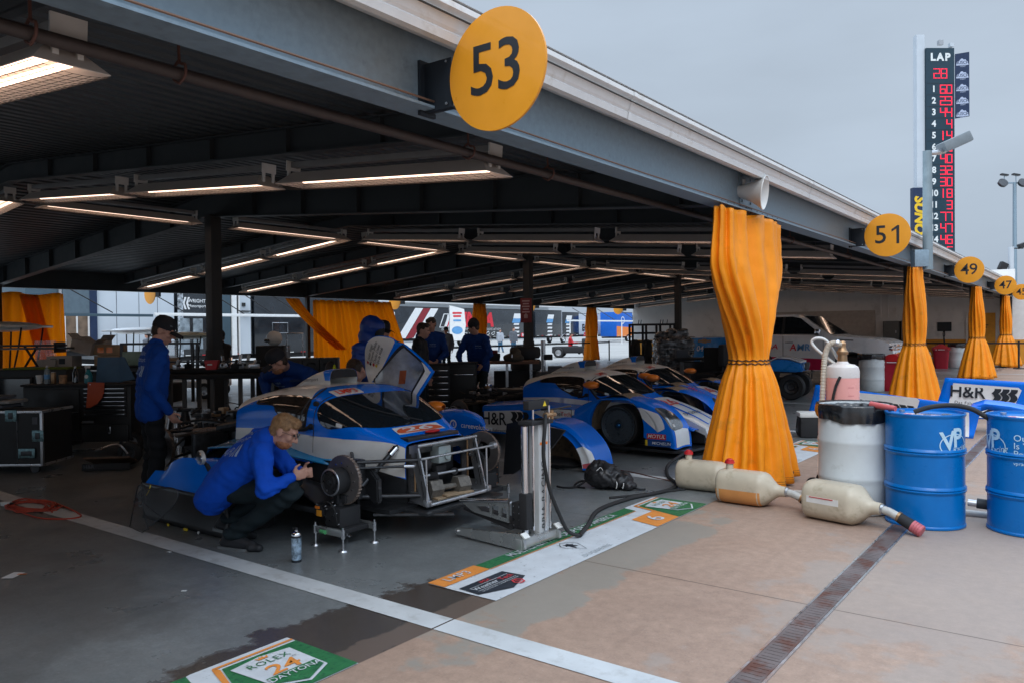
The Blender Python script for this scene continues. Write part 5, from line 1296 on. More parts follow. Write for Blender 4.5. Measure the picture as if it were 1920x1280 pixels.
don('white_edge', [(-4.94, 1.285), (-4.872, 1.20), (-4.88, 1.165), (-5.09, .88), (-5.16, .785), (-5.25, .735), (-5.33, .77), (-5.25, .80), (-5.17, .85), (-4.945, 1.16), (-4.925, 1.215)], m_wht, .004)
don('window', [(-5.11, 1.40), (-5.06, 1.392), (-4.952, 1.276), (-4.935, 1.23), (-4.978, 1.147), (-5.195, .835), (-5.254, .80), (-5.322, .818), (-5.472, 1.005), (-5.55, 1.09), (-5.52, 1.136), (-5.37, 1.245)], mat('door window', (.20, .22, .25), .12, vary=.85, vscale=3.2, spec=.8, coat=1.), .005)
don('orange_reflector', [(-5.20, 1.20), (-5.12, 1.205), (-5.14, 1.08), (-5.22, 1.075)], mat('dull orange pad', (.30, .07, .02), .5), .007, 0)
for i, s_ in enumerate(('Nolan Siegel', 'Cameron Shields', 'Charles Crews', 'Ugo de Wilde')):
    x, z = ((-5.555, 1.367), (-5.505, 1.368), (-5.462, 1.352), (-5.428, 1.332))[i]
    vf = cut(shift(tex(s_, .041, .001), x, z, R(45)), .05)
    MB().mapped(vf, lambda a, b_: DZ(a, b_) + V((0, -.0245, 0))).obj('lettering', m_let_k, door, recalc=False)
    MB().mapped(cut(shift(fill(rrect(.032, .026, .002)), (-5.655, -5.617, -5.565, -5.524)[i], (1.268, 1.254, 1.248, 1.237)[i], R(45)), .05), lambda a, b_: DZ(a, b_) + V((0, -.0245, 0))).obj('flag', [m_red, m_navy, m_red, m_yel][i], door, recalc=False)
MB().sph(DZ(-5.49, 1.03) + V((0, -.03, 0)), (.022, .015, .022), 12).obj('latch', m_red, door)
hl = MB().sph((-.72, .50, .66), (.13, .12, .13), 20).obj('helmet', mat('painted helmet', (.55, .10, .06), .25, vary=1.2, vscale=7, coat=1.), None)
hl.location = c1.location; tag(hl, 'bright painted racing helmet inside the stripped car under the raised door', 'helmet')

# set-up stands that carry the stripped car at its front hubs
def setup_stand(x, y, z, label, sg):
    t = thing('setup_stand', label, 'hub stand', (x, y, .004), 0, 'set-up stands under the front hubs of the stripped car')
    MB().box((0, 0, .12), (.24, .30, .035), .006).obj('base', m_blk, t)
    for yy in (-.15, .15): MB().box((.03, yy, .125), (.30, .022, .05), .003).obj('side_rail', m_jack, t)
    for a, b_ in ((-.13, -.15), (.17, -.15), (.17, .15), (-.13, .15)):
        f_ = MB().cyl((a, b_, .012), (a, b_, .17), .008, n=10).obj('levelling_screw', m_chr, t); MB().cyl((a, b_, .0), (a, b_, .012), .036, .03, 16).obj('foot', m_alu, f_); MB().cyl((a, b_, .09), (a, b_, .15), .015, n=8).obj('nut', m_alu, f_)
    mb = MB(); mb.box((0, 0, .21), (.16, .20, .14), .01); mb.cyl((-.02, 0, .16), (-.02, 0, z - .14), .045, n=14); mb.box((0, sg * -.02, z - .14), (.12, .10, .06), .01); mb.obj('tower', m_blk, t)
    mb = MB(); mb.box((-.02, sg * .04, z - .1), (.05, .03, .16), .01); mb.obj('cradle', m_dkmet, t)
    l_ = MB().box((-.15, sg * .06, .24), (.10, .09, .07), .008).obj('laser_box', m_blk, t); MB().box((-.14, sg * .108, .225), (.055, .008, .045), .003).obj('orange_label', mat('amber label', (.75, .30, .02), .5), l_)
    MB().box((-.16, sg * .108, .265), (.05, .006, .02), .002).obj('warning_label', m_orange, l_)
    mb = MB()
    for k in range(9): a = k * 1.7; mb.cyl((.07 * cos(a), sg * (.10 + .003 * k), .17 + .02 * k), (.07 * cos(a), sg * (.115 + .003 * k), .17 + .02 * k), .007, n=8)
    mb.obj('screw_head', m_chr, t); MB().tube([(-.1, sg * .11, .27), (-.02, sg * .14, .33), (.06, sg * .14, .30), (.07, sg * .12, .20), (.05, sg * .1, .15)], .005, 6, 5).obj('cable', m_white if False else m_rub, t)
    MB().cyl((-.06, sg * .16, .115), (.0, sg * .165, .115), .014, n=10).obj('bubble_level', mat('green level vial', (.10, .42, .16), .3), t)
    return t
setup_stand(-4.46, 3.83, .475, 'black hub stand with silver feet under the near front brake beside the aerosol can', -1)
setup_stand(-4.46, 5.47, .475, 'black hub stand with silver feet under the far front brake behind the lifting jack', 1)
t = thing('dumbbell', 'worn hexagonal dumbbell lying on boards in the nose frame of the stripped car', 'dumbbell', (-4.17, 4.66, .30), R(75))
m_iron = mat('worn cast iron', (.17, .155, .135), .65, .2, vary=.4, vscale=25, bump=.4, bscale=90)
for sx in (-.13, .13): MB().cyl((sx - .055, 0, .02), (sx + .055, 0, .02), .078, .078, 6).obj('head', m_iron, t)
MB().cyl((-.1, 0, .02), (.1, 0, .02), .022, n=12).obj('handle', m_iron, t)
t = thing('wooden_board', 'pair of pale boards under the dumbbell in the nose frame', 'board', (-4.15, 4.66, .246), R(80)); MB().box((0, 0, .006), (.34, .14, .016), .002).obj('board', m_wood, t); MB().box((.05, -.02, .022), (.28, .12, .014), .002).obj('upper_board', m_wood, t)

def full_car(name_label, loc, header=False, mirrors=True, lift=0, spray=False):
    c = thing('race_car', name_label, 'race car', loc, 0, 'blue and white prototype race cars')
    greenhouse(c, header)
    rear_end(c, int(loc[1] * 10))
    for sg in (-1, 1):
        f, on = fender_parts(c, sg)
        lamp = smo([(.68, .56), (.78, .52), (.86, .55), (.875, .70), (.86, .86), (.75, .84), (.68, .72)], 3)
        on('headlamp', [(u, v) for u, v in lamp], mat('headlamp lens', (.10, .105, .11), .08, vary=.8, vscale=7, spec=.8, coat=1.), .004); on('lamp_module', rrect(.022, .06, .006, cx=.835, cy=.66), m_white, .007)
        suspension(c, 0, sg); brake_corner(c, 0, sg, .60, .33, False)
        w_ = MB().lathe([(.215, -.12), (.25, -.125), (.262, -.11), (.262, .11), (.25, .125), (.215, .12)], 48, M.Translation((0, sg * .76, .335)) @ M.Rotation(PI / 2, 4, 'X')).obj('wheel', m_rub, c); MB().box((0, sg * .72, .045), (.22, .25, .07), .01).obj('wheel_stand', m_dkmet, c)
        r_ = MB().lathe([(.0, .06), (.05, .06), (.07, .10), (.10, .105), (.17, .085), (.20, .09), (.226, .135), (.232, .135), (.232, -.12)], 40, M.Translation((0, sg * .76, .335)) @ M.Rotation(-sg * PI / 2, 4, 'X')).obj('rim', m_rim, w_)
        mb = MB()
        for k in range(24): a = 2 * PI * k / 24; mb.cyl((.195 * cos(a), sg * (.76 + .085), .335 + .195 * sin(a)), (.195 * cos(a), sg * (.76 + .097), .335 + .195 * sin(a)), .008, n=6)
        for k in range(12): a = 2 * PI * k / 12; mb.cyl((.13 * cos(a), sg * (.76 + .09), .335 + .13 * sin(a)), (.13 * cos(a), sg * (.76 + .103), .335 + .13 * sin(a)), .006, n=6)
        mb.obj('rim_bolt', m_dkmet, r_); MB().sph((0, sg * (.76 + .11), .335), (.035, .03, .035), 12).obj('wheel_nut', mat('blue anodised nut', (.02, .12, .30), .3, .7), r_)
        # side pod
        def SP(u, v):
            x = lerp(-2.15, -.60, u); z1 = tab([(-2.15, .50), (-1.4, .56), (-.60, .52)], x)
            if v < .55: q = v / .55; return V((x, sg * lerp(.60, .88, q), z1 + .02 - .03 * q))
            if v < .7: q = (v - .55) / .15; a = q * PI / 2; return V((x, sg * (.88 + .05 * sin(a)), z1 - .01 - .05 * (1 - cos(a))))
            q = (v - .7) / .3; return V((x, sg * (.93 - .01 * q), lerp(z1 - .06, .11, q)))
        sp = MB().grid(SP, 30, 24).obj('side_pod', m_blue, c, ang=50)
        mb = MB(); mb.mapped(cut(fill([(.02, .73), (.42, .73), (.46, .75), (.44, .98), (.02, .98)]), .05), lambda u, v: SP(u, v) + V((0, sg * .003, 0))); pt = mb.obj('white_patch', m_wht, sp, recalc=False)
        mb = MB(); mb.mapped(cut(fill([(.55, .74), (.99, .62), (.99, .72), (.75, .82)]), .05), lambda u, v: SP(u, v) + V((0, sg * .003, .002))); mb.obj('white_patch', m_wht, sp, recalc=False)
        if sg < 0:
            hr_logo(pt, frame((-1.78, -.932, .31), (1, 0, .02), (0, 0, 1)), .82)
            p_ = label_on(sp, 'sponsor_plate', m_wht, fill(rrect(.40, .12, .008)), frame((-.86, -.934, .44), (1, 0, 0), (0, 0, 1)), .004); label_on(sp, 'sponsor_plate', m_navy, fill(rrect(.416, .136, .01)), frame((-.86, -.934, .44), (1, 0, 0), (0, 0, 1)), .002)
            label_on(p_, 'lettering', m_let_k, shift(tex('Weather', .08, .003), -.075, 0), frame((-.86, -.934, .44), (1, 0, 0), (0, 0, 1)), .007); label_on(p_, 'lettering', m_mr, shift(tex('Tech', .08, .003), .12, 0), frame((-.86, -.934, .44), (1, 0, 0), (0, 0, 1)), .007)
            q_ = label_on(sp, 'number_plate', m_orange, fill(rrect(.416, .30, .01)), frame((-.86, -.934, .222), (1, 0, 0), (0, 0, 1)), .003); label_on(q_, 'numeral', m_wht, tex('6', .26, .01), frame((-.86, -.934, .222), (1, 0, 0), (0, 0, 1)), .006)
            a_ = frame((.565, -.952, .245), (1, .02, 0), (0, 0, 1))
            k1 = label_on(f, 'red_sticker', mat('red sponsor sticker', (.50, .03, .05), .5), fill(rrect(.25, .065, .004)), a_, .006); label_on(k1, 'lettering', m_let_w, tex('MOTUL', .062, .004, .2, wide=1.1), a_, .009)
            a_ = frame((.60, -.952, .165), (1, .02, 0), (0, 0, 1)); k2 = label_on(f, 'blue_sticker', mat('dark blue sponsor sticker', (.01, .06, .22), .5), fill(rrect(.30, .075, .004)), a_, .006); label_on(k2, 'lettering', m_let_w, shift(tex('MICHELIN', .048, .003, .2, wide=1.15), .03, 0), a_, .009); label_on(k2, 'yellow_tab', m_yel, shift(fill(rrect(.03, .07, .002)), -.165, 0), a_, .009)
        if mirrors: mirror_(c, sg)
    # nose: central wedge and splitter
    def NO(u, v):
        x = lerp(.10, .92, u); T = tab([(.10, .595), (.4, .50), (.7, .39), (.92, .28)], x); w_ = tab([(.10, .36), (.5, .37), (.92, .31)], x); s = v * 2 - 1
        return V((x, w_ * math.copysign(min(1, abs(s) / .8), s), T + .03 * (1 - s * s) if abs(s) < .8 else lerp(T + .03 * .36, T - .12 * (1 - .4 * u), (abs(s) - .8) / .2)))
    ns = MB().grid(NO, 24, 30).obj('nose', m_wht, c, ang=50)
    MB().grid(lambda u, v: NO(lerp(.985, 1, u), v) * 1. + V((.03 * u, 0, -.08 * u)), 2, 20).obj('nose_tip', m_wht, c)
    for s_ in (.30, .62): MB().mapped(cut(fill([(.25, s_), (.95, s_ + .03), (.95, s_ + .07), (.25, s_ + .09)]), .08), lambda u, v: NO(u, v) + V((0, 0, .004))).obj('blue_stripe', m_blue, ns, recalc=False)
    mb = MB(); mb.mapped(cut(tex('26', .30, .02, wide=1.2), .04), lambda x, y: NO(.22 - y, .5 + x * 1.2) + V((0, 0, .005))); mb.obj('numeral', mat('red number', (.55, .05, .04), .5), ns, recalc=False)
    mb = MB(); mb.mapped(cut(tex('DUQUEINE', .10, .008, wide=1.2), .04), lambda x, y: NO(.62 - y, .5 + x * .9) + V((0, 0, .005))); mb.obj('lettering', m_let_k, ns, recalc=False)
    mb = MB(); mb.prism([(-.3, -.93), (.78, -.95), (.88, -.86), (.98, -.3), (.98, .3), (.88, .86), (.78, .95), (-.3, .93)], .03, M.Translation((0, 0, .055)), bev=.006); mb.obj('splitter', m_carb, c)
    mb = MB(); mb.box((.55, 0, .19), (.7, .60, .18), .03); mb.obj('nose_crash_box', m_blk, c)
    for sg in (-1, 1): MB().grid(lambda u, v: V((lerp(.50, .84, u), sg * lerp(.34, .50, v), lerp(.36, .28, u) + .015 * sin(v * PI))), 10, 6).obj('dive_plane', m_blue, c, solid=.012)
    return c
c2 = full_car('middle blue and white prototype with white roof header and H&R side patch', (-4.83, 9.49, .025))
c3 = full_car('farthest blue and white prototype, Spray Nine on its fender, nose hidden by the curtain', (-5.36, 12.0, .0))
mb = MB(); F3 = fender_surface(side=-1)
mb.mapped(cut(tex('Spray Nine', .17, .008, .15), .03), lambda x, y: F3(.70 + x * .36, .70 - y * .8) + V((.004, -.004, .008))); mb.obj('lettering', mat('red script', (.65, .02, .06), .5), c3, recalc=False)
# ------------------------------------------------------------------ people
m_royal = mat('royal blue sweatshirt', (.004, .075, .52), .8, vary=.10, vscale=8, bump=.15, bscale=180, spec=.25)
m_navyj = mat('navy blue jacket', (.006, .038, .18), .75, vary=.15, vscale=8, bump=.15, bscale=160, spec=.25)
m_dkj = mat('black jacket', (.012, .013, .016), .8, vary=.2, bump=.1)
m_trou = mat('dark green-black work trousers', (.012, .020, .024), .8, vary=.25, vscale=10, bump=.12, bscale=150, spec=.25)
m_jean = mat('blue jeans', (.03, .09, .16), .85, vary=.2)
m_greyj = mat('grey jacket', (.10, .11, .13), .8, vary=.15)
m_paleh = mat('pale grey hoodie', (.34, .37, .42), .8, vary=.1)
m_shoe = mat('black trainers', (.016, .017, .02), .6, vary=.3)
m_sole = mat('grey sole', (.14, .15, .155), .7)
m_hairb = mat('sandy blond hair', (.30, .165, .075), .55, vary=.35, vscale=40, bump=.5, bscale=140)
m_haird = mat('dark brown hair', (.045, .028, .020), .5, vary=.4, vscale=40, bump=.5, bscale=120)
m_beard = mat('ginger stubble', (.32, .13, .06), .7, vary=.4, vscale=60)
m_cap = mat('black cap cloth', (.012, .013, .018), .8, vary=.15)
m_eye = mat('dark eye', (.02, .015, .012), .2)
m_lipc = mat('lips', (.36, .13, .11), .5)

def cap_(mb, a, b, r0, r1, n=12, k=3):
    a, b = V(a), V(b)
    mb.cyl(a, b, r0, r1, n); mb.sph(a, r0, n); mb.sph(b, r1, n)
def person(label, J, face, up=(0, 0, 1), top=m_navyj, leg=m_trou, hair=m_haird, hat=None, vox=.012, hood=False, shoes=True, back=None, chest=None, glasses=False, beard=False, hairlen=1., group=None, fat=1., handpose='relaxed', fold=1., low=False):
    """J: joints in world metres; one continuous skin body, clothes over it"""
    base = V(((J['anL'][0] + J['anR'][0]) / 2, (J['anL'][1] + J['anR'][1]) / 2, 0))
    t = thing('person', label, 'person', base, 0, group)
    J = {k: V(v) - base for k, v in J.items()}
    f = V(face).normalized(); u = V(up).normalized(); r = f.cross(u).normalized(); u = r.cross(f).normalized()
    h = J['head']
    L = lambda a, b, c: h + f * a + r * b + u * c
    HR = M((f, r, u)).transposed().to_4x4()
    fine = vox if low else vox * .62
    b = MB()
    b.sph(L(-.012, 0, .028), (.096, .077, .09), 20, HR); b.sph(L(.022, 0, -.045), (.068, .056, .076), 16, HR); b.sph(L(.052, 0, -.098), (.028, .03, .022), 12, HR)
    cap_(b, L(.086, 0, .012), L(.112, 0, -.028), .009, .0145, 10); b.sph(L(.098, .012, -.032), .009, 8); b.sph(L(.098, -.012, -.032), .009, 8)
    for s_ in (-1, 1):
        b.sph(L(.070, s_ * .03, .030), (.02, .026, .014), 10, HR); b.sph(L(.058, s_ * .042, -.02), (.03, .02, .025), 10, HR); b.sph(L(-.012, s_ * .077, -.006), (.026, .010, .036), 10, HR)
    b.sph(L(.082, 0, -.063), (.014, .024, .008), 10, HR); b.sph(L(.079, 0, -.075), (.013, .02, .008), 10, HR)
    nb = J['neck']; cap_(b, L(-.02, 0, -.05), nb, .054, .060)
    sh = (J['shL'] + J['shR']) / 2; hp = (J['hpL'] + J['hpR']) / 2
    cap_(b, nb, sh * .7 + hp * .3, .05, .07); cap_(b, sh * .7 + hp * .3, hp, .08, .09)
    for q in 'LR':
        S_, E_, W_, H_, K_, A_ = (J[k + q] for k in ('sh', 'el', 'wr', 'hp', 'kn', 'an'))
        cap_(b, nb, S_, .05, .045); cap_(b, S_, E_, .046, .038); cap_(b, E_, W_, .038, .026); cap_(b, hp, H_, .1, .075); cap_(b, H_, K_, .07, .05); cap_(b, K_, A_, .048, .034)
        cap_(b, A_, A_.lerp(J['to' + q], .6), .030, .016)
        # hand: palm, four unequal fingers and a thumb
        d = J.get('hd' + q); d = (d - W_).normalized() if d is not None else (W_ - E_).normalized()
        pn = J.get('pn' + q); side = (V(f) if pn is None else pn); side = (side - d * side.dot(d)).normalized(); nrm = d.cross(side).normalized()
        P = W_ + d * .045
        b.sph(W_ + d * .055, (.046, .040, .018), 12, M((d, side, nrm)).transposed().to_4x4())
        curl = {'relaxed': .55, 'fist': 1.5, 'rest': .25}[handpose if isinstance(handpose, str) else handpose[q]]
        for i, (off, ln) in enumerate(((.030, .070), (.010, .078), (-.010, .073), (-.029, .058))):
            p0 = W_ + d * .088 + side * off; a = curl * (1 + .08 * i); sg = 1 if q == 'R' else -1
            d1 = (d * cos(a * .5) - nrm * sin(a * .5) * sg); d2 = (d * cos(a * 1.2) - nrm * sin(a * 1.2) * sg); d3 = (d * cos(a * 1.8) - nrm * sin(a * 1.8) * sg)
            p1 = p0 + d1 * ln * .45; p2 = p1 + d2 * ln * .32; p3 = p2 + d3 * ln * .25
            cap_(b, W_ + d * .05 + side * off * .8, p0, .011, .0105, 8); cap_(b, p0, p1, .0100, .0095, 8); cap_(b, p1, p2, .0095, .0088, 8); cap_(b, p2, p3, .0088, .0075, 8)
        p0 = W_ + d * .03 + side * .036; p1 = p0 + (d * .6 + side * .8).normalized() * .035; cap_(b, p0, p1, .0125, .0115, 8); cap_(b, p1, p1 + (d * .9 + side * .25).normalized() * .03, .0112, .009, 8)
    body = remesh(b, 'body', m_skin, t, fine, 3)
    for s_ in (-1, 1): MB().sph(L(.083, s_ * .031, .012), (.010, .013, .008), 10, HR).obj('eye', m_eye, body)
    MB().sph(L(.090, 0, -.069), (.010, .020, .006), 10, HR).obj('mouth', m_lipc, body)
    # top
    j = MB(); R1 = .125 * fat
    up_ = (sh - hp).normalized(); lat = (J['shR'] - J['shL']); lat = (lat - up_ * lat.dot(up_)).normalized(); fr = lat.cross(up_)
    if fr.dot(f) < 0: fr.negate()
    for s_ in (-.085, 0, .085):
        cap_(j, sh + lat * s_ - up_ * .05, hp * .55 + sh * .45 + lat * s_ * 1.05 , .108 * fat, R1); cap_(j, hp * .55 + sh * .45 + lat * s_ * 1.05, hp + lat * s_ * 1.1 - up_ * .02, R1, .118 * fat)
    j.sph(sh - up_ * .12 + fr * .03, (.11, .11, .14), 14)
    for q in 'LR':
        S_, E_, W_ = J['sh' + q], J['el' + q], J['wr' + q]
        cap_(j, nb - up_ * .03, S_, .085, .076); cap_(j, S_, E_, .074 * fat, .058); cap_(j, E_, E_.lerp(W_, .9), .058, .043); cap_(j, E_.lerp(W_, .84), E_.lerp(W_, .97), .046, .040)
    cap_(j, nb - up_ * .05 - fr * .01, nb + up_ * .025 + fr * .008, .082, .072)
    c0 = hp - up_ * .06
    for s_ in (-.09, 0, .09): cap_(j, c0 + lat * s_, c0 + lat * s_ + up_ * .04, .112 * fat, .118 * fat)
    if hood:
        j.sph(L(-.03, 0, .03), (.135, .118, .14), 18, HR); j.sph(L(-.05, 0, -.07), (.12, .11, .1), 14, HR); cap_(j, nb, L(-.05, 0, -.05), .11, .11); j.sph(L(.05, 0, .055), (.075, .095, .085), 14, HR)
    joints = [J['elL'], J['elR'], hp * .8 + sh * .2, J['shL'], J['shR'], hp * .5 + sh * .5]
    def fld(c):
        w_ = sum(math.exp(-((c - q).length / .13) ** 2) for q in joints)
        return fold * ((.0065 * w_ + .0012) * sin(c.dot(up_) * 70 + 11 * NZ.noise(c * 4.5) + c.dot(lat) * 34) + .009 * NZ.noise(c * 7) + .007 * w_ * (1 - 2.5 * abs(NZ.noise(c * 15))) + .003 * NZ.noise(c * 30))
    jk = remesh(j, 'jacket', top, t, vox, 3, fld)
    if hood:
        bv = MB(); bv.sph(L(.085, 0, .0), (.05, .07, .095), 16, HR); o = bv.obj('hood_shade_fill', m_dkj, jk)  # dark ellipsoid over the face stands in for shade inside the hood
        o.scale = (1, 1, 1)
    # trousers
    p = MB()
    for q in 'LR':
        H_, K_, A_ = J['hp' + q], J['kn' + q], J['an' + q]
        cap_(p, hp, H_, .108, .100); cap_(p, H_, K_, .098, .072); cap_(p, K_, A_, .074, .062); cap_(p, A_.lerp(K_, .12), A_ + V((0, 0, .0)), .066, .060)
    kj = [J['knL'], J['knR'], J['hpL'], J['hpR'], J['anL'], J['anR']]
    remesh(p, 'trousers', leg, t, vox, 3, lambda c: fold * ((.009 * sum(math.exp(-((c - q).length / .14) ** 2) for q in kj) + .002) * sin(c.z * 65 + 5 * NZ.noise(c * 5) + c.x * 20) + .006 * NZ.noise(c * 9)))
    if shoes:
        for q in 'LR':
            A_, T_ = J['an' + q], J['to' + q]; d = (T_ - A_); dz = d.z; d.z = 0
            d = d.normalized() if d.length > 1e-4 else V((1, 0, 0)); n_ = V((-d.y, d.x, 0)); s = MB()
            hl = V((A_.x, A_.y, 0)) - d * .06; hl.z = max(.02, J.get('heel' + q, V((0, 0, .0))).z) if ('heel' + q) in J else .02
            tp = V((T_.x, T_.y, .03))
            cap_(s, hl + V((0, 0, .025)), tp + V((0, 0, .0)), .042, .030); cap_(s, hl + V((0, 0, .05)) + d * .02, A_ * 1., .044, .05); cap_(s, A_ - V((0, 0, .02)), tp - d * .06 + V((0, 0, .012)), .04, .036); cap_(s, tp - d * .05 + n_ * .02, tp, .03, .026); cap_(s, tp - d * .06 - n_ * .02, tp - d * .01, .03, .026)
            so = remesh(s, 'shoe', m_shoe, t, .009, 2)
            k = MB(); pts = [(-.045, -.035), (-.05, .0), (-.045, .035), (.06, .04), (.15, .048), (.215, .035), (.235, .0), (.215, -.035), (.15, -.046), (.06, -.036)]
            k.prism(smo(pts, 3), .022); ko = k.obj('sole', m_sole, so)
            ql = (tp - hl); ko.matrix_local = frame(V((hl.x, hl.y, hl.z - .022)), V((ql.x, ql.y, (.022 - hl.z + .0) if hl.z > .03 else 0)), n_)
            if not low: MB().tube([tp - d * .10 + n_ * .0 + V((0, 0, .05)), tp - d * .07 + V((0, 0, .042)), tp - d * .04 + V((0, 0, .034))], .004, 5).obj('lace', m_white, so)
    # hair / hats
    if hair is not None and not hood:
        q = MB(); q.sph(L(-.022, 0, .038), (.094, .080, .088), 20, HR); q.sph(L(-.056, 0, -.015), (.052, .068, .062), 16, HR)
        if hat is None: q.sph(L(.035, 0, .095), (.055, .062, .032), 14, HR); q.sph(L(-.02, 0, .095), (.075, .066, .033 * hairlen), 14, HR); q.sph(L(.055, .01, .075), (.032, .055, .026), 12, HR)
        for s_ in (-1, 1): q.sph(L(-.008, s_ * .067, .044), (.046, .014, .034), 12, HR)
        ho = remesh(q, 'hair', hair, t, .008, 2, lambda c: .004 * NZ.noise(c * 38))
        if not low:
            q = MB(); hr = random.Random(5); vv = ho.data.vertices; cw = L(-.04, 0, .12)
            for k in range(1500):
                v0 = vv[hr.randrange(len(vv))]; n_ = v0.normal; fl = (v0.co - cw); fl = fl - n_ * fl.dot(n_); fl = (fl.normalized() if fl.length > 1e-4 else f) + V((hr.uniform(-.4, .4), hr.uniform(-.4, .4), hr.uniform(-.3, .3))); ln = hr.uniform(.014, .03) * hairlen; sd = fl.cross(n_).normalized() * hr.uniform(.0008, .0018)
                p0 = v0.co - n_ * .002; p1 = p0 + fl * ln * .5 + n_ * .004; p2 = p0 + fl * ln + n_ * hr.uniform(-.002, .005)
                q.poly([p0 - sd, p0 + sd, p1 + sd, p1 - sd]); q.poly([p1 - sd, p1 + sd, p2])
            so_ = q.obj('hair_strands', hair, ho, recalc=False)
    if beard:
        q = MB(); q.sph(L(.030, 0, -.075), (.062, .057, .05), 16, HR); remesh(q, 'beard', m_beard, t, .007, 1, lambda c: .003 * NZ.noise(c * 60))
    if hat == 'cap':
        q = MB(); q.lathe([(.101, -.012), (.103, .02), (.095, .065), (.07, .098), (.03, .112), (0, .114)], 28, M.Translation(L(-.012, 0, .035)) @ HR @ M.Diagonal((1.02, .86, 1, 1)))
        o = q.obj('cap', m_cap, t, ang=60); q = MB()
        q.grid(lambda a, c: L(.072 + .105 * c, (a - .5) * .155 * (1 - .35 * c ** 2), .032 - .018 * c - .03 * ((a - .5) * 2) ** 2), 14, 8); q.obj('cap_peak', m_cap, o, solid=.004)
        MB().sph(L(.055, .065, .07), (.02, .005, .008), 8, HR).obj('cap_badge', m_greyj, o)
    if hat == 'beanie':
        q = MB(); q.sph(L(-.018, 0, .05), (.108, .094, .105), 20, HR); q.sph(L(-.03, 0, .12), (.07, .065, .05), 14, HR); remesh(q, 'knit_hat', m_cap, t, .01, 2, lambda c: .002 * sin(c.dot(r) * 300))
    if glasses:
        for s_ in (-1, 1):
            MB().tube([L(.102, s_ * .034 + .022 * cos(a_), .010 + .017 * sin(a_)) for a_ in [2 * PI * k / 16 for k in range(16)]], .0018, 5, closed=True).obj('glasses', m_dkmet, t); MB().tube([L(.100, s_ * .056, .014), L(.05, s_ * .078, .014), L(-.01, s_ * .082, .005)], .0018, 5).obj('glasses', m_dkmet, t)
    def wrap(nm, items, o_, xd, yd, m_):
        deps = bpy.context.evaluated_depsgraph_get(); bv = BVHTree.FromPolygons([v.co for v in jk.data.vertices], [tuple(q.vertices) for q in jk.data.polygons])
        F_ = frame(V(o_) - base, xd, yd); z = F_.to_3x3() @ V((0, 0, 1)); mb = MB(); n = 0
        for vf in items:
            vf = cut(vf, .02); pts = []
            for x, y in vf[0]:
                p_ = F_ @ V((x, y, .3)); hit = bv.ray_cast(p_, -z)
                pts.append((hit[0] + hit[1] * .003) if hit[0] is not None else None)
            vs = [mb.bm.verts.new(p_ or V((0, 0, .5))) for p_ in pts]
            for fc in vf[1]:
                if all(pts[i] is not None for i in fc):
                    try: mb.bm.faces.new([vs[i] for i in fc])
                    except ValueError: pass
        bmesh.ops.delete(mb.bm, geom=[v for v in mb.bm.verts if not v.link_faces], context='VERTS')
        return mb.obj(nm, m_, jk, recalc=False)
    if back:
        o_, xd, yd, sc = back
        coil = [fill([(.055 * sc + .035 * k * sc, -.15 * sc), (.075 * sc + .035 * k * sc, -.15 * sc), (.082 * sc + .035 * k * sc, -.10 * sc), (.075 * sc + .035 * k * sc, -.05 * sc), (.055 * sc + .035 * k * sc, -.05 * sc), (.062 * sc + .035 * k * sc, -.10 * sc)]) for k in range(3)]
        wrap('lettering', [shift(tex('mühlner', .062 * sc, .001), .02 * sc, .07 * sc), shift(tex('motorsport', .062 * sc, .001), 0, .01 * sc), shift(tex('H&R', .10 * sc, .002), -.06 * sc, -.10 * sc)] + coil, o_, xd, yd, mat('pale blue lettering', (.32, .42, .62), .6))
    if chest:
        o_, xd, yd, s_ = chest
        wrap('chest_lettering', [tex(s_, .035, .001), shift(tex('motorsport', .026, 0), 0, -.035)], o_, xd, yd, mat('pale blue lettering', (.32, .42, .62), .6))
    return t
def stand(x, y, rz, h=1.78, lean=0., armsL=None, armsR=None, headf=None, z0=0., bend=0.):
    """standing joints facing direction rz (0 = +x)"""
    k = h / 1.80; f = V((cos(rz), sin(rz), 0)); l = V((-sin(rz), cos(rz), 0)); B = V((x, y, z0))
    P = lambda a, b_, c: B + f * a * k + l * b_ * k + V((0, 0, c * k))
    J = dict(head=P(.05 + lean * 1.0 + bend, 0, 1.665 - lean * .25 - bend * .5), neck=P(-.01 + lean * .82 + bend * .6, 0, 1.50 - lean * .15 - bend * .2))
    for q, s_ in (('L', 1), ('R', -1)):
        J['sh' + q] = P(-.01 + lean * .8 + bend * .6, .19 * s_, 1.45 - lean * .15 - bend * .2); J['el' + q] = P(-.02 + lean * .6, .27 * s_, 1.14); J['wr' + q] = P(.06 + lean * .6, .26 * s_, .90)
        J['hp' + q] = P(-.01, .09 * s_, .93); J['kn' + q] = P(.03, .10 * s_, .50); J['an' + q] = P(-.03, .11 * s_, .09); J['to' + q] = P(.15, .13 * s_, .03)
    for q, a in (('L', armsL), ('R', armsR)):
        if a: J['el' + q] = P(*a[0]); J['wr' + q] = P(*a[1])
    return J

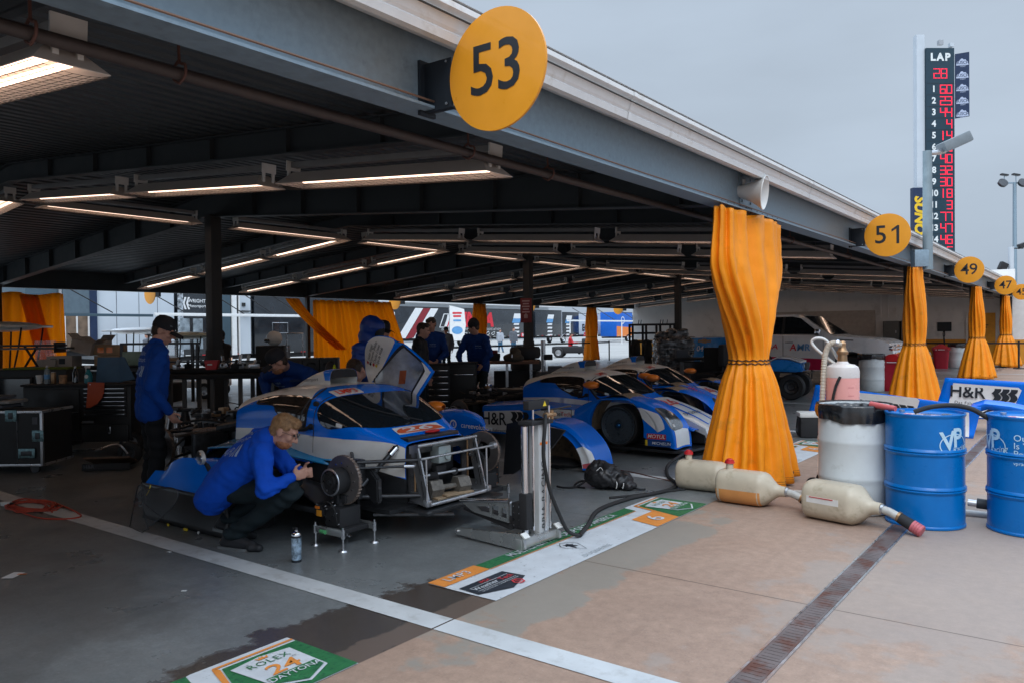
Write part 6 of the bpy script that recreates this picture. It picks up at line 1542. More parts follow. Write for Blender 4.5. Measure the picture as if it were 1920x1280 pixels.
# crouching mechanic
J = dict(head=(-4.70, 3.50, .850), neck=(-4.815, 3.43, .800), shL=(-5.00, 3.53, .775), shR=(-4.74, 3.33, .725), elR=(-4.60, 3.26, .475), wrR=(-4.575, 3.46, .535), hdR=(-4.53, 3.56, .56),
         elL=(-4.82, 3.66, .52), wrL=(-4.64, 3.60, .535), hdL=(-4.56, 3.62, .55), hpR=(-5.16, 3.26, .41), hpL=(-5.29, 3.37, .43), knR=(-4.57, 3.46, .43), knL=(-4.90, 3.74, .46),
         anR=(-5.02, 3.27, .10), toR=(-4.78, 3.33, .03), anL=(-5.30, 3.42, .14), toL=(-5.12, 3.52, .03), heelL=(0, 0, .08))
B_ = V(((J['anL'][0] + J['anR'][0]) / 2, (J['anL'][1] + J['anR'][1]) / 2, 0))
for q in 'LR': J['pn' + q] = V((0, 0, 1)) + B_
person('bearded blond mechanic with glasses crouching in a bright blue sweatshirt beside the stripped car', J, (.72, .60, -.52), (.42, .34, .82), top=m_royal, hair=m_hairb, vox=.012, glasses=True, beard=True, handpose='fist', fat=1.10,
       back=((-5.06, 3.29, .80), (.87, -.42, .30), (-.15, .45, .85), .95), group=None)
# standing mechanic
J = stand(-7.02, 3.76, R(74), 1.74, lean=.04, armsL=((-.02, .27, 1.14), (.05, .27, .90)), armsR=((-.06, -.27, 1.13), (.10, -.24, .88)), bend=.03)
person('young mechanic in a black cap standing in a blue sweatshirt and looking down', J, (.62, .70, -.36), top=m_royal if False else mat('deep blue sweatshirt', (.005, .055, .30), .8, vary=.1, bump=.15, bscale=180, spec=.25), leg=mat('black trousers', (.010, .011, .013), .8, vary=.2, spec=.25), hat='cap', vox=.012,
       back=((-7.10, 3.60, 1.32), (.95, -.31, 0), (0, 0, 1), .95))
# man leaning over the engine
J = stand(-7.35, 5.75, R(-55), 1.80, lean=.42, headf=None, armsL=((.50, .26, 1.10), (.62, .18, .86)), armsR=((.44, -.30, 1.05), (.62, -.2, .84)))
J['head'] = V((-6.86, 5.03, 1.26)); J['neck'] = V((-6.98, 5.22, 1.20)); J['shL'] = V((-6.90, 5.42, 1.12)); J['shR'] = V((-7.22, 5.18, 1.12))
person('mechanic in a dark cap and navy sweatshirt bending over the stripped car engine', J, (-.35, -.70, -.50), (0, -.3, 1), hat='cap', vox=.014, beard=True, chest=((-7.02, 5.05, 1.02), (.85, .5, 0), (0, 0, 1), 'H&R'))
# hooded man, head in the door, and the group at the tool chests
J = stand(-6.45, 5.95, R(10), 1.70); person('person in a bright blue hooded jacket with the hood up behind the raised door', J, (.85, .25, -.2), top=mat('deep blue rain jacket', (.006, .035, .21), .45, vary=.1), hood=True, hair=None, vox=.014)
J = stand(-6.35, 6.25, R(-70), 1.75, lean=.4); J['head'] = V((-6.12, 5.45, 1.16)); J['neck'] = V((-6.18, 5.62, 1.10)); J['shL'] = V((-6.02, 5.74, 1.04)); J['shR'] = V((-6.36, 5.66, 1.04))
person('brown haired mechanic with head bowed into the stripped car below the raised door', J, (.25, -.55, -.75), (.2, -.75, .55), top=m_navyj, vox=.014)
J = stand(-7.75, 7.35, R(20), 1.70); person('man in a dark cap whose face shows beside the blue hood', J, (.9, -.1, -.1), hat='cap', top=m_dkj, vox=.018, low=True)
J = stand(-8.35, 8.75, R(30), 1.70); person('dark haired man seen in profile behind the raised car door', J, (.85, .45, -.1), vox=.018, top=m_dkj, low=True)
J = stand(-9.55, 10.25, R(-35), 1.84, lean=.06, armsL=((.18, .24, 1.16), (.30, .08, 1.04)), armsR=((.10, -.28, 1.16), (.28, -.10, 1.04)))
person('man in a navy jacket with short dark hair standing at the tool chests', J, (.1, -.85, -.32), vox=.016, chest=((-9.30, 10.10, 1.34), (.55, .83, 0), (0, 0, 1), 'mühlner'), low=True)
J = stand(-9.0, 10.95, R(-80), 1.80, lean=.14, armsL=((.20, .34, 1.14), (.26, .22, .98)), armsR=((.18, -.32, 1.14), (.28, -.22, 1.0)))
person('man in a black knit hat and navy jacket leaning on the tool chest', J, (-.75, -.45, -.25), hat='beanie', vox=.016, chest=((-8.88, 10.80, 1.30), (.95, .3, 0), (0, 0, 1), 'mühlner'), low=True)
# people farther off
J = stand(-14.0, 8.95, R(-160), 1.70, armsL=((.20, .26, 1.12), (.36, .2, 1.16)), armsR=((.20, -.26, 1.12), (.36, -.2, 1.16)), z0=-.08); person('man in a black jacket and knit hat standing by the benches, holding something', J, (-.55, -.8, -.2), hat='beanie', top=m_dkj, vox=.02, low=True)
J = stand(-15.2, 4.1, R(-10), 1.66); person('man in a black cap behind the cardboard boxes', J, (.8, .4, -.2), hat='cap', top=m_dkj, vox=.02, low=True)
J = stand(-14.6, 4.55, R(160), 1.72); person('man in a black jacket with his back turned behind the cardboard boxes', J, (-.9, .2, 0), hat='beanie', top=m_dkj, vox=.02, low=True)
J = stand(-36.2, 46.6, R(-40), 1.72, armsL=((.1, .24, 1.14), (.2, .2, .95)), armsR=((-.1, -.24, 1.14), (-.12, -.2, .9))); J['anL'] = J['anL'] + V((.3, -.2, 0)); J['toL'] = J['toL'] + V((.3, -.2, 0))
person('person in a pale hoodie and jeans walking past the black race trailer', J, (.7, -.5, 0), top=m_paleh, leg=m_jean, vox=.028, low=True)
J = stand(-31.2, 41.6, R(-25), 1.82); person('man in a grey jacket walking past the black race trailer', J, (.85, -.1, 0), top=m_greyj, leg=m_jean, vox=.028, low=True)
J = stand(-20.2, 22.6, R(-60), 1.74); person('man in a dark cap in the alley behind the man in the black knit hat', J, (.2, -.9, 0), top=m_greyj, hat='cap', vox=.024, low=True)
J = stand(-25.5, 13.6, R(200), 1.68); person('person in a red white and blue knit hat beyond the golf cart', J, (-.8, -.5, 0), top=m_greyj, hat='beanie', vox=.024, low=True)
# ------------------------------------------------------------------ beyond the rear opening
def at(px, d, z=0.):
    """plan position seen under a given column of the photograph at depth d"""
    u = (px - 960) / 1463.4
    return V((d * (u * .7989 - .6014), d * (.7989 + u * .6014), z))
m_trk = mat('black trailer paint', (.014, .018, .024), .22, vary=.35, vscale=1.2, coat=.6, spec=.6)
m_trw = mat('white trailer panel', (.52, .57, .62), .4, vary=.05, vscale=.7)
m_trt = mat('slate blue trailer panel', (.05, .085, .11), .4, vary=.12, vscale=1)
m_trn = mat('navy trailer panel', (.015, .03, .075), .4, vary=.1)
m_redl = mat('red sponsor lettering', (.65, .03, .05), .5)
m_lblue = mat('light blue sponsor print', (.12, .33, .62), .5)
def wheel_(parent, c, r, w=.25, ax='X', rimc=None, sg=1):
    q = M.Translation(c) @ M.Rotation(PI / 2, 4, 'Y' if ax == 'X' else 'X')
    o = MB().lathe([(r * .58, -w / 2), (r * .9, -w / 2), (r, -w * .3), (r, w * .3), (r * .9, w / 2), (r * .58, w / 2)], 36, q).obj('wheel', m_rub, parent)
    MB().lathe([(0, -w * .35), (r * .25, -w * .38), (r * .3, -w * .25), (r * .5, -w * .3), (r * .6, -w * .48), (r * .6, w * .48), (r * .5, w * .3), (r * .3, w * .25), (r * .25, w * .38), (0, w * .35)], 28, q).obj('rim', rimc or m_alu, o)
    return o
def trailer(label, x, y0, y1, h=4.05, m=None, depth=2.5, wheels=(), z0=.95, group='team trailers parked behind the garage'):
    """long side runs along y and faces +x"""
    t = thing('team_trailer', label, 'trailer', (x, (y0 + y1) / 2, 0), 0, group)
    L = y1 - y0
    MB().box((-depth / 2, 0, (h + z0) / 2), (depth, L, h - z0), .04).obj('body', m or m_trk, t)
    mb = MB(); mb.box((-depth / 2, 0, z0 - .12), (depth * .9, L * .96, .2)); mb.obj('chassis', m_blk, t)
    mb = MB(); mb.box((.004, 0, z0 + .05), (.02, L, .05)); mb.box((.004, 0, h - .06), (.02, L, .06)); mb.obj('rail', m_dkmet, t)
    for i in range(int(L / .9)): MB().box((.006, -L / 2 + .5 + .9 * i, z0 + .05), (.024, .42, .045)).obj('reflective_strip', m_red if i % 2 else m_white, t)
    for wy in wheels:
        for dx in (-.2, -depth + .2): wheel_(t, (dx, wy - (y0 + y1) / 2, .5), .5, .28, 'X', m_chr)
        if wheels: MB().tube([(.03, wy - (y0 + y1) / 2 + .62 * cos(a), .5 + .62 * sin(a)) for a in [PI * k / 12 for k in range(13)]], .035, 6).obj('mudguard', m_alu, t)
    return t
def side(t, name, m, vfs, y, z, off=.015, parent=None): return label_on(parent or t, name, m, vfs, frame((off, y, z), (0, 1, 0), (0, 0, 1)), 0)
# racing series trailer
t = trailer('long black race series trailer with red lettering and slanted white stripes', -53, 50.5, 74.0, wheels=(64.2, 66.0))
o0 = -62.25
for (a, w_, m_) in ((-9.9, 1.1, m_wht), (-8.75, 1.0, mat('dark red stripe', (.25, .02, .03), .5)), (-7.7, 1.1, m_wht)): side(t, 'slanted_stripe', m_, fill([(a, -1.45), (a + w_, -1.45), (a + w_ + 2.5, 1.45), (a + 2.5, 1.45)]), 0, 2.45)
fr_ = side(t, 'badge', m_wht, [fill([(-4.0, -.55), (-1.9, -.55), (-1.2, .85), (-3.3, .85)], [(-3.85, -.48), (-3.2, .78), (-1.35, .78), (-2.0, -.48)][::-1]), fill([(-3.25, -.45), (-2.3, -.45), (-2.0, .2), (-1.75, .75), (-2.7, .75), (-2.9, .2)])], 0, 2.55)
side(t, 'badge_arrow', m_redl, fill([(-2.85, -.45), (-2.65, -.45), (-2.25, .45), (-2.1, .45), (-2.2, .75), (-2.5, .45), (-2.4, .45)]), 0, 2.55, .02)
side(t, 'lettering', m_redl, tex('IMSA', 2.0, .05, .25, wide=1.25), 2.0, 2.75); side(t, 'lettering', m_let_w, tex('INTERNATIONAL MOTOR SPORTS ASSOCIATION', .34, .005, .1, sp=1.35), 1.2, 1.80)
side(t, 'track_outline', m_let_w, [fill(smo([(k * .95 + .3 * cos(a) * (1 + .3 * sin(3 * a + k)), .18 * sin(a) * (1 + .4 * cos(2 * a + k))) for a in [2 * PI * j / 10 for j in range(10)]], 2), smo([(k * .95 + .23 * cos(a) * (1 + .3 * sin(3 * a + k)), .12 * sin(a) * (1 + .4 * cos(2 * a + k))) for a in [2 * PI * j / 10 for j in range(10)]], 2)[::-1]) for k in range(-3, 7)], 0, 1.35)
def sponsor_stack(t, y, sc=1.):
    side(t, 'sponsor_block', m_wht, fill([(-.55 * sc, .0), (.75 * sc, .0), (.95 * sc, .5 * sc), (-.35 * sc, .5 * sc)]), y, 3.0); side(t, 'sponsor_block', m_lblue, fill([(-.75 * sc, -.45 * sc), (.58 * sc, -.45 * sc), (.75 * sc, -.02), (-.55 * sc, -.02)]), y, 3.0)
    for k in range(4): side(t, 'sponsor_line', m_let_w, fill([(-.55, -.10), (.45, -.10), (.55, .10), (-.45, .10)]), y, 2.35 - .43 * k)
sponsor_stack(t, 9.0, 1.1)
side(t, 'lettering', m_redl, fill(rrect(1.7, .45, .02)), 10.7, 1.12); side(t, 'lettering', m_let_w, tex('BOSCH', .40, .03), 10.7, 1.12, .02)
side(t, 'oval_sticker', m_lblue, fill(rrect(1.5, .35, .1)), -10.9, 2.9); side(t, 'oval_sticker', m_wht, fill(rrect(1.5, .35, .1)), -10.9, 3.3)
t = trailer('black race trailer in the middle of the rear row with a white sponsor stack', -53, 75.0, 80.6, wheels=(), m=m_trk); sponsor_stack(t, .2)
t = trailer('black race trailer farther right, its sponsor stack beside a chrome exhaust stack', -55, 83.2, 87.8, h=3.95, wheels=(84.2,), m=m_trk); sponsor_stack(t, -.3); MB().cyl((.3, -2.4, .6), (.3, -2.4, 4.0), .12, n=12).obj('exhaust_stack', m_chr, t)
t = trailer('white trailer with large black and red letters behind the red kart', -56, 88.5, 96.5, h=3.9, m=m_trw); side(t, 'lettering', m_let_k, tex('EC', 1.2, .05), -1.6, 1.9); side(t, 'red_patch', m_redl, fill([(-2, -.4), (1.5, -.4), (1.7, .1), (-1.8, .1)]), 0, 1.2)
t = trailer('bright blue and orange transporter at the right end of the rear row', -52, 92.5, 97.0, h=4.0, m=mat('bright blue truck paint', (.01, .12, .52), .4), z0=.7); side(t, 'orange_panel', m_orange, fill([(-2.2, -.9), (1.9, -.9), (2.2, .3), (-2.2, .5)]), 0, 1.6); side(t, 'ring_logo', m_let_w, fill(disc(.5, 24), disc(.38, 24)[::-1]), -.5, 2.9); wheel_(t, (-.1, .9, .5), .5, .3, 'X', m_chr)
t = trailer('dark trailer with pale frames at the far right end behind the blue and orange transporter', -60, 106.0, 113.0, h=3.9, m=m_trt)
t = thing('support_truss', 'white awning poles in front of the rear right trailers', 'awning frame', (-44, 76, 0)); MB().box((0, 2, 2.6), (.12, 20, .16)).obj('beam', m_wpaint, t)
for k in range(4): MB().cyl((0, -7 + 5 * k, 3.9), (0, -3 + 5 * k, 2.65), .04, n=8).obj('strut', m_dkmet, t); MB().cyl((0, -7.5 + 5.5 * k, 0), (0, -7.5 + 5.5 * k, 2.7), .06, n=8).obj('pole', m_wpaint, t)
# left group of trailers
t = trailer('slate grey trailer with an open doorway behind the rear wing', -36, 13.9, 16.7, h=4.1, m=m_trt, z0=.9)
MB().box((.03, .62, 1.75), (.06, 1.15, 1.6)).obj('open_doorway', mat('warm trailer interior', (.16, .11, .075), .8, vary=.5, vscale=2), t); MB().box((.06, .62, 3.1), (.06, 1.15, 1.1)).obj('raised_door', mat('grey blue door', (.10, .14, .17), .5), t)
for k in (-.5, .0, .5): MB().box((.08, .62 + k, 1.7), (.06, .06, 1.5)).obj('door_frame', m_wall, t)
MB().box((.06, -.05, 2.6), (.08, .12, 3.2)).obj('edge_post', m_alu, t); side(t, 'badge', m_let_w, fill(rrect(.6, .5, .08), rrect(.5, .4, .06)[::-1]), -.75, 2.1, .02); side(t, 'badge', m_redl, fill(rrect(.4, .16, .03)), -.75, 2.1, .02); side(t, 'badge', m_redl, fill([(-.2, -.2), (.05, -.25), (-.1, .25), (-.3, .2)]), -.6, 2.7, .02)
MB().box((.05, 1.33, 2.6), (.12, .32, 3.3)).obj('blue_post', m_trn, t)
t = trailer('tall white trailer wall behind the standing mechanic', -36, 16.8, 20.5, h=4.1, m=m_trw, z0=.5)
for k in (-.95, .1, 1.0): MB().box((.004, k, 2.3), (.012, .02, 3.5)).obj('panel_joint', m_greyj, t)
t = trailer('black trailer with white team lettering beside a speckled pillar', -36, 20.75, 24.85, h=4.1, m=m_trk, z0=.5)
side(t, 'lettering', m_let_w, [shift(tex('WRIGHT', .24, .012), -1.12, 3.22), shift(tex('Motorsports', .20, .006), -1.06, 2.97)], 0, 0, .02); side(t, 'slash_mark', m_let_w, [fill([(-1.95 + .18 * k, 2.8), (-1.85 + .18 * k, 2.8), (-1.95 + .18 * k, 3.1), (-1.85 + .18 * k, 3.4), (-1.95 + .18 * k, 3.4), (-2.05 + .18 * k, 3.1)]) for k in range(3)], 0, 0, .02)
MB().box((.03, -2.0, 2.3), (.06, .26, 3.6)).obj('speckled_pillar', mat('speckled pillar', (.30, .33, .36), .6, vary=1.2, vscale=9), t)
for y, w_ in ((-.45, .24), (-.12, .1), (.95, .26), (1.25, .06)): MB().box((.05, y, 2.3), (.1, w_, 3.6)).obj('white_post', m_wpaint, t)
MB().box((.02, .4, 2.3), (.04, .7, 3.4)).obj('dark_door', m_trt, t); MB().box((.03, 1.62, 2.3), (.06, .62, 3.5)).obj('cabinet', m_trw, t); MB().box((.08, 1.5, 3.1), (.06, .2, .18)).obj('vent', m_blk, t); MB().box((.1, 1.55, 2.75), (.5, .6, .05)).obj('step', m_blk, t)
for k in (-.5, .2): MB().box((.05, -1.3 + k, 1.6), (.06, .5, 1.5)).obj('door_window', mat('pale reflecting window', (.22, .26, .29), .15, vary=.6, vscale=3), t)
t = trailer('plain black trailer behind the helmet and the wide orange curtain', -36, 25.0, 34.0, h=4.1, m=m_trk, z0=.5); MB().tube([(.05, -3.4, 1.6), (.05, -2.4, 1.6), (.05, -2.4, 2.15), (.05, -3.4, 2.15)], .02, 6, closed=True).obj('rail_frame', m_alu, t)
t = thing('awning_arm', 'pale horizontal awning arm with dark diagonal struts across the left trailers', 'awning frame', (-34.5, 20, 0)); MB().box((0, 3.0, 2.50), (.10, 8.6, .14), .01).obj('arm', m_wpaint, t); MB().box((.02, -3.9, 2.44), (.08, 5.0, .12), .01).obj('arm', m_trt, t)
for k, (a, b_) in enumerate(((-5.4, -3.2), (-2.0, .3), (1.2, 3.4), (3.0, 5.2), (4.6, 7.0))): MB().cyl((0, a, 3.75), (0, b_, 2.55), .025, n=6).obj('strut', m_blk, t)
# distant skyline seen over the roofs of the trailers: pale building
t = thing('grandstand_building', 'long pale building far behind the trailers', 'building', (-95, 75, 0)); MB().box((0, 0, 3.2), (6, 120, 6.4)).obj('wall', m_trw, t); MB().box((3.2, 0, 6.5), (7, 121, .3)).obj('roof', m_wpaint, t)
for k in range(16): MB().box((3.03, -45 + 6 * k, 3.6), (.06, 3, 1.4)).obj('window', m_glass, t)
# golf carts
def golf_cart(p, rz, label, tint=None, s=1.):
    t = thing('golf_cart', label, 'golf cart', p, rz, 'golf carts behind the garage')
    t.scale = (s, s, s)
    mb = MB(); mb.box((0, 0, 0), (1.7, 1.15, .05), .02); mb.sph((0, 0, 0), (.86, .58, .11), 24); mb.bm.transform(M.Translation((0, 0, 1.82))); mb.obj('canopy', tint or m_wht, t, ang=60)
    for sx, dx in ((-.62, .02), (.05, -.06), (.68, -.2)):
        for sy in (-.48, .48): MB().tube([(sx, sy, 1.80), (sx + dx * .3, sy, 1.4), (sx + dx, sy, .75)], .018, 8, 3).obj('canopy_post', m_blk, t)
    mb = MB(); mb.box((0, 0, .42), (2.2, 1.1, .22), .06); mb.prism([(.55, .5), (1.1, .5), (1.12, .72), (.85, .92), (.62, .90)], 1.06, M.Translation((0, .53, 0)) @ M.Rotation(PI / 2, 4, 'X'), bev=.03); mb.obj('body', m_wht, t)
    mb = MB(); mb.box((-.35, 0, .68), (.5, 1.0, .18), .05); mb.box((-.62, 0, .95), (.14, 1.0, .45), .05); mb.obj('seat', m_card, t)
    mb = MB(); mb.box((.93, 0, 1.25), (.02, .95, .55), .005); mb.obj('windscreen', m_clear, t)
    for sx in (-.75, .8):
        for sy in (-.5, .5): wheel_(t, (sx, sy, .23), .23, .18, 'Y')
    return t
golf_cart(at(262, 21.5), R(38), 'white roofed golf cart in front of the tall white trailer', s=.92); golf_cart(at(352, 19.5), R(30), 'golf cart with a pale green-tinged roof behind the trolley frame', mat('pale green-white roof', (.50, .55, .46), .4), .84); golf_cart(at(-5, 15.5), R(45), 'golf cart with a tan roof at the left edge', m_cream, .96)
# red kart rider
t = thing('service_cart', 'small black utility cart with a red-shirted driver behind the narrow orange curtains', 'utility cart', at(1075, 46), R(25)); MB().box((0, 0, .45), (2.4, 1.2, .4), .08).obj('body', m_blk, t); MB().box((.8, 0, .85), (.5, 1.1, .5), .08).obj('bonnet', m_dkmet, t)
for sx in (-.8, .9):
    for sy in (-.6, .6): wheel_(t, (sx, sy, .3), .3, .24, 'Y')
b0 = at(1075, 46); mm_ = M.Rotation(R(25), 3, 'Z')
J = stand(b0.x - .2, b0.y, R(25), 1.7, z0=-.28); c_ = V((b0.x - .2, b0.y, 0)); f_ = V((cos(R(25)), sin(R(25)), 0))
for q in 'LR': J['kn' + q] = J['hp' + q] + f_ * .42 + V((0, 0, .02)); J['an' + q] = J['kn' + q] + f_ * .1 - V((0, 0, .40)); J['to' + q] = J['an' + q] + f_ * .16; J['wr' + q] = J['sh' + q] + f_ * .45 - V((0, 0, .25)); J['el' + q] = J['sh' + q] + f_ * .15 - V((0, 0, .28))
person('driver in a red jacket sitting on the small utility cart', J, f_, top=m_red, vox=.03, low=True, shoes=False)
t = thing('feather_flag', 'tall white feather flag with pink and blue print before the black trailer', 'flag', at(843, 50)); MB().cyl((0, 0, 0), (0, 0, 3.2), .03, n=8).obj('pole', m_alu, t); MB().prism([(.0, 1.0), (.9, 1.0), (1.05, 2.0), (.95, 3.0), (.0, 3.25)], .02, M.Rotation(R(37), 4, 'Z') @ M.Rotation(PI / 2, 4, 'X')).obj('cloth', m_wht, t)
[label_on(t, 'print', m_redl, shift(fill(rrect(.6 - .1 * k, .12, .03)), 0, .15 - .2 * k), M.Rotation(R(37), 4, 'Z') @ frame((.5, -.025, 2.6), (1, 0, 0), (0, 0, 1)), .004) for k in range(2)]; label_on(t, 'print', m_lblue, [shift(fill(disc(.35, 24, ry=.25)), 0, -.95), shift(fill(rrect(.5, .12, .03)), 0, -.32)], M.Rotation(R(37), 4, 'Z') @ frame((.5, -.025, 2.6), (1, 0, 0), (0, 0, 1)), .004)

# ------------------------------------------------------------------ score tower and masts on the right
T0 = V((-9.9, 68.1, 0)); trz = R(39)
m_scr = mat('dark teal score panel', (.010, .035, .055), .5, vary=.1, vscale=.4)
m_led = mat('red led dots', (1., .012, .05), .5, emit=.55, vary=0)
m_ltr = mat('white score lettering', (.70, .74, .74), .5)
t = thing('score_tower', 'tall dark scoring tower with red dot numbers beside a white mast', 'score tower', T0, trz)
MB().box((0, 0, 14.3), (2.2, .5, 17.2)).obj('panel', m_scr, t)
mb = MB(); mb.box((-1.42, .2, 12.0), (.62, .5, 24.0)); mb.obj('mast', m_trw, t)
MB().box((1.16, .1, 14.3), (.10, .4, 17.0)).obj('edge_rail', m_trw, t); MB().box((.1, -.1, 23.35), (.35, .3, .35)).obj('lamp', m_alu, t); MB().box((1.0, 0, 23.2), (.3, .3, .3)).obj('lamp', m_trw, t)
FT = lambda x, z: frame((x, -.262, z), (1, 0, 0), (0, 0, 1))
label_on(t, 'lettering', m_ltr, tex('LAP', .78, .05, sp=1.3), FT(0, 22.18), .005)
DIG = {'0': '111101101101111', '1': '010010010010010', '2': '111001111100111', '3': '111001111001111', '4': '101101111001001', '5': '111100111001111', '6': '111100111101111', '7': '111001001001001', '8': '111101111101111', '9': '111101111001111'}
def led(s, x, z, w=.52, h=.88):
    for i, ch in enumerate(s):
        mb = MB(); seg = DIG[ch]; seen = set()
        for k, q in enumerate(seg):
            if q == '1':
                r_, c = divmod(k, 3); seen.add((r_ * 2, c * 2))
        for (r_, c) in list(seen):
            for (a, b_) in ((2, 0), (0, 2)):
                if (r_ + a, c + b_) in seen: seen.add((r_ + a // 2, c + b_ // 2))
        for (r_, c) in seen:
            X = x + (i - len(s)) * (w + .12) + c * w / 4; Z = z + h / 2 - r_ * h / 8
            mb.flat((disc(.042, 8), [tuple(range(8))]), FT(X, Z))
        mb.obj('led_digit', m_led, t, smooth=False)
led('28', .62, 20.95, .44, .70)
for i, s_ in enumerate(('60', '23', '44', '4', '14', '6', '40', '32', '30', '18', '3', '77', '47', '46', '15')):
    z = 19.75 - .885 * i
    label_on(t, 'lettering', m_ltr, tex(str(i + 1), .66, .035, sp=.9), FT(-.52, z), .005); led(s_, 1.0, z, .38, .62)
led('2021', 1.04, 6.35, .33, .62)
for k in range(17): MB().box((0, -.252, 20.2 - .885 * k), (2.15, .012, .02)).obj('panel_joint', m_blk, t, smooth=False)
b = thing('tower_banner', 'navy banner with five pale mountain logos fixed to the side of the score tower', 'banner', T0 + V((1.85 * cos(trz), 1.85 * sin(trz), 20.1)), trz + R(3))
bm_ = MB(); bm_.prism([(-.58, -2.55), (.58, -2.35), (.58, 2.60), (-.58, 2.40)], .04, M.Rotation(PI / 2, 4, 'X')); cl_ = bm_.obj('cloth', m_trn, b)
m_bl = mat('pale banner print', (.42, .48, .62), .5)
for k in range(5):
    z = 1.75 - .98 * k; F_ = frame((0, -.045, z), (1, 0, .05), (0, 0, 1))
    label_on(b, 'mountain_logo', m_bl, [fill([(-.52, -.02), (-.4, .1), (-.25, .12), (-.12, .28), (0, .33), (.15, .22), (.25, .26), (.4, .1), (.52, .04), (.5, -.18), (-.5, -.22)])], F_, .006); label_on(b, 'lettering', m_trn, tex('BUSCH', .34, .01), F_, .012); label_on(b, 'lettering', m_bl, shift(tex('LIGHT', .16, .01, .2), .02, -.28), F_, .012)
for z in (-2.3, 0, 2.3): MB().box((-.65, .0, z), (.2, .06, .06)).obj('bracket', m_alu, b)
t = thing('pylon_sign', 'upright navy sign with yellow sideways SUNOCO lettering behind the canopy roof', 'sign', V((-11.15, 66.8, 0)), R(37)); MB().box((0, 0, 8.0), (.95, .4, 8.4)).obj('panel', m_trn, t); label_on(t, 'lettering', mat('sunny yellow lettering', (.75, .48, .02), .5), tex('SUNOCO', 1.05, .05, .2, wide=1.0), frame((0.02, -.205, 9.3), (0, 0, -1), (1, 0, 0)), .005); MB().box((0, .25, 2), (.4, .3, 4)).obj('post', m_trw, t)
# street lamp standing by the canopy edge
t = thing('area_light', 'grey pole fixed to the canopy beam with a tilted box floodlight before the score tower', 'lamp post', (-2.45, 15.62, -.98), R(37)); MB().cyl((0, 0, 3.55), (0, 0, 5.66), .085, .075, 16).obj('pole', mat('pale blue grey pole', (.22, .28, .31), .5, .2), t)
mb = MB(); mb.tube([(0, 0, 5.62), (.15, 0, 5.63), (.32, 0, 5.66)], .045, 10, 4); mb.obj('arm', m_alu, t); MB().box((-.12, 0, 3.75), (.30, .16, .3), .01).obj('beam_bracket', m_galv, t); MB().box((.48, 0, 5.80), (.52, .30, .19), .03, M.Rotation(R(-24), 4, 'Y')).obj('lamp_head', mat('grey lamp housing', (.17, .20, .22), .5), t); MB().box((.455, 0, 5.705), (.42, .24, .02), .0, M.Rotation(R(-24), 4, 'Y')).obj('lens', mat('yellowed lens', (.42, .36, .30), .3, vary=.4, vscale=9), t)
t = thing('lighting_mast', 'tall grey mast with round floodlights on a crossbar at the right edge', 'lamp post', at(1903, 57), R(37)); MB().cyl((0, 0, 0), (0, 0, 12.0), .17, .12, 14).obj('pole', m_galv, t); MB().box((0, 0, 11.95), (2.5, .1, .1)).obj('crossbar', m_galv, t)
for x in (-1.0, .45, 1.2):
    MB().lathe([(.0, -.1), (.3, -.1), (.34, .12), (.0, .16)], 20, M.Translation((x, -.2, 11.9)) @ M.Rotation(R(60), 4, 'X')).obj('floodlight', m_dkmet, t)
for x in (-.75, .1): MB().box((x, 0, 12.55), (.5, .3, .12), .02, M.Rotation(R(10), 4, 'Y')).obj('flat_lamp', m_dkmet, t); MB().cyl((x, 0, 12), (x, 0, 12.5), .03, n=8).obj('bracket', m_galv, t)
t = thing('lamp_pole', 'shorter pale pole with two small dark lamps beside the tall mast', 'lamp post', at(1896, 48), R(37)); MB().cyl((0, 0, 0), (0, 0, 6.4), .16, n=14).obj('pole', m_trw, t); MB().box((-.5, 0, 5.2), (.45, .3, .5), .03, M.Rotation(R(25), 4, 'Y')).obj('lamp', m_blk, t); MB().box((.75, 0, 6.5), (.6, .3, .3), .03, M.Rotation(R(-20), 4, 'Y')).obj('lamp', m_dkmet, t); MB().box((.4, 0, 6.3), (.7, .06, .06)).obj('arm', m_dkmet, t)
t = thing('far_building', 'pale block building with blue door frame beyond the last curtain', 'building', (1.0, 62, 0)); MB().box((0, 0, 2.2), (4, 8, 4.4)).obj('wall', m_trw, t); MB().box((-1.2, -4.02, 1.2), (1.0, .06, 2.4)).obj('door', m_trn, t); MB().box((0, 0, 4.5), (4.3, 8.3, .2)).obj('roof', m_wpaint, t)
# ------------------------------------------------------------------ benches, cases and tools inside the garage
VZ = R(37)     # facing the camera side of the garage
def chest(label, p, rz, w=.9, d=.55, h=.9, drawers=6, name='tool_chest', casters=True, cols=((-.5, .5),), latch=False, group=None, z=.004):
    t = thing(name, label, 'tool chest', (p.x, p.y, z), rz, group)
    z0 = .12 if casters else 0
    MB().box((0, 0, (h + z0) / 2), (w, d, h - z0), .012).obj('body', m_black, t); MB().box((0, 0, h + .012), (w + .03, d + .03, .03), .006).obj('top', m_blk, t)
    for a, b_ in cols:
        dh = (h - z0 - .12) / drawers
        for k in range(drawers):
            zc = h - .07 - dh * (k + .5)
            dr_ = MB().box(((a + b_) / 2 * w, -d / 2 - .006, zc), ((b_ - a) * w - .05, .014, dh - .012), .003).obj('drawer', m_black, t); MB().box(((a + b_) / 2 * w, -d / 2 - .022, zc + dh * .36), ((b_ - a) * w - .09, .018, .014), .004).obj('handle', m_chr, dr_)
    if casters:
        for sx in (-1, 1):
            for sy in (-1, 1): MB().cyl((sx * (w / 2 - .08), sy * (d / 2 - .07) - .02, .06), (sx * (w / 2 - .08), sy * (d / 2 - .07) + .02, .06), .058, n=16).obj('caster', m_rub, t)
    return t
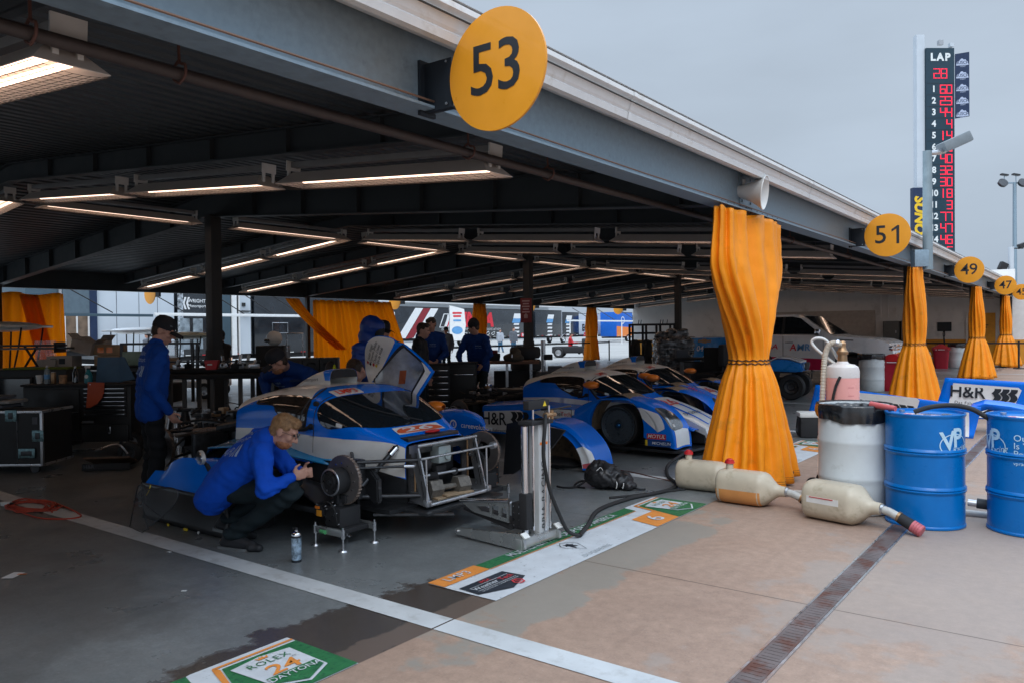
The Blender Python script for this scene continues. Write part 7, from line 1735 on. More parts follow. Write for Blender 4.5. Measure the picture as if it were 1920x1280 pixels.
# flight case on the left
p = at(12, 9.1)
t = thing('flight_case', 'black flight case with silver edging and latches at the left edge', 'flight case', (p.x, p.y, .004), VZ)
MB().box((0, 0, .40), (1.15, .6, .60)).obj('panels', m_black, t)
for (c, d_) in (((0, -.3, .70), (1.17, .03, .03)), ((0, -.3, .10), (1.17, .03, .03)), ((.575, -.3, .40), (.03, .03, .62)), ((-.575, -.3, .40), (.03, .03, .62)), ((.575, 0, .70), (.03, .62, .03)), ((.575, 0, .10), (.03, .62, .03)), ((.30, -.3, .40), (.001, .02, .6))): MB().box(c, d_, .004).obj('edging', m_alu, t)
for x, z in ((.24, .66), (.54, .43)):
    l_ = MB().box((x, -.318, z), (.13, .014, .13), .006).obj('latch', mat('zinc latch', (.16, .26, .28), .35, .7, vary=.6, vscale=40), t); MB().box((x, -.327, z), (.05, .012, .07), .004).obj('catch', m_dkmet, l_)
h_ = MB().box((.41, -.318, .235), (.19, .014, .11), .02).obj('recessed_handle', mat('zinc latch', (.16, .26, .28), .35, .7, vary=.6, vscale=40), t); MB().box((.41, -.327, .235), (.12, .01, .05), .01).obj('grip', m_dkmet, h_)
MB().box((.50, -.304, .60), (.06, .004, .08)).obj('paper_label', m_greyj, t)
for sx in (-.45, .45): MB().cyl((sx, -.24, .05), (sx, -.20, .05), .05, n=16).obj('caster', m_dkmet, t)
t = thing('carry_tray', 'stacked pale trays and papers on top of the flight case', 'tray', (p.x - .1, p.y - .05, .72), VZ)
for k, (w_, x) in enumerate(((.5, -.1), (.56, -.05), (.42, -.12))): MB().box((x, 0, .03 + .05 * k), (w_, .36, .035), .01).obj('tray', [m_greyj, mat('grey tray', (.26, .26, .26), .6), m_greyj][k], t)
# wheeled pit cart
p = at(165, 10.3); pc = p
t = thing('pit_cart', 'black wheeled pit cart with silver drawer handles and a road wheel, behind the standing mechanic', 'pit cart', (p.x, p.y, .004), VZ)
MB().box((-.05, .1, .55), (1.40, .6, .70), .02).obj('body', m_black, t); MB().box((-.05, .1, .915), (1.44, .64, .03), .008).obj('top', m_blk, t)
MB().box((-.32, -.212, .60), (.62, .02, .54), .01).obj('door', m_black, t); MB().box((-.06, -.228, .56), (.09, .02, .03), .006).obj('door_latch', m_chr, t)
for k in range(7):
    dr_ = MB().box((.32, -.212, .85 - .055 * k), (.56, .02, .048), .004).obj('drawer', m_black, t); MB().box((.32, -.228, .867 - .055 * k), (.52, .018, .012), .003).obj('handle', m_chr, dr_)
MB().box((.10, -.225, .44), (.16, .004, .03)).obj('maker_plate', m_alu, t)
MB().box((.32, -.205, .29), (.60, .03, .22), .01).obj('lower_locker', m_black, t); MB().box((.38, -.226, .33), (.03, .02, .10), .006).obj('latch', m_chr, t)
for x in (-.36, .62):
    w_ = MB().lathe([(.085, -.06), (.13, -.07), (.145, -.05), (.145, .05), (.13, .07), (.085, .06)], 32, M.Translation((x, -.12, .15)) @ M.Rotation(PI / 2, 4, 'X')).obj('wheel', m_rub, t)
    r_ = MB().lathe([(0, .035), (.03, .04), (.04, .03), (.075, .04), (.09, .062), (.094, .062), (.094, -.05)], 28, M.Translation((x, -.12, .15)) @ M.Rotation(PI / 2, 4, 'X')).obj('rim', m_alu, w_)
    for k in range(5): a = 2 * PI * k / 5; MB().cyl((x + .056 * cos(a), -.155, .15 + .056 * sin(a)), (x + .056 * cos(a), -.168, .15 + .056 * sin(a)), .018, n=12).obj('rim_hole', m_blk, r_)
def on_cart(lx, ly, z=.935): return V((pc.x, pc.y, 0)) + M.Rotation(VZ, 3, 'Z') @ V((lx, ly, z))
t = thing('paper_cup', 'white paper cup on the left end of the pit cart', 'cup', on_cart(-.62, -.05)); MB().lathe([(0, 0), (.03, 0), (.042, .11), (.039, .11), (.03, .01)], 20).obj('cup', m_white, t)
t = thing('water_bottle', 'clear water bottle with blue label on the pit cart', 'bottle', on_cart(-.52, -.05)); MB().lathe([(0, 0), (.034, 0), (.034, .14), (.03, .17), (.013, .20), (.013, .215), (0, .215)], 20).obj('bottle', mat('clear bottle', (.35, .42, .46), .1, alpha=.5), t); MB().cyl((0, 0, .06), (0, 0, .12), .035, n=20).obj('label', m_lblue, t); MB().cyl((0, 0, .215), (0, 0, .235), .015, n=12).obj('cap', m_white, t)
t = thing('drink_can', 'copper coloured drink can on the pit cart', 'can', on_cart(-.43, -.06)); MB().lathe([(0, 0), (.026, 0), (.031, .01), (.031, .13), (.027, .145), (0, .145)], 20).obj('can', m_brass, t); MB().cyl((0, 0, .146), (0, 0, .148), .027, n=16).obj('lid', m_alu, t)
t = thing('coffee_mug', 'brown and white coffee tub on the pit cart', 'mug', on_cart(-.31, -.05)); MB().lathe([(0, 0), (.045, 0), (.05, .11), (.046, .11), (.04, .01)], 20).obj('tub', mat('brown tub print', (.36, .20, .10), .6, vary=.6, vscale=20), t); MB().lathe([(.0, .1), (.045, .1)], 16).obj('contents', m_wood, t)
t = thing('water_bottle', 'dark tinted bottle behind the coffee tub on the pit cart', 'bottle', on_cart(-.22, .08)); MB().lathe([(0, 0), (.034, 0), (.034, .13), (.014, .18), (.014, .2), (0, .2)], 16).obj('bottle', m_glass, t); MB().cyl((0, 0, .2), (0, 0, .22), .015, n=10).obj('cap', m_white, t)
t = thing('spray_bottle', 'teal trigger spray bottle with white head on the pit cart', 'spray bottle', on_cart(.03, -.06), VZ); MB().lathe([(0, 0), (.045, 0), (.05, .02), (.048, .10), (.03, .15), (.016, .18), (0, .18)], 20).obj('bottle', mat('teal liquid bottle', (.02, .20, .24), .3), t); MB().box((-.01, 0, .215), (.075, .025, .035), .01).obj('trigger_head', m_white, t); MB().box((-.03, 0, .18), (.012, .015, .05), .004).obj('trigger', m_white, t); label_on(t, 'label', m_white, fill(disc(.025, 16)), frame((0, -.051, .09), (1, 0, 0), (0, 0, 1)), .001)
t = thing('mud_flap', 'orange plastic flap with a rounded corner leaning on the pit cart drawers', 'panel', on_cart(.22, -.25, .80), VZ, rx=R(-6)); MB().prism([(-.11, -.17), (-.06, -.17), (.03, -.12), (.09, -.04), (.11, .04), (.11, .15), (-.10, .16)], .008, M.Rotation(PI / 2, 4, 'X')).obj('flap', mat('orange red panel', (.40, .06, .015), .5), t); MB().cyl((-.07, -.012, .13), (-.07, -.004, .13), .008, n=8).obj('rivet', m_alu, t)
t = thing('blue_board', 'dull blue board standing on the pit cart', 'board', on_cart(.26, .12, .93), VZ, rx=R(-10)); MB().box((-.05, 0, .17), (.36, .012, .34), .004).obj('board', mat('dull blue board', (.06, .13, .22), .7), t); MB().prism([(.13, .34), (.20, .32), (.42, .02), (.13, 0)], .012, M.Rotation(R(-25), 4, 'Z') @ M.Rotation(PI / 2, 4, 'X')).obj('flap', mat('dull blue board', (.05, .11, .19), .7), t)
p = at(48, 11.0)
t = thing('monitor_cabinet', 'black cabinet with a dark screen and H&R lettering behind the flight case', 'cabinet', (p.x, p.y, .004), VZ); MB().box((.05, .1, .55), (1.2, .5, 1.08), .02).obj('body', m_black, t); MB().box((-.12, -.165, .78), (.62, .04, .42), .01).obj('screen_frame', m_blk, t); MB().box((-.12, -.188, .78), (.57, .008, .37)).obj('screen', m_glass, t)
label_on(t, 'lettering', mat('dim grey lettering', (.16, .15, .14), .6), [shift(tex('H&R', .13, .006), .36, 0), fill([(.50, -.06), (.53, -.06), (.54, .06), (.51, .06)]), fill([(.55, -.06), (.58, -.06), (.59, .06), (.56, .06)])], frame((0, -.156, .44), (1, 0, 0), (0, 0, 1)), .002); MB().box((.2, .05, 1.10), (.9, .35, .03), .01).obj('cloth', mat('olive green cloth', (.10, .13, .015), .8), t)
p = at(40, 12.2)
t = thing('rear_wing', 'black car rear wing on crossed stands at the left edge', 'car wing', (p.x, p.y, 1.08), VZ); MB().prism([(-.12, 0), (.14, .0), (.14, .035), (.0, .03), (-.12, .012)], 1.5, M.Translation((.75, .0, .30)) @ M.Rotation(-PI / 2, 4, 'Y') @ M.Rotation(PI / 2, 4, 'Z') @ M.Rotation(0, 4, 'X')).obj('plane', m_carb, t); MB().box((.6, 0, .30), (.012, .32, .16), .004).obj('end_plate', m_carb, t)
MB().box((0, 0, .33), (1.30, .26, .03), .01).obj('flap', m_carb, t)
for a in (-.1, .1): MB().cyl((.15 + a, 0, .0), (.15 - a, 0, .32), .018, n=8).obj('stand', m_blk, t)
# boxes behind
def cbox(label, p, z, rz, w, d, h, m, flaps=False, mark=None, tilt=0):
    t = thing('cardboard_box', label, 'box', (p.x, p.y, z), rz, 'cardboard boxes stacked at the rear left', ry=tilt)
    if flaps:
        mb = MB()
        for (c, s_) in (((0, -d / 2, h / 2), (w, .006, h)), ((0, d / 2, h / 2), (w, .006, h)), ((-w / 2, 0, h / 2), (.006, d, h)), ((w / 2, 0, h / 2), (.006, d, h)), ((0, 0, .003), (w, d, .006))): mb.box(c, s_)
        mb.obj('carton', m, t); MB().box((w / 2 + .04, 0, h + .045), (.006, d, .12), 0, M.Rotation(R(40), 4, 'Y')).obj('flap', m, t); MB().box((-w / 2 - .05, 0, h + .034), (.006, d, .12), 0, M.Rotation(R(-55), 4, 'Y')).obj('flap', m, t)
    else:
        MB().box((0, 0, h / 2), (w, d, h), .006).obj('carton', m, t); MB().box((0, 0, h + .001), (w, .06, .002)).obj('tape', m_wood, t)
    if mark: label_on(t, 'printed_mark', m_orange if mark == 1 else m_let_k, [shift(fill(rrect(.1, .09, .005)), x, 0) for x in (-w * .22, w * .12)], frame((0, -d / 2 - .004, h * .5), (1, 0, 0), (0, 0, 1)), .001)
    return t
m_cw = mat('greyish white carton', (.36, .33, .30), .85); m_ct = mat('tan carton', (.34, .24, .15), .85)
p = at(205, 13.2)
t = thing('work_bench', 'long dark bench under the cardboard boxes', 'bench', (p.x, p.y, .004), VZ); MB().box((-.25, 0, 1.02), (2.2, .7, .05), .01).obj('top', m_blk, t); MB().box((-.25, 0, .5), (2.1, .6, .9), .01).obj('carcass', m_black, t)
cbox('lower tan cardboard box of the pair left of the standing mechanic', at(208, 13.1), 1.055, VZ, .42, .3, .17, m_ct, mark=1); cbox('upper tan cardboard box of the pair left of the standing mechanic', at(207, 13.1), 1.23, VZ + .05, .42, .3, .17, m_ct, mark=1)
cbox('opened pale cardboard box tipped over above the dull blue board', at(158, 13.0), 1.27, VZ, .34, .3, .2, m_cw, True, tilt=R(14)); cbox('opened carton with raised flap beside the tipped box', at(182, 13.4), 1.25, VZ - .2, .34, .3, .22, m_cw, True); cbox('pale printed carton at the left end of the dark bench', at(120, 13.0), 1.055, VZ, .42, .3, .17, m_cw, mark=2); cbox('low white carton tray beside the printed carton', at(92, 12.9), 1.055, VZ + .1, .3, .25, .12, m_cw)
# trolley frame and long table behind the standing mechanic
p = at(300, 12.6)
t = thing('trolley_frame', 'grey tube trolley frame behind the standing mechanic', 'trolley', (p.x, p.y, .004), VZ)
for x in (-.62, .0, .52, .60): MB().box((x, 0, .95), (.04, .04, .95)).obj('upright', m_dkmet, t)
for z in (1.41, 1.0): MB().box((0, 0, z), (1.28, .04, .035)).obj('rail', m_dkmet, t)
MB().box((-.2, .1, .62), (.9, .6, .3), .02).obj('shelf_box', m_blk, t); MB().box((-.45, .05, 1.18), (.28, .2, .22), .01).obj('plastic_tank', mat('pale green tank', (.20, .28, .22), .3), t)
p = at(390, 11.4)
t = thing('work_table', 'long black table with grey legs behind the stripped car', 'table', (p.x, p.y, .004), VZ); MB().box((0, 0, .955), (1.75, .7, .07), .01).obj('top', m_blk, t); MB().box((.1, .1, 1.03), (1.4, .4, .06), .02).obj('tool_mat', m_blk, t)
for x in (-.68, -.25, .15, .55): MB().box((x, -.25, .46), (.05, .05, .92)).obj('leg', mat('grey table leg', (.10, .10, .10), .6), t); MB().box((x, .28, .46), (.05, .05, .92)).obj('leg', mat('grey table leg', (.10, .10, .10), .6), t)
MB().box((0, -.27, 1.165), (1.7, .025, .025)).obj('rail', m_dkmet, t)
rr = random.Random(31)
for i, (px, d, m_) in enumerate(((330, 11.0, m_alu), (352, 11.2, m_blk), (398, 11.0, m_red), (418, 11.3, m_alu), (432, 11.2, m_chr), (448, 11.0, m_alu), (462, 11.2, m_white), (440, 10.9, m_blk), (475, 11.0, m_alu))):
    q = at(px, d)
    t = thing('machine_part', '%s on the long black table, %s' % (('small bare metal part', 'dark box', 'red plastic holder', 'silver gear part', 'bright metal fitting', 'clustered metal fitting', 'pale rag', 'black fitting', 'silver bracket')[i], ('left end', 'next to the left end', 'left of the centre', 'beside the red holder', 'right of the red holder', 'in the middle of the right half', 'near the bending mechanic', 'behind the bright fitting', 'right end')[i]), 'part', (q.x, q.y, 1.065), rr.uniform(0, 3), 'parts laid out on the long black table')
    if i == 2: MB().prism([(-.07, 0), (.07, 0), (.11, .13), (-.09, .13)], .08, M.Rotation(PI / 2, 4, 'X'), bev=.005).obj('holder', m_, t); t.rotation_euler[2] = VZ; label_on(t, 'marking', m_let_w, fill(rrect(.07, .02, .004)), frame((-.01, -.081, .07), (1, 0, 0), (0, 0, 1)), .002)
    else:
        mb = MB(); mb.box((0, 0, .04), (rr.uniform(.08, .16), .07, .07), .012); mb.cyl((0, 0, .05), (.03, .02, rr.uniform(.1, .2)), .022, n=10); mb.obj('casting', m_, t); MB().cyl((-.06, 0, .05), (.09, 0, .06), .016, n=10).obj('shaft', m_dkmet, t)
for i, (px, d, h) in enumerate(((322, 9.9, .62), (345, 10.4, .55), (368, 10.2, .5))):
    q = at(px, d); t = thing('floor_stand', 'dark %s under the long table edge' % ('folding stand with a pale leg', 'axle stand with a blue bottle', 'metal stand')[i], 'stand', (q.x, q.y, .004), VZ + i, 'stands on the floor behind the standing mechanic')
    for a in (-.1, .1): MB().cyl((a, -.08, 0), (a * .3, 0, h), .016, n=8).obj('leg', m_alu if i == 0 else m_dkmet, t); MB().cyl((a, .1, 0), (a * .3, 0, h), .016, n=8).obj('leg', m_dkmet, t)
    MB().box((0, 0, h), (.2, .16, .04), .01).obj('plate', m_dkmet, t)
for i, (px, d) in enumerate(((405, 8.9), (425, 9.1), (388, 8.7))):
    q = at(px, d); t = thing('toolbox_tray', '%s beside the stripped car engine' % ('low tray of loose tools and parts', 'open parts tray with an orange drill', 'flat tray with a pale board')[i], 'tray', (q.x, q.y, .42 + .03 * i), VZ + .3 * i, 'trays of tools around the stripped engine'); MB().box((0, 0, .02), (.42, .26, .03), .008).obj('tray', m_dkmet, t); MB().box((0, 0, -.2), (.3, .2, .4)).obj('stand', m_blk, t)
    for k in range(7): MB().cyl((rr.uniform(-.2, .2), rr.uniform(-.1, .1), .045), (rr.uniform(-.2, .2), rr.uniform(-.1, .1), .06), rr.uniform(.008, .02), n=8).obj('tool', rr.choice([m_chr, m_alu, m_red, m_blk, m_brass, m_wood]), t)
# black cases on a bench, yellow green jacket
p = at(588, 10.6)
t = thing('work_bench', 'grey bench carrying three black cases behind the car roof', 'bench', (p.x, p.y, .004), VZ); MB().box((0, 0, .96), (1.15, .6, .09), .01).obj('top', mat('grey bench top', (.16, .15, .145), .6), t)
for x in (-.5, .5): MB().box((x, 0, .46), (.06, .5, .92)).obj('leg', m_dkmet, t)
MB().box((0, .05, .5), (1.0, .4, .7)).obj('shelf_goods', m_blk, t)
for k in range(3):
    q = at(556 + 31 * k, 10.6); t = thing('tool_case', 'black plastic tool case, %s of three on the grey bench' % ('left', 'middle', 'right')[k], 'case', (q.x, q.y, 1.006), VZ, 'black cases on the grey bench'); MB().box((0, 0, .11), (.22, .25, .22), .015).obj('shell', m_black, t); MB().tube([(-.05, -.13, .12), (-.05, -.15, .15), (.05, -.15, .15), (.05, -.13, .12)], .008, 6).obj('handle', m_blk, t)
q = at(620, 10.0); t = thing('folded_jacket', 'black jacket with yellow stripes hanging on the bench end', 'jacket', (q.x, q.y, .70), VZ); mb = MB(); mb.sph((0, 0, .25), (.10, .08, .26), 14); mb.sph((.03, -.02, .05), (.09, .07, .2), 12); remesh(mb, 'cloth', m_pack, t, .014, 2, lambda c: .012 * NZ.noise(c * 12))
for z in (.38, .20): MB().sph((.06, -.075, z), (.025, .012, .08), 10).obj('yellow_stripe', mat('fluorescent yellow', (.60, .66, .02), .6), t)
# tool chests under the two men and the brown bench
chest('black tool chest with silver handles under the short haired man', at(818, 13.6), VZ, .52, .5, .98, 7, cols=((-.5, .5),)); t = chest('plain black tool chest under the man in the knit hat', at(868, 13.6), VZ, .46, .5, 1.0, 1)
q = at(955, 14.8); t = thing('work_bench', 'bench with a brown top and pale legs right of the man in the knit hat', 'bench', (q.x, q.y, .004), VZ); MB().box((0, 0, .97), (1.1, .6, .05), .008).obj('top', mat('brown bench top', (.16, .075, .045), .6), t)
for x in (-.52, -.05, .4): MB().box((x, -.2, .47), (.05, .05, .94)).obj('leg', m_alu, t)
MB().box((.1, .1, .5), (.8, .3, .6)).obj('under_box', m_blk, t); MB().box((-.35, .1, .28), (.3, .3, .5), .03).obj('pale_bag', mat('grey bag', (.13, .14, .16), .8), t)
q = at(962, 14.6); t = thing('folded_tarp', 'khaki cloth heap on the brown bench', 'cloth', (q.x, q.y, 1.0), 0); mb = MB(); mb.sph((0, 0, .06), (.22, .16, .10), 14); mb.sph((.06, 0, .15), (.10, .09, .10), 12); remesh(mb, 'cloth', mat('khaki cloth', (.07, .06, .045), .85), t, .016, 2, lambda c: .014 * NZ.noise(c * 11)); MB().box((.1, -.18, .1), (.02, .02, .06)).obj('clip', m_alu, t)
q = at(925, 14.6); t = thing('machine_part', 'dark red and black pump on the brown bench', 'part', (q.x, q.y, 1.0), .4); mb = MB(); mb.box((0, 0, .08), (.22, .14, .14), .02); mb.cyl((-.1, 0, .1), (.12, 0, .1), .05, n=14); mb.obj('body', m_blk, t); MB().box((.02, -.02, .18), (.12, .1, .06), .01).obj('cover', mat('dark red cover', (.15, .02, .025), .5), t); MB().box((-.2, .0, .02), (.12, .2, .02)).obj('paper', m_white, t)
q = at(985, 15.6); t = thing('tyre_stack', 'black covered stack beside the dark post', 'tyres', (q.x, q.y, .004))
for k in range(5): MB().lathe([(.17, 0), (.28, .01), (.31, .06), (.31, .19), (.28, .24), (.17, .25)], 24, M.Translation((.02 * sin(k * 3), 0, .25 * k))).obj('tyre', m_rub, t)
q = at(1018, 16.5); t = thing('machine_stand', 'grey clamp stand with an upright pole beside the dark post', 'stand', (q.x, q.y, .004), VZ); MB().box((0, 0, .35), (.5, .4, .7), .02).obj('base', m_dkmet, t); MB().cyl((0, 0, .7), (0, 0, 1.35), .05, n=12).obj('pole', m_alu, t); MB().box((.1, 0, 1.0), (.2, .1, .12), .02).obj('clamp', m_blk, t); MB().box((.25, 0, .75), (.3, .3, .12), .02).obj('tray', m_greyj, t)
# fire extinguisher sign on the post
t = thing('safety_sign', 'small red sign with pale writing hanging on the middle post', 'sign', (-11.76, 16.23, 2.08), R(20)); MB().box((0, 0, 0), (.30, .012, .62), .004).obj('plate', mat('dark red sign', (.22, .03, .035), .5), t); label_on(t, 'lettering', mat('pale pink lettering', (.55, .36, .36), .6), [shift(fill(rrect(.2 - .04 * (k % 2), .035, .006)), 0, .24 - .07 * k) for k in range(5)] + [fill([(-.05, -.2), (.05, -.2), (.05, -.12), (0, -.07), (-.05, -.12)])], frame((0, -.008, 0), (1, 0, 0), (0, 0, 1)), .002)
# boards on the floor behind the lamp cover
q = at(205, 9.1); t = thing('floor_board', 'brown splitter board with H&R lettering on the dark floor behind the standing mechanic', 'board', (q.x, q.y, .004), VZ + .15); MB().box((0, .0, .10), (.50, .34, .02), .004, M.Rotation(R(-18), 4, 'X')).obj('board', mat('brown board', (.095, .050, .028), .6), t); MB().box((0, -.17, .05), (.52, .03, .08), .01).obj('front_edge', m_blk, t); label_on(t, 'lettering', m_greyj, tex('H&R', .06, .003), frame((-.18, -.187, .055), (1, 0, 0), (0, 0, 1)), .002)
q = at(240, 9.4); t = thing('small_wheel', 'small black trolley wheel by the brown board', 'wheel', (q.x, q.y, .14), VZ); wheel_(t, (0, 0, 0), .14, .08, 'Y', m_dkmet)
MB().tube([(0, -.06, 0), (-.1, -.1, .12), (-.35, -.12, .05)], .012, 6, 4).obj('handle', m_alu, t)
# tyre rack, wrapped pallet, dark boxes at the far right of the garage
q = at(1222, 23.5); t = thing('tyre_rack', 'black steel tyre rack standing behind the farthest race car', 'rack', (q.x, q.y, .004), VZ)
for x in (-.62, -.22, .2, .62):
    for y in (-.3, .3): MB().box((x, y, .86), (.06, .06, 1.72)).obj('upright', m_blk, t)
for z in (.3, .78, 1.2, 1.45, 1.70): MB().box((0, -.3, z), (1.3, .05, .06)).obj('shelf_rail', m_blk, t); MB().box((0, .3, z), (1.3, .05, .06)).obj('shelf_rail', m_blk, t)
for x in (-.5, -.15, .3, .52):
    for z in (.36, .84): MB().lathe([(.17, -.12), (.29, -.11), (.32, -.05), (.32, .05), (.29, .11), (.17, .12)], 20, M.Translation((x, 0, z + .1)) @ M.Rotation(PI / 2, 4, 'Y')).obj('tyre', m_rub, t)
for x in (-.45, -.38, .2, .27, .4): MB().cyl((x, -.3, 1.72), (x + .02, -.3, 1.84), .012, n=6).obj('peg', m_blk, t)
q = at(1262, 21.0); t = thing('wrapped_pallet', 'tall pallet of goods in wrinkled clear film behind the farthest race car', 'pallet', (q.x, q.y, .004), VZ); mb = MB(); mb.box((0, 0, .75), (.95, .8, 1.1), .08); mb.box((.1, 0, 1.35), (.5, .5, .4), .08); mb.sph((-.3, 0, 1.35), (.18, .2, .15), 12)
remesh(mb, 'wrapped_goods', mat('wrinkled clear film', (.085, .088, .095), .22, vary=1.2, vscale=7, spec=.9), t, .03, 2, lambda c: .04 * NZ.noise(c * 5) + .03 * (1 - abs(NZ.noise(c * V((3, 3, 11)))) * 3)); MB().box((0, 0, .08), (1.1, .9, .14), .01).obj('pallet_base', m_wood, t)
for i, (px, d, w_, h) in enumerate(((1283, 27, .62, 1.3), (1314, 28, .62, 1.25), (1336, 26.5, .5, 1.3))):
    q = at(px, d); t = thing('road_case', 'dark green-black tall case against the far wall, %s of three' % ('left', 'middle', 'right')[i], 'case', (q.x, q.y, .004), VZ, 'tall dark cases by the far wall'); MB().box((0, 0, h / 2), (w_, .6, h), .02).obj('shell', mat('dark green case', (.012, .03, .03), .5), t); MB().box((0, -.305, h * .6), (.12, .012, .06), .005).obj('latch', m_dkmet, t)
q = at(1300, 19.5); t = thing('work_table', 'dark table with clutter behind the farthest race car', 'table', (q.x, q.y, .004), VZ); MB().box((0, 0, .82), (1.1, .6, .06), .01).obj('top', m_blk, t); MB().box((.1, 0, .4), (.8, .5, .7), .02).obj('cupboard', m_black, t); MB().box((-.3, 0, .95), (.3, .25, .2), .02).obj('box', m_greyj, t)
q = at(1330, 18.2); t = thing('office_chair', 'black chair beside the dark table, behind the curtain', 'chair', (q.x, q.y, .004), VZ - .6); MB().box((0, 0, .5), (.46, .46, .08), .03).obj('seat', m_blk, t); MB().box((0, .22, .85), (.44, .07, .55), .03).obj('backrest', m_blk, t); MB().cyl((0, 0, .1), (0, 0, .48), .03, n=10).obj('stem', m_dkmet, t)
for k in range(5): a = 2 * PI * k / 5; MB().cyl((0, 0, .10), (.28 * cos(a), .28 * sin(a), .05), .02, n=6).obj('foot', m_dkmet, t)

# ------------------------------------------------------------------ pick-up truck
t = thing('pickup_truck', 'pick-up truck with white cab, red sill, blue bed and 04 numbers', 'pick-up truck', (-7.15, 22.9, .004), 0)
m_tw = mat('white truck paint', (.76, .77, .78), .3, vary=.04, coat=.5); m_tb = mat('bright blue wrap', (.005, .21, .62), .3, coat=.3); m_tr = mat('raspberry wrap', (.48, .01, .07), .35, coat=.3)
prof_ = [(-2.95, .62), (-2.95, 1.22), (-2.90, 1.30), (-1.15, 1.32), (-1.10, 1.40), (-.95, 1.86), (-.80, 1.915), (.35, 1.93), (.60, 1.88), (1.35, 1.36), (1.45, 1.33), (2.55, 1.24), (2.80, 1.14), (2.90, .95), (2.92, .60), (2.75, .42), (2.42, .42)]
arch = lambda cx, r_=.50, z=.42: [(cx + r_ * cos(a), z + r_ * sin(a)) for a in [PI * k / 14 for k in range(15)]]
low = arch(1.90) + [(1.35, .40)] + [(-1.30, .40)] + arch(-1.85) + [(-2.40, .50)]
W2 = 1.0
sh_ = fill(prof_ + low, step=None)
def TX(x, z): return (1.0 if z < 1.32 else lerp(1.0, .80, (z - 1.32) / .6))
mb = MB(); vf = cut(fill(prof_ + low), (.12, .12))
for sg in (-1, 1): mb.mapped(vf, lambda x, z, sg=sg: V((x, sg * (TX(x, z) - .05 * sstep(2.2, 2.95, abs(x)) ** 2), z)))
pts = prof_
for (a, b_), (c, d_) in zip(pts, pts[1:]):
    mb.poly([(a, -TX(a, b_) + .05 * sstep(2.2, 2.95, abs(a)) ** 2, b_), (c, -TX(c, d_) + .05 * sstep(2.2, 2.95, abs(c)) ** 2, d_), (c, TX(c, d_) - .05 * sstep(2.2, 2.95, abs(c)) ** 2, d_), (a, TX(a, b_) - .05 * sstep(2.2, 2.95, abs(a)) ** 2, b_)])
bmesh.ops.remove_doubles(mb.bm, verts=mb.bm.verts[:], dist=.002)
body = mb.obj('body', m_tw, t, ang=28)
def tside(nm, poly, m, off=.004, st=.15): return MB().mapped(cut(fill(poly), st), lambda x, z: V((x, -(TX(x, z) - .05 * sstep(2.2, 2.95, abs(x)) ** 2) - off, z))).obj(nm, m, body, recalc=False)
tside('blue_bed', [(-2.94, .62), (-2.94, 1.22), (-2.90, 1.29), (-1.18, 1.31), (-1.30, .80), (-1.36, .46)] + arch(-1.85, .52)[1:-1] + [(-2.40, .52)], m_tb); tside('red_sill', [(-1.3, .42), (-1.25, .80), (1.20, .72), (1.36, .42)], m_tr)
gl = tside('side_glass', [(-.98, 1.38), (-.86, 1.82), (-.75, 1.86), (.32, 1.87), (.55, 1.82), (1.12, 1.38)], m_glass, .006); tside('window_trim', [(-.98, 1.36), (1.14, 1.36), (1.14, 1.375), (-.98, 1.375)], m_chr, .008); tside('pillar', [(.06, 1.38), (.14, 1.38), (.14, 1.87), (.06, 1.87)], m_blk, .008)
for x in (-.95, .10, 1.18): tside('door_gap', [(x, .50), (x + .012, .50), (x + .012, 1.33), (x, 1.33)], m_blk, .006)
for x in (-.78, .28): MB().box((x, -1.02, 1.16), (.22, .03, .03), .008).obj('door_handle', m_chr, body)
yy = -1.012
def tl(nm, m, vfs, x, z, off=.0): return label_on(body, nm, m, vfs, frame((x, yy - off, z), (1, 0, 0), (0, 0, 1)), .0)
tl('lettering', m_redl, tex('IMSA', .20, .008, .2, wide=1.3), -.32, 1.04); tl('slash_mark', m_let_k, [fill([(-.03 + .09 * k, -.08), (.01 + .09 * k, -.08), (.06 + .09 * k, .08), (.02 + .09 * k, .08)]) for k in range(3)], -.85, 1.04)
tl('lettering', m_redl, tex('A', .26, .02, .1), .38, 1.02); tl('lettering', m_lblue, tex('MR', .26, .02, .1), .66, 1.02, .002); tl('lettering', m_let_w, tex('OFFICIAL TRUCK', .17, .008, wide=1.1), .05, .62, .004)
label_on(body, 'lettering', m_let_w, tex('04', .22, .008, .2), frame((-2.35, -1.012, .98), (1, 0, 0), (0, 0, 1)), .0); label_on(body, 'lettering', m_let_w, tex('04', .14, .006, .2), frame((-.72, -.885, 1.76), (1, 0, 0), (0, -.3, 1)), .03)
label_on(body, 'bow_tie_badge', m_brass, fill([(-.2, -.035), (-.07, -.035), (-.06, -.06), (.07, -.06), (.06, -.035), (.2, -.035), (.22, .035), (.07, .035), (.06, .06), (-.06, .06), (-.07, .035), (-.2, .035)]), frame((-2.2, -1.012, 1.20), (1, 0, 0), (0, 0, 1)), .0)
tside('decal_stripe', [(1.55, 1.22), (1.95, 1.20), (1.95, 1.23), (1.55, 1.25)], m_greyj); tside('blue_sticker', [(1.30, 1.08), (1.75, 1.06), (1.75, 1.11), (1.30, 1.13)], m_lblue)
MB().poly([(.62, -.80, 1.875), (1.36, -.92, 1.365), (1.36, .92, 1.365), (.62, .80, 1.875)]).obj('windscreen', m_glass, body).location = (.01, 0, .008)
for sg in (-1, 1): MB().box((1.08, sg * 1.12, 1.43), (.13, .22, .17), .03).obj('wing_mirror', m_chr, body)
MB().box((-2.96, -.85, .98), (.03, .18, .5), .01).obj('tail_lamp', m_red, body); MB().box((-2.90, -.99, .98), (.12, .02, .5), .005).obj('tail_lamp', m_red, body)
mb = MB()
for k in range(5): mb.box((2.91, 0, .68 + .10 * k), (.05, 1.5, .04), .01)
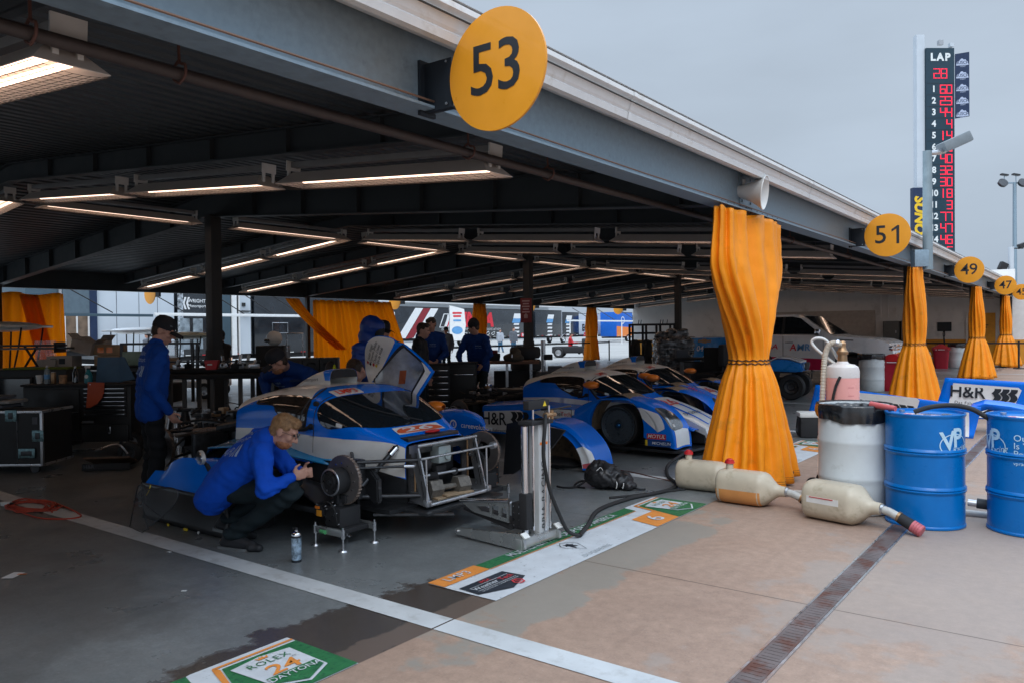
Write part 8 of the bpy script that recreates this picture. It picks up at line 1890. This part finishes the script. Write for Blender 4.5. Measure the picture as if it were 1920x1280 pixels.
mb.obj('grille', m_chr, body); MB().box((2.84, -.74, 1.02), (.2, .42, .10), .02).obj('headlamp', m_clear, body); MB().box((2.80, -.76, 1.01), (.2, .40, .13), .02).obj('headlamp_bowl', m_chr, body); MB().box((2.92, 0, .52), (.14, 1.8, .18), .04).obj('bumper', m_chr, body)
for x in (-1.85, 1.90):
    for sg in (-1, 1): wheel_(t, (x, sg * .86, .40), .40, .27, 'Y', m_dkmet)
    MB().box((x, 0, .55), (.9, 1.7, .5)).obj('wheel_well', m_blk, t)
MB().box((-.4, -.98, .34), (2.2, .12, .05), .02).obj('side_step', m_blk, t)
# utility buggy
q = at(1482, 17.4); t = thing('utility_buggy', 'black off-road buggy with a blue bonnet parked in front of the truck', 'buggy', (q.x - .6, q.y, .004), R(8))
MB().prism([(.15, .62), (.20, .80), (.35, .88), (.62, .86), (.88, .78), (.92, .62), (.80, .60)], .98, M.Translation((0, .49, 0)) @ M.Rotation(PI / 2, 4, 'X'), bev=.03).obj('bonnet', m_tb, t)
MB().prism([(.22, .83), (.36, .90), (.62, .885), (.86, .80), (.85, .83), (.62, .91), (.36, .925), (.22, .86)], .80, M.Translation((0, .40, 0)) @ M.Rotation(PI / 2, 4, 'X')).obj('bonnet_lid', m_tw, t)
mb = MB(); mb.box((-.1, 0, .38), (1.5, .9, .12), .03); mb.prism([(-.4, .4), (.25, .4), (.30, .62), (.1, .66)], .9, M.Translation((0, .45, 0)) @ M.Rotation(PI / 2, 4, 'X')); mb.obj('chassis', m_blk, t)
MB().box((-.55, 0, .62), (.5, 1.0, .22), .05).obj('seat', m_blk, t); MB().box((-.85, 0, .95), (.14, 1.0, .5), .05).obj('seat_back', m_blk, t)
sw_ = MB().tube([(-.02 + .17 * cos(a) * .35, -.2 + .17 * sin(a), 1.17 + .17 * cos(a)) for a in [2 * PI * k / 20 for k in range(20)]], .016, 8, closed=True).obj('steering_wheel', m_blk, t); MB().cyl((-.02, -.2, 1.17), (.25, -.2, .82), .02, n=8).obj('steering_column', m_blk, t)
for y in (-.36, .36): MB().box((.925, y, .73), (.02, .12, .10), .01).obj('headlamp', m_clear, t)
MB().box((.93, 0, .72), (.03, .5, .16), .01).obj('grille', m_blk, t); mb = MB(); mb.tube([(.95, -.42, .60), (1.02, -.42, .58), (1.02, .42, .58), (.95, .42, .60)], .016, 6); mb.tube([(1.0, -.2, .58), (1.0, -.2, .42), (1.0, .2, .42), (1.0, .2, .58)], .012, 6); mb.obj('front_guard', m_dkmet, t)
for x in (-.75, .68):
    for y in (-.50, .50): wheel_(t, (x, y, .28), .28, .24, 'Y', m_dkmet); MB().cyl((x, y * .3, .30), (x, y * .8, .28), .03, n=8).obj('axle_arm', m_brass if x > 0 else m_dkmet, t)
# lockers, pallet truck, carts by the end wall
for i, px in enumerate((1648, 1672)):
    q = at(px, 34.6); q = V((-7.55 + .75 * i, 38.5, 0)); t = thing('locker', 'grey metal cabinet on the end wall, %s of two' % ('left', 'right')[i], 'cabinet', (q.x, q.y, .85), 0, 'grey cabinets on the end wall'); MB().box((0, .3, .48), (.68, .4, 1.0), .01).obj('cabinet', mat('grey cabinet', (.10, .105, .105), .5), t); MB().box((0, .095, .48), (.62, .01, .94)).obj('door', mat('grey cabinet door', (.12, .125, .12), .5), t); MB().box((.2, .085, .5), (.04, .02, .12)).obj('handle', m_alu, t)
t = thing('pallet_truck', 'black hand pallet truck standing by the orange wall band', 'pallet truck', (-5.05, 36.3, .004), R(20)); MB().cyl((0, 0, .15), (-.05, .05, 1.1), .03, n=8).obj('tiller', m_blk, t); MB().tube([(-.05 + .0, .05 + .13 * cos(a), 1.25 + .13 * sin(a)) for a in [2 * PI * k / 14 for k in range(14)]], .022, 6, closed=True).obj('handle_loop', m_blk, t); MB().box((0, 0, .3), (.35, .45, .35), .04).obj('pump', m_blk, t)
for y in (-.2, .2): MB().box((.65, y, .10), (1.2, .16, .07), .01).obj('fork', m_blk, t)
t = thing('hand_cart', 'low hand cart with white bottles and an upright handle by the end wall', 'cart', (-5.9, 36.0, .004), R(10)); MB().box((0, 0, .28), (.9, .5, .05), .01).obj('deck', m_alu, t)
for x in (-.25, 0, .25): MB().sph((x, 0, .42), (.12, .12, .13), 12).obj('bottle', m_white, t)
for x in (-.42, .42): MB().cyl((x, -.2, .08), (x, -.15, .08), .08, n=12).obj('wheel', m_rub, t)
MB().tube([(-.45, -.2, .3), (-.45, -.2, 1.1), (-.45, .2, 1.1), (-.45, .2, .3)], .015, 6).obj('handle', m_alu, t); MB().box((.6, .1, .18), (.18, .2, .32), .02).obj('orange_canister', m_orange, t)
t = thing('queue_barrier', 'black belt barrier running across the far stalls near the end wall', 'barrier', (-3.6, 33.8, .004))
for x in (-2.2, 1.25, 4.0): MB().cyl((x, 0, 0), (x, 0, 1.0), .035, n=10).obj('post', m_blk, t); MB().cyl((x, 0, 0), (x, 0, .03), .18, n=16).obj('foot', m_blk, t)
MB().box((.9, 0, .92), (6.2, .012, .06)).obj('belt', m_blk, t)
t = thing('queue_barrier', 'thin belt barrier across the rear opening beside the narrow curtains', 'barrier', (-20.4, 29.5, .004))
for y in (-8, 0, 6): MB().cyl((0, y, 0), (0, y, 1.0), .035, n=10).obj('post', m_blk, t)
MB().box((0, -1, .93), (.012, 14, .06)).obj('belt', m_blk, t)

q = at(512, 15.6); t = thing('equipment_box', 'tall black box behind the bending mechanic, a pale ball-shaped helmet on top', 'box', (q.x, q.y, .004), VZ); MB().box((0, 0, .66), (.55, .5, 1.32), .02).obj('shell', m_black, t); MB().tube([(.3, -.1, 1.2), (.3, -.1, 1.55), (.62, -.1, 1.55), (.62, -.1, 1.1)], .015, 6).obj('rail', m_alu, t)
q = at(514, 15.6); t = thing('helmet', 'pale ball-shaped helmet on the tall black box behind the bending mechanic', 'helmet', (q.x, q.y, 1.44), VZ); MB().sph((0, 0, .02), (.155, .155, .15), 24).obj('shell', m_cream, t); MB().box((-.10, -.11, -.02), (.12, .08, .07), .03).obj('visor', m_glass, t)
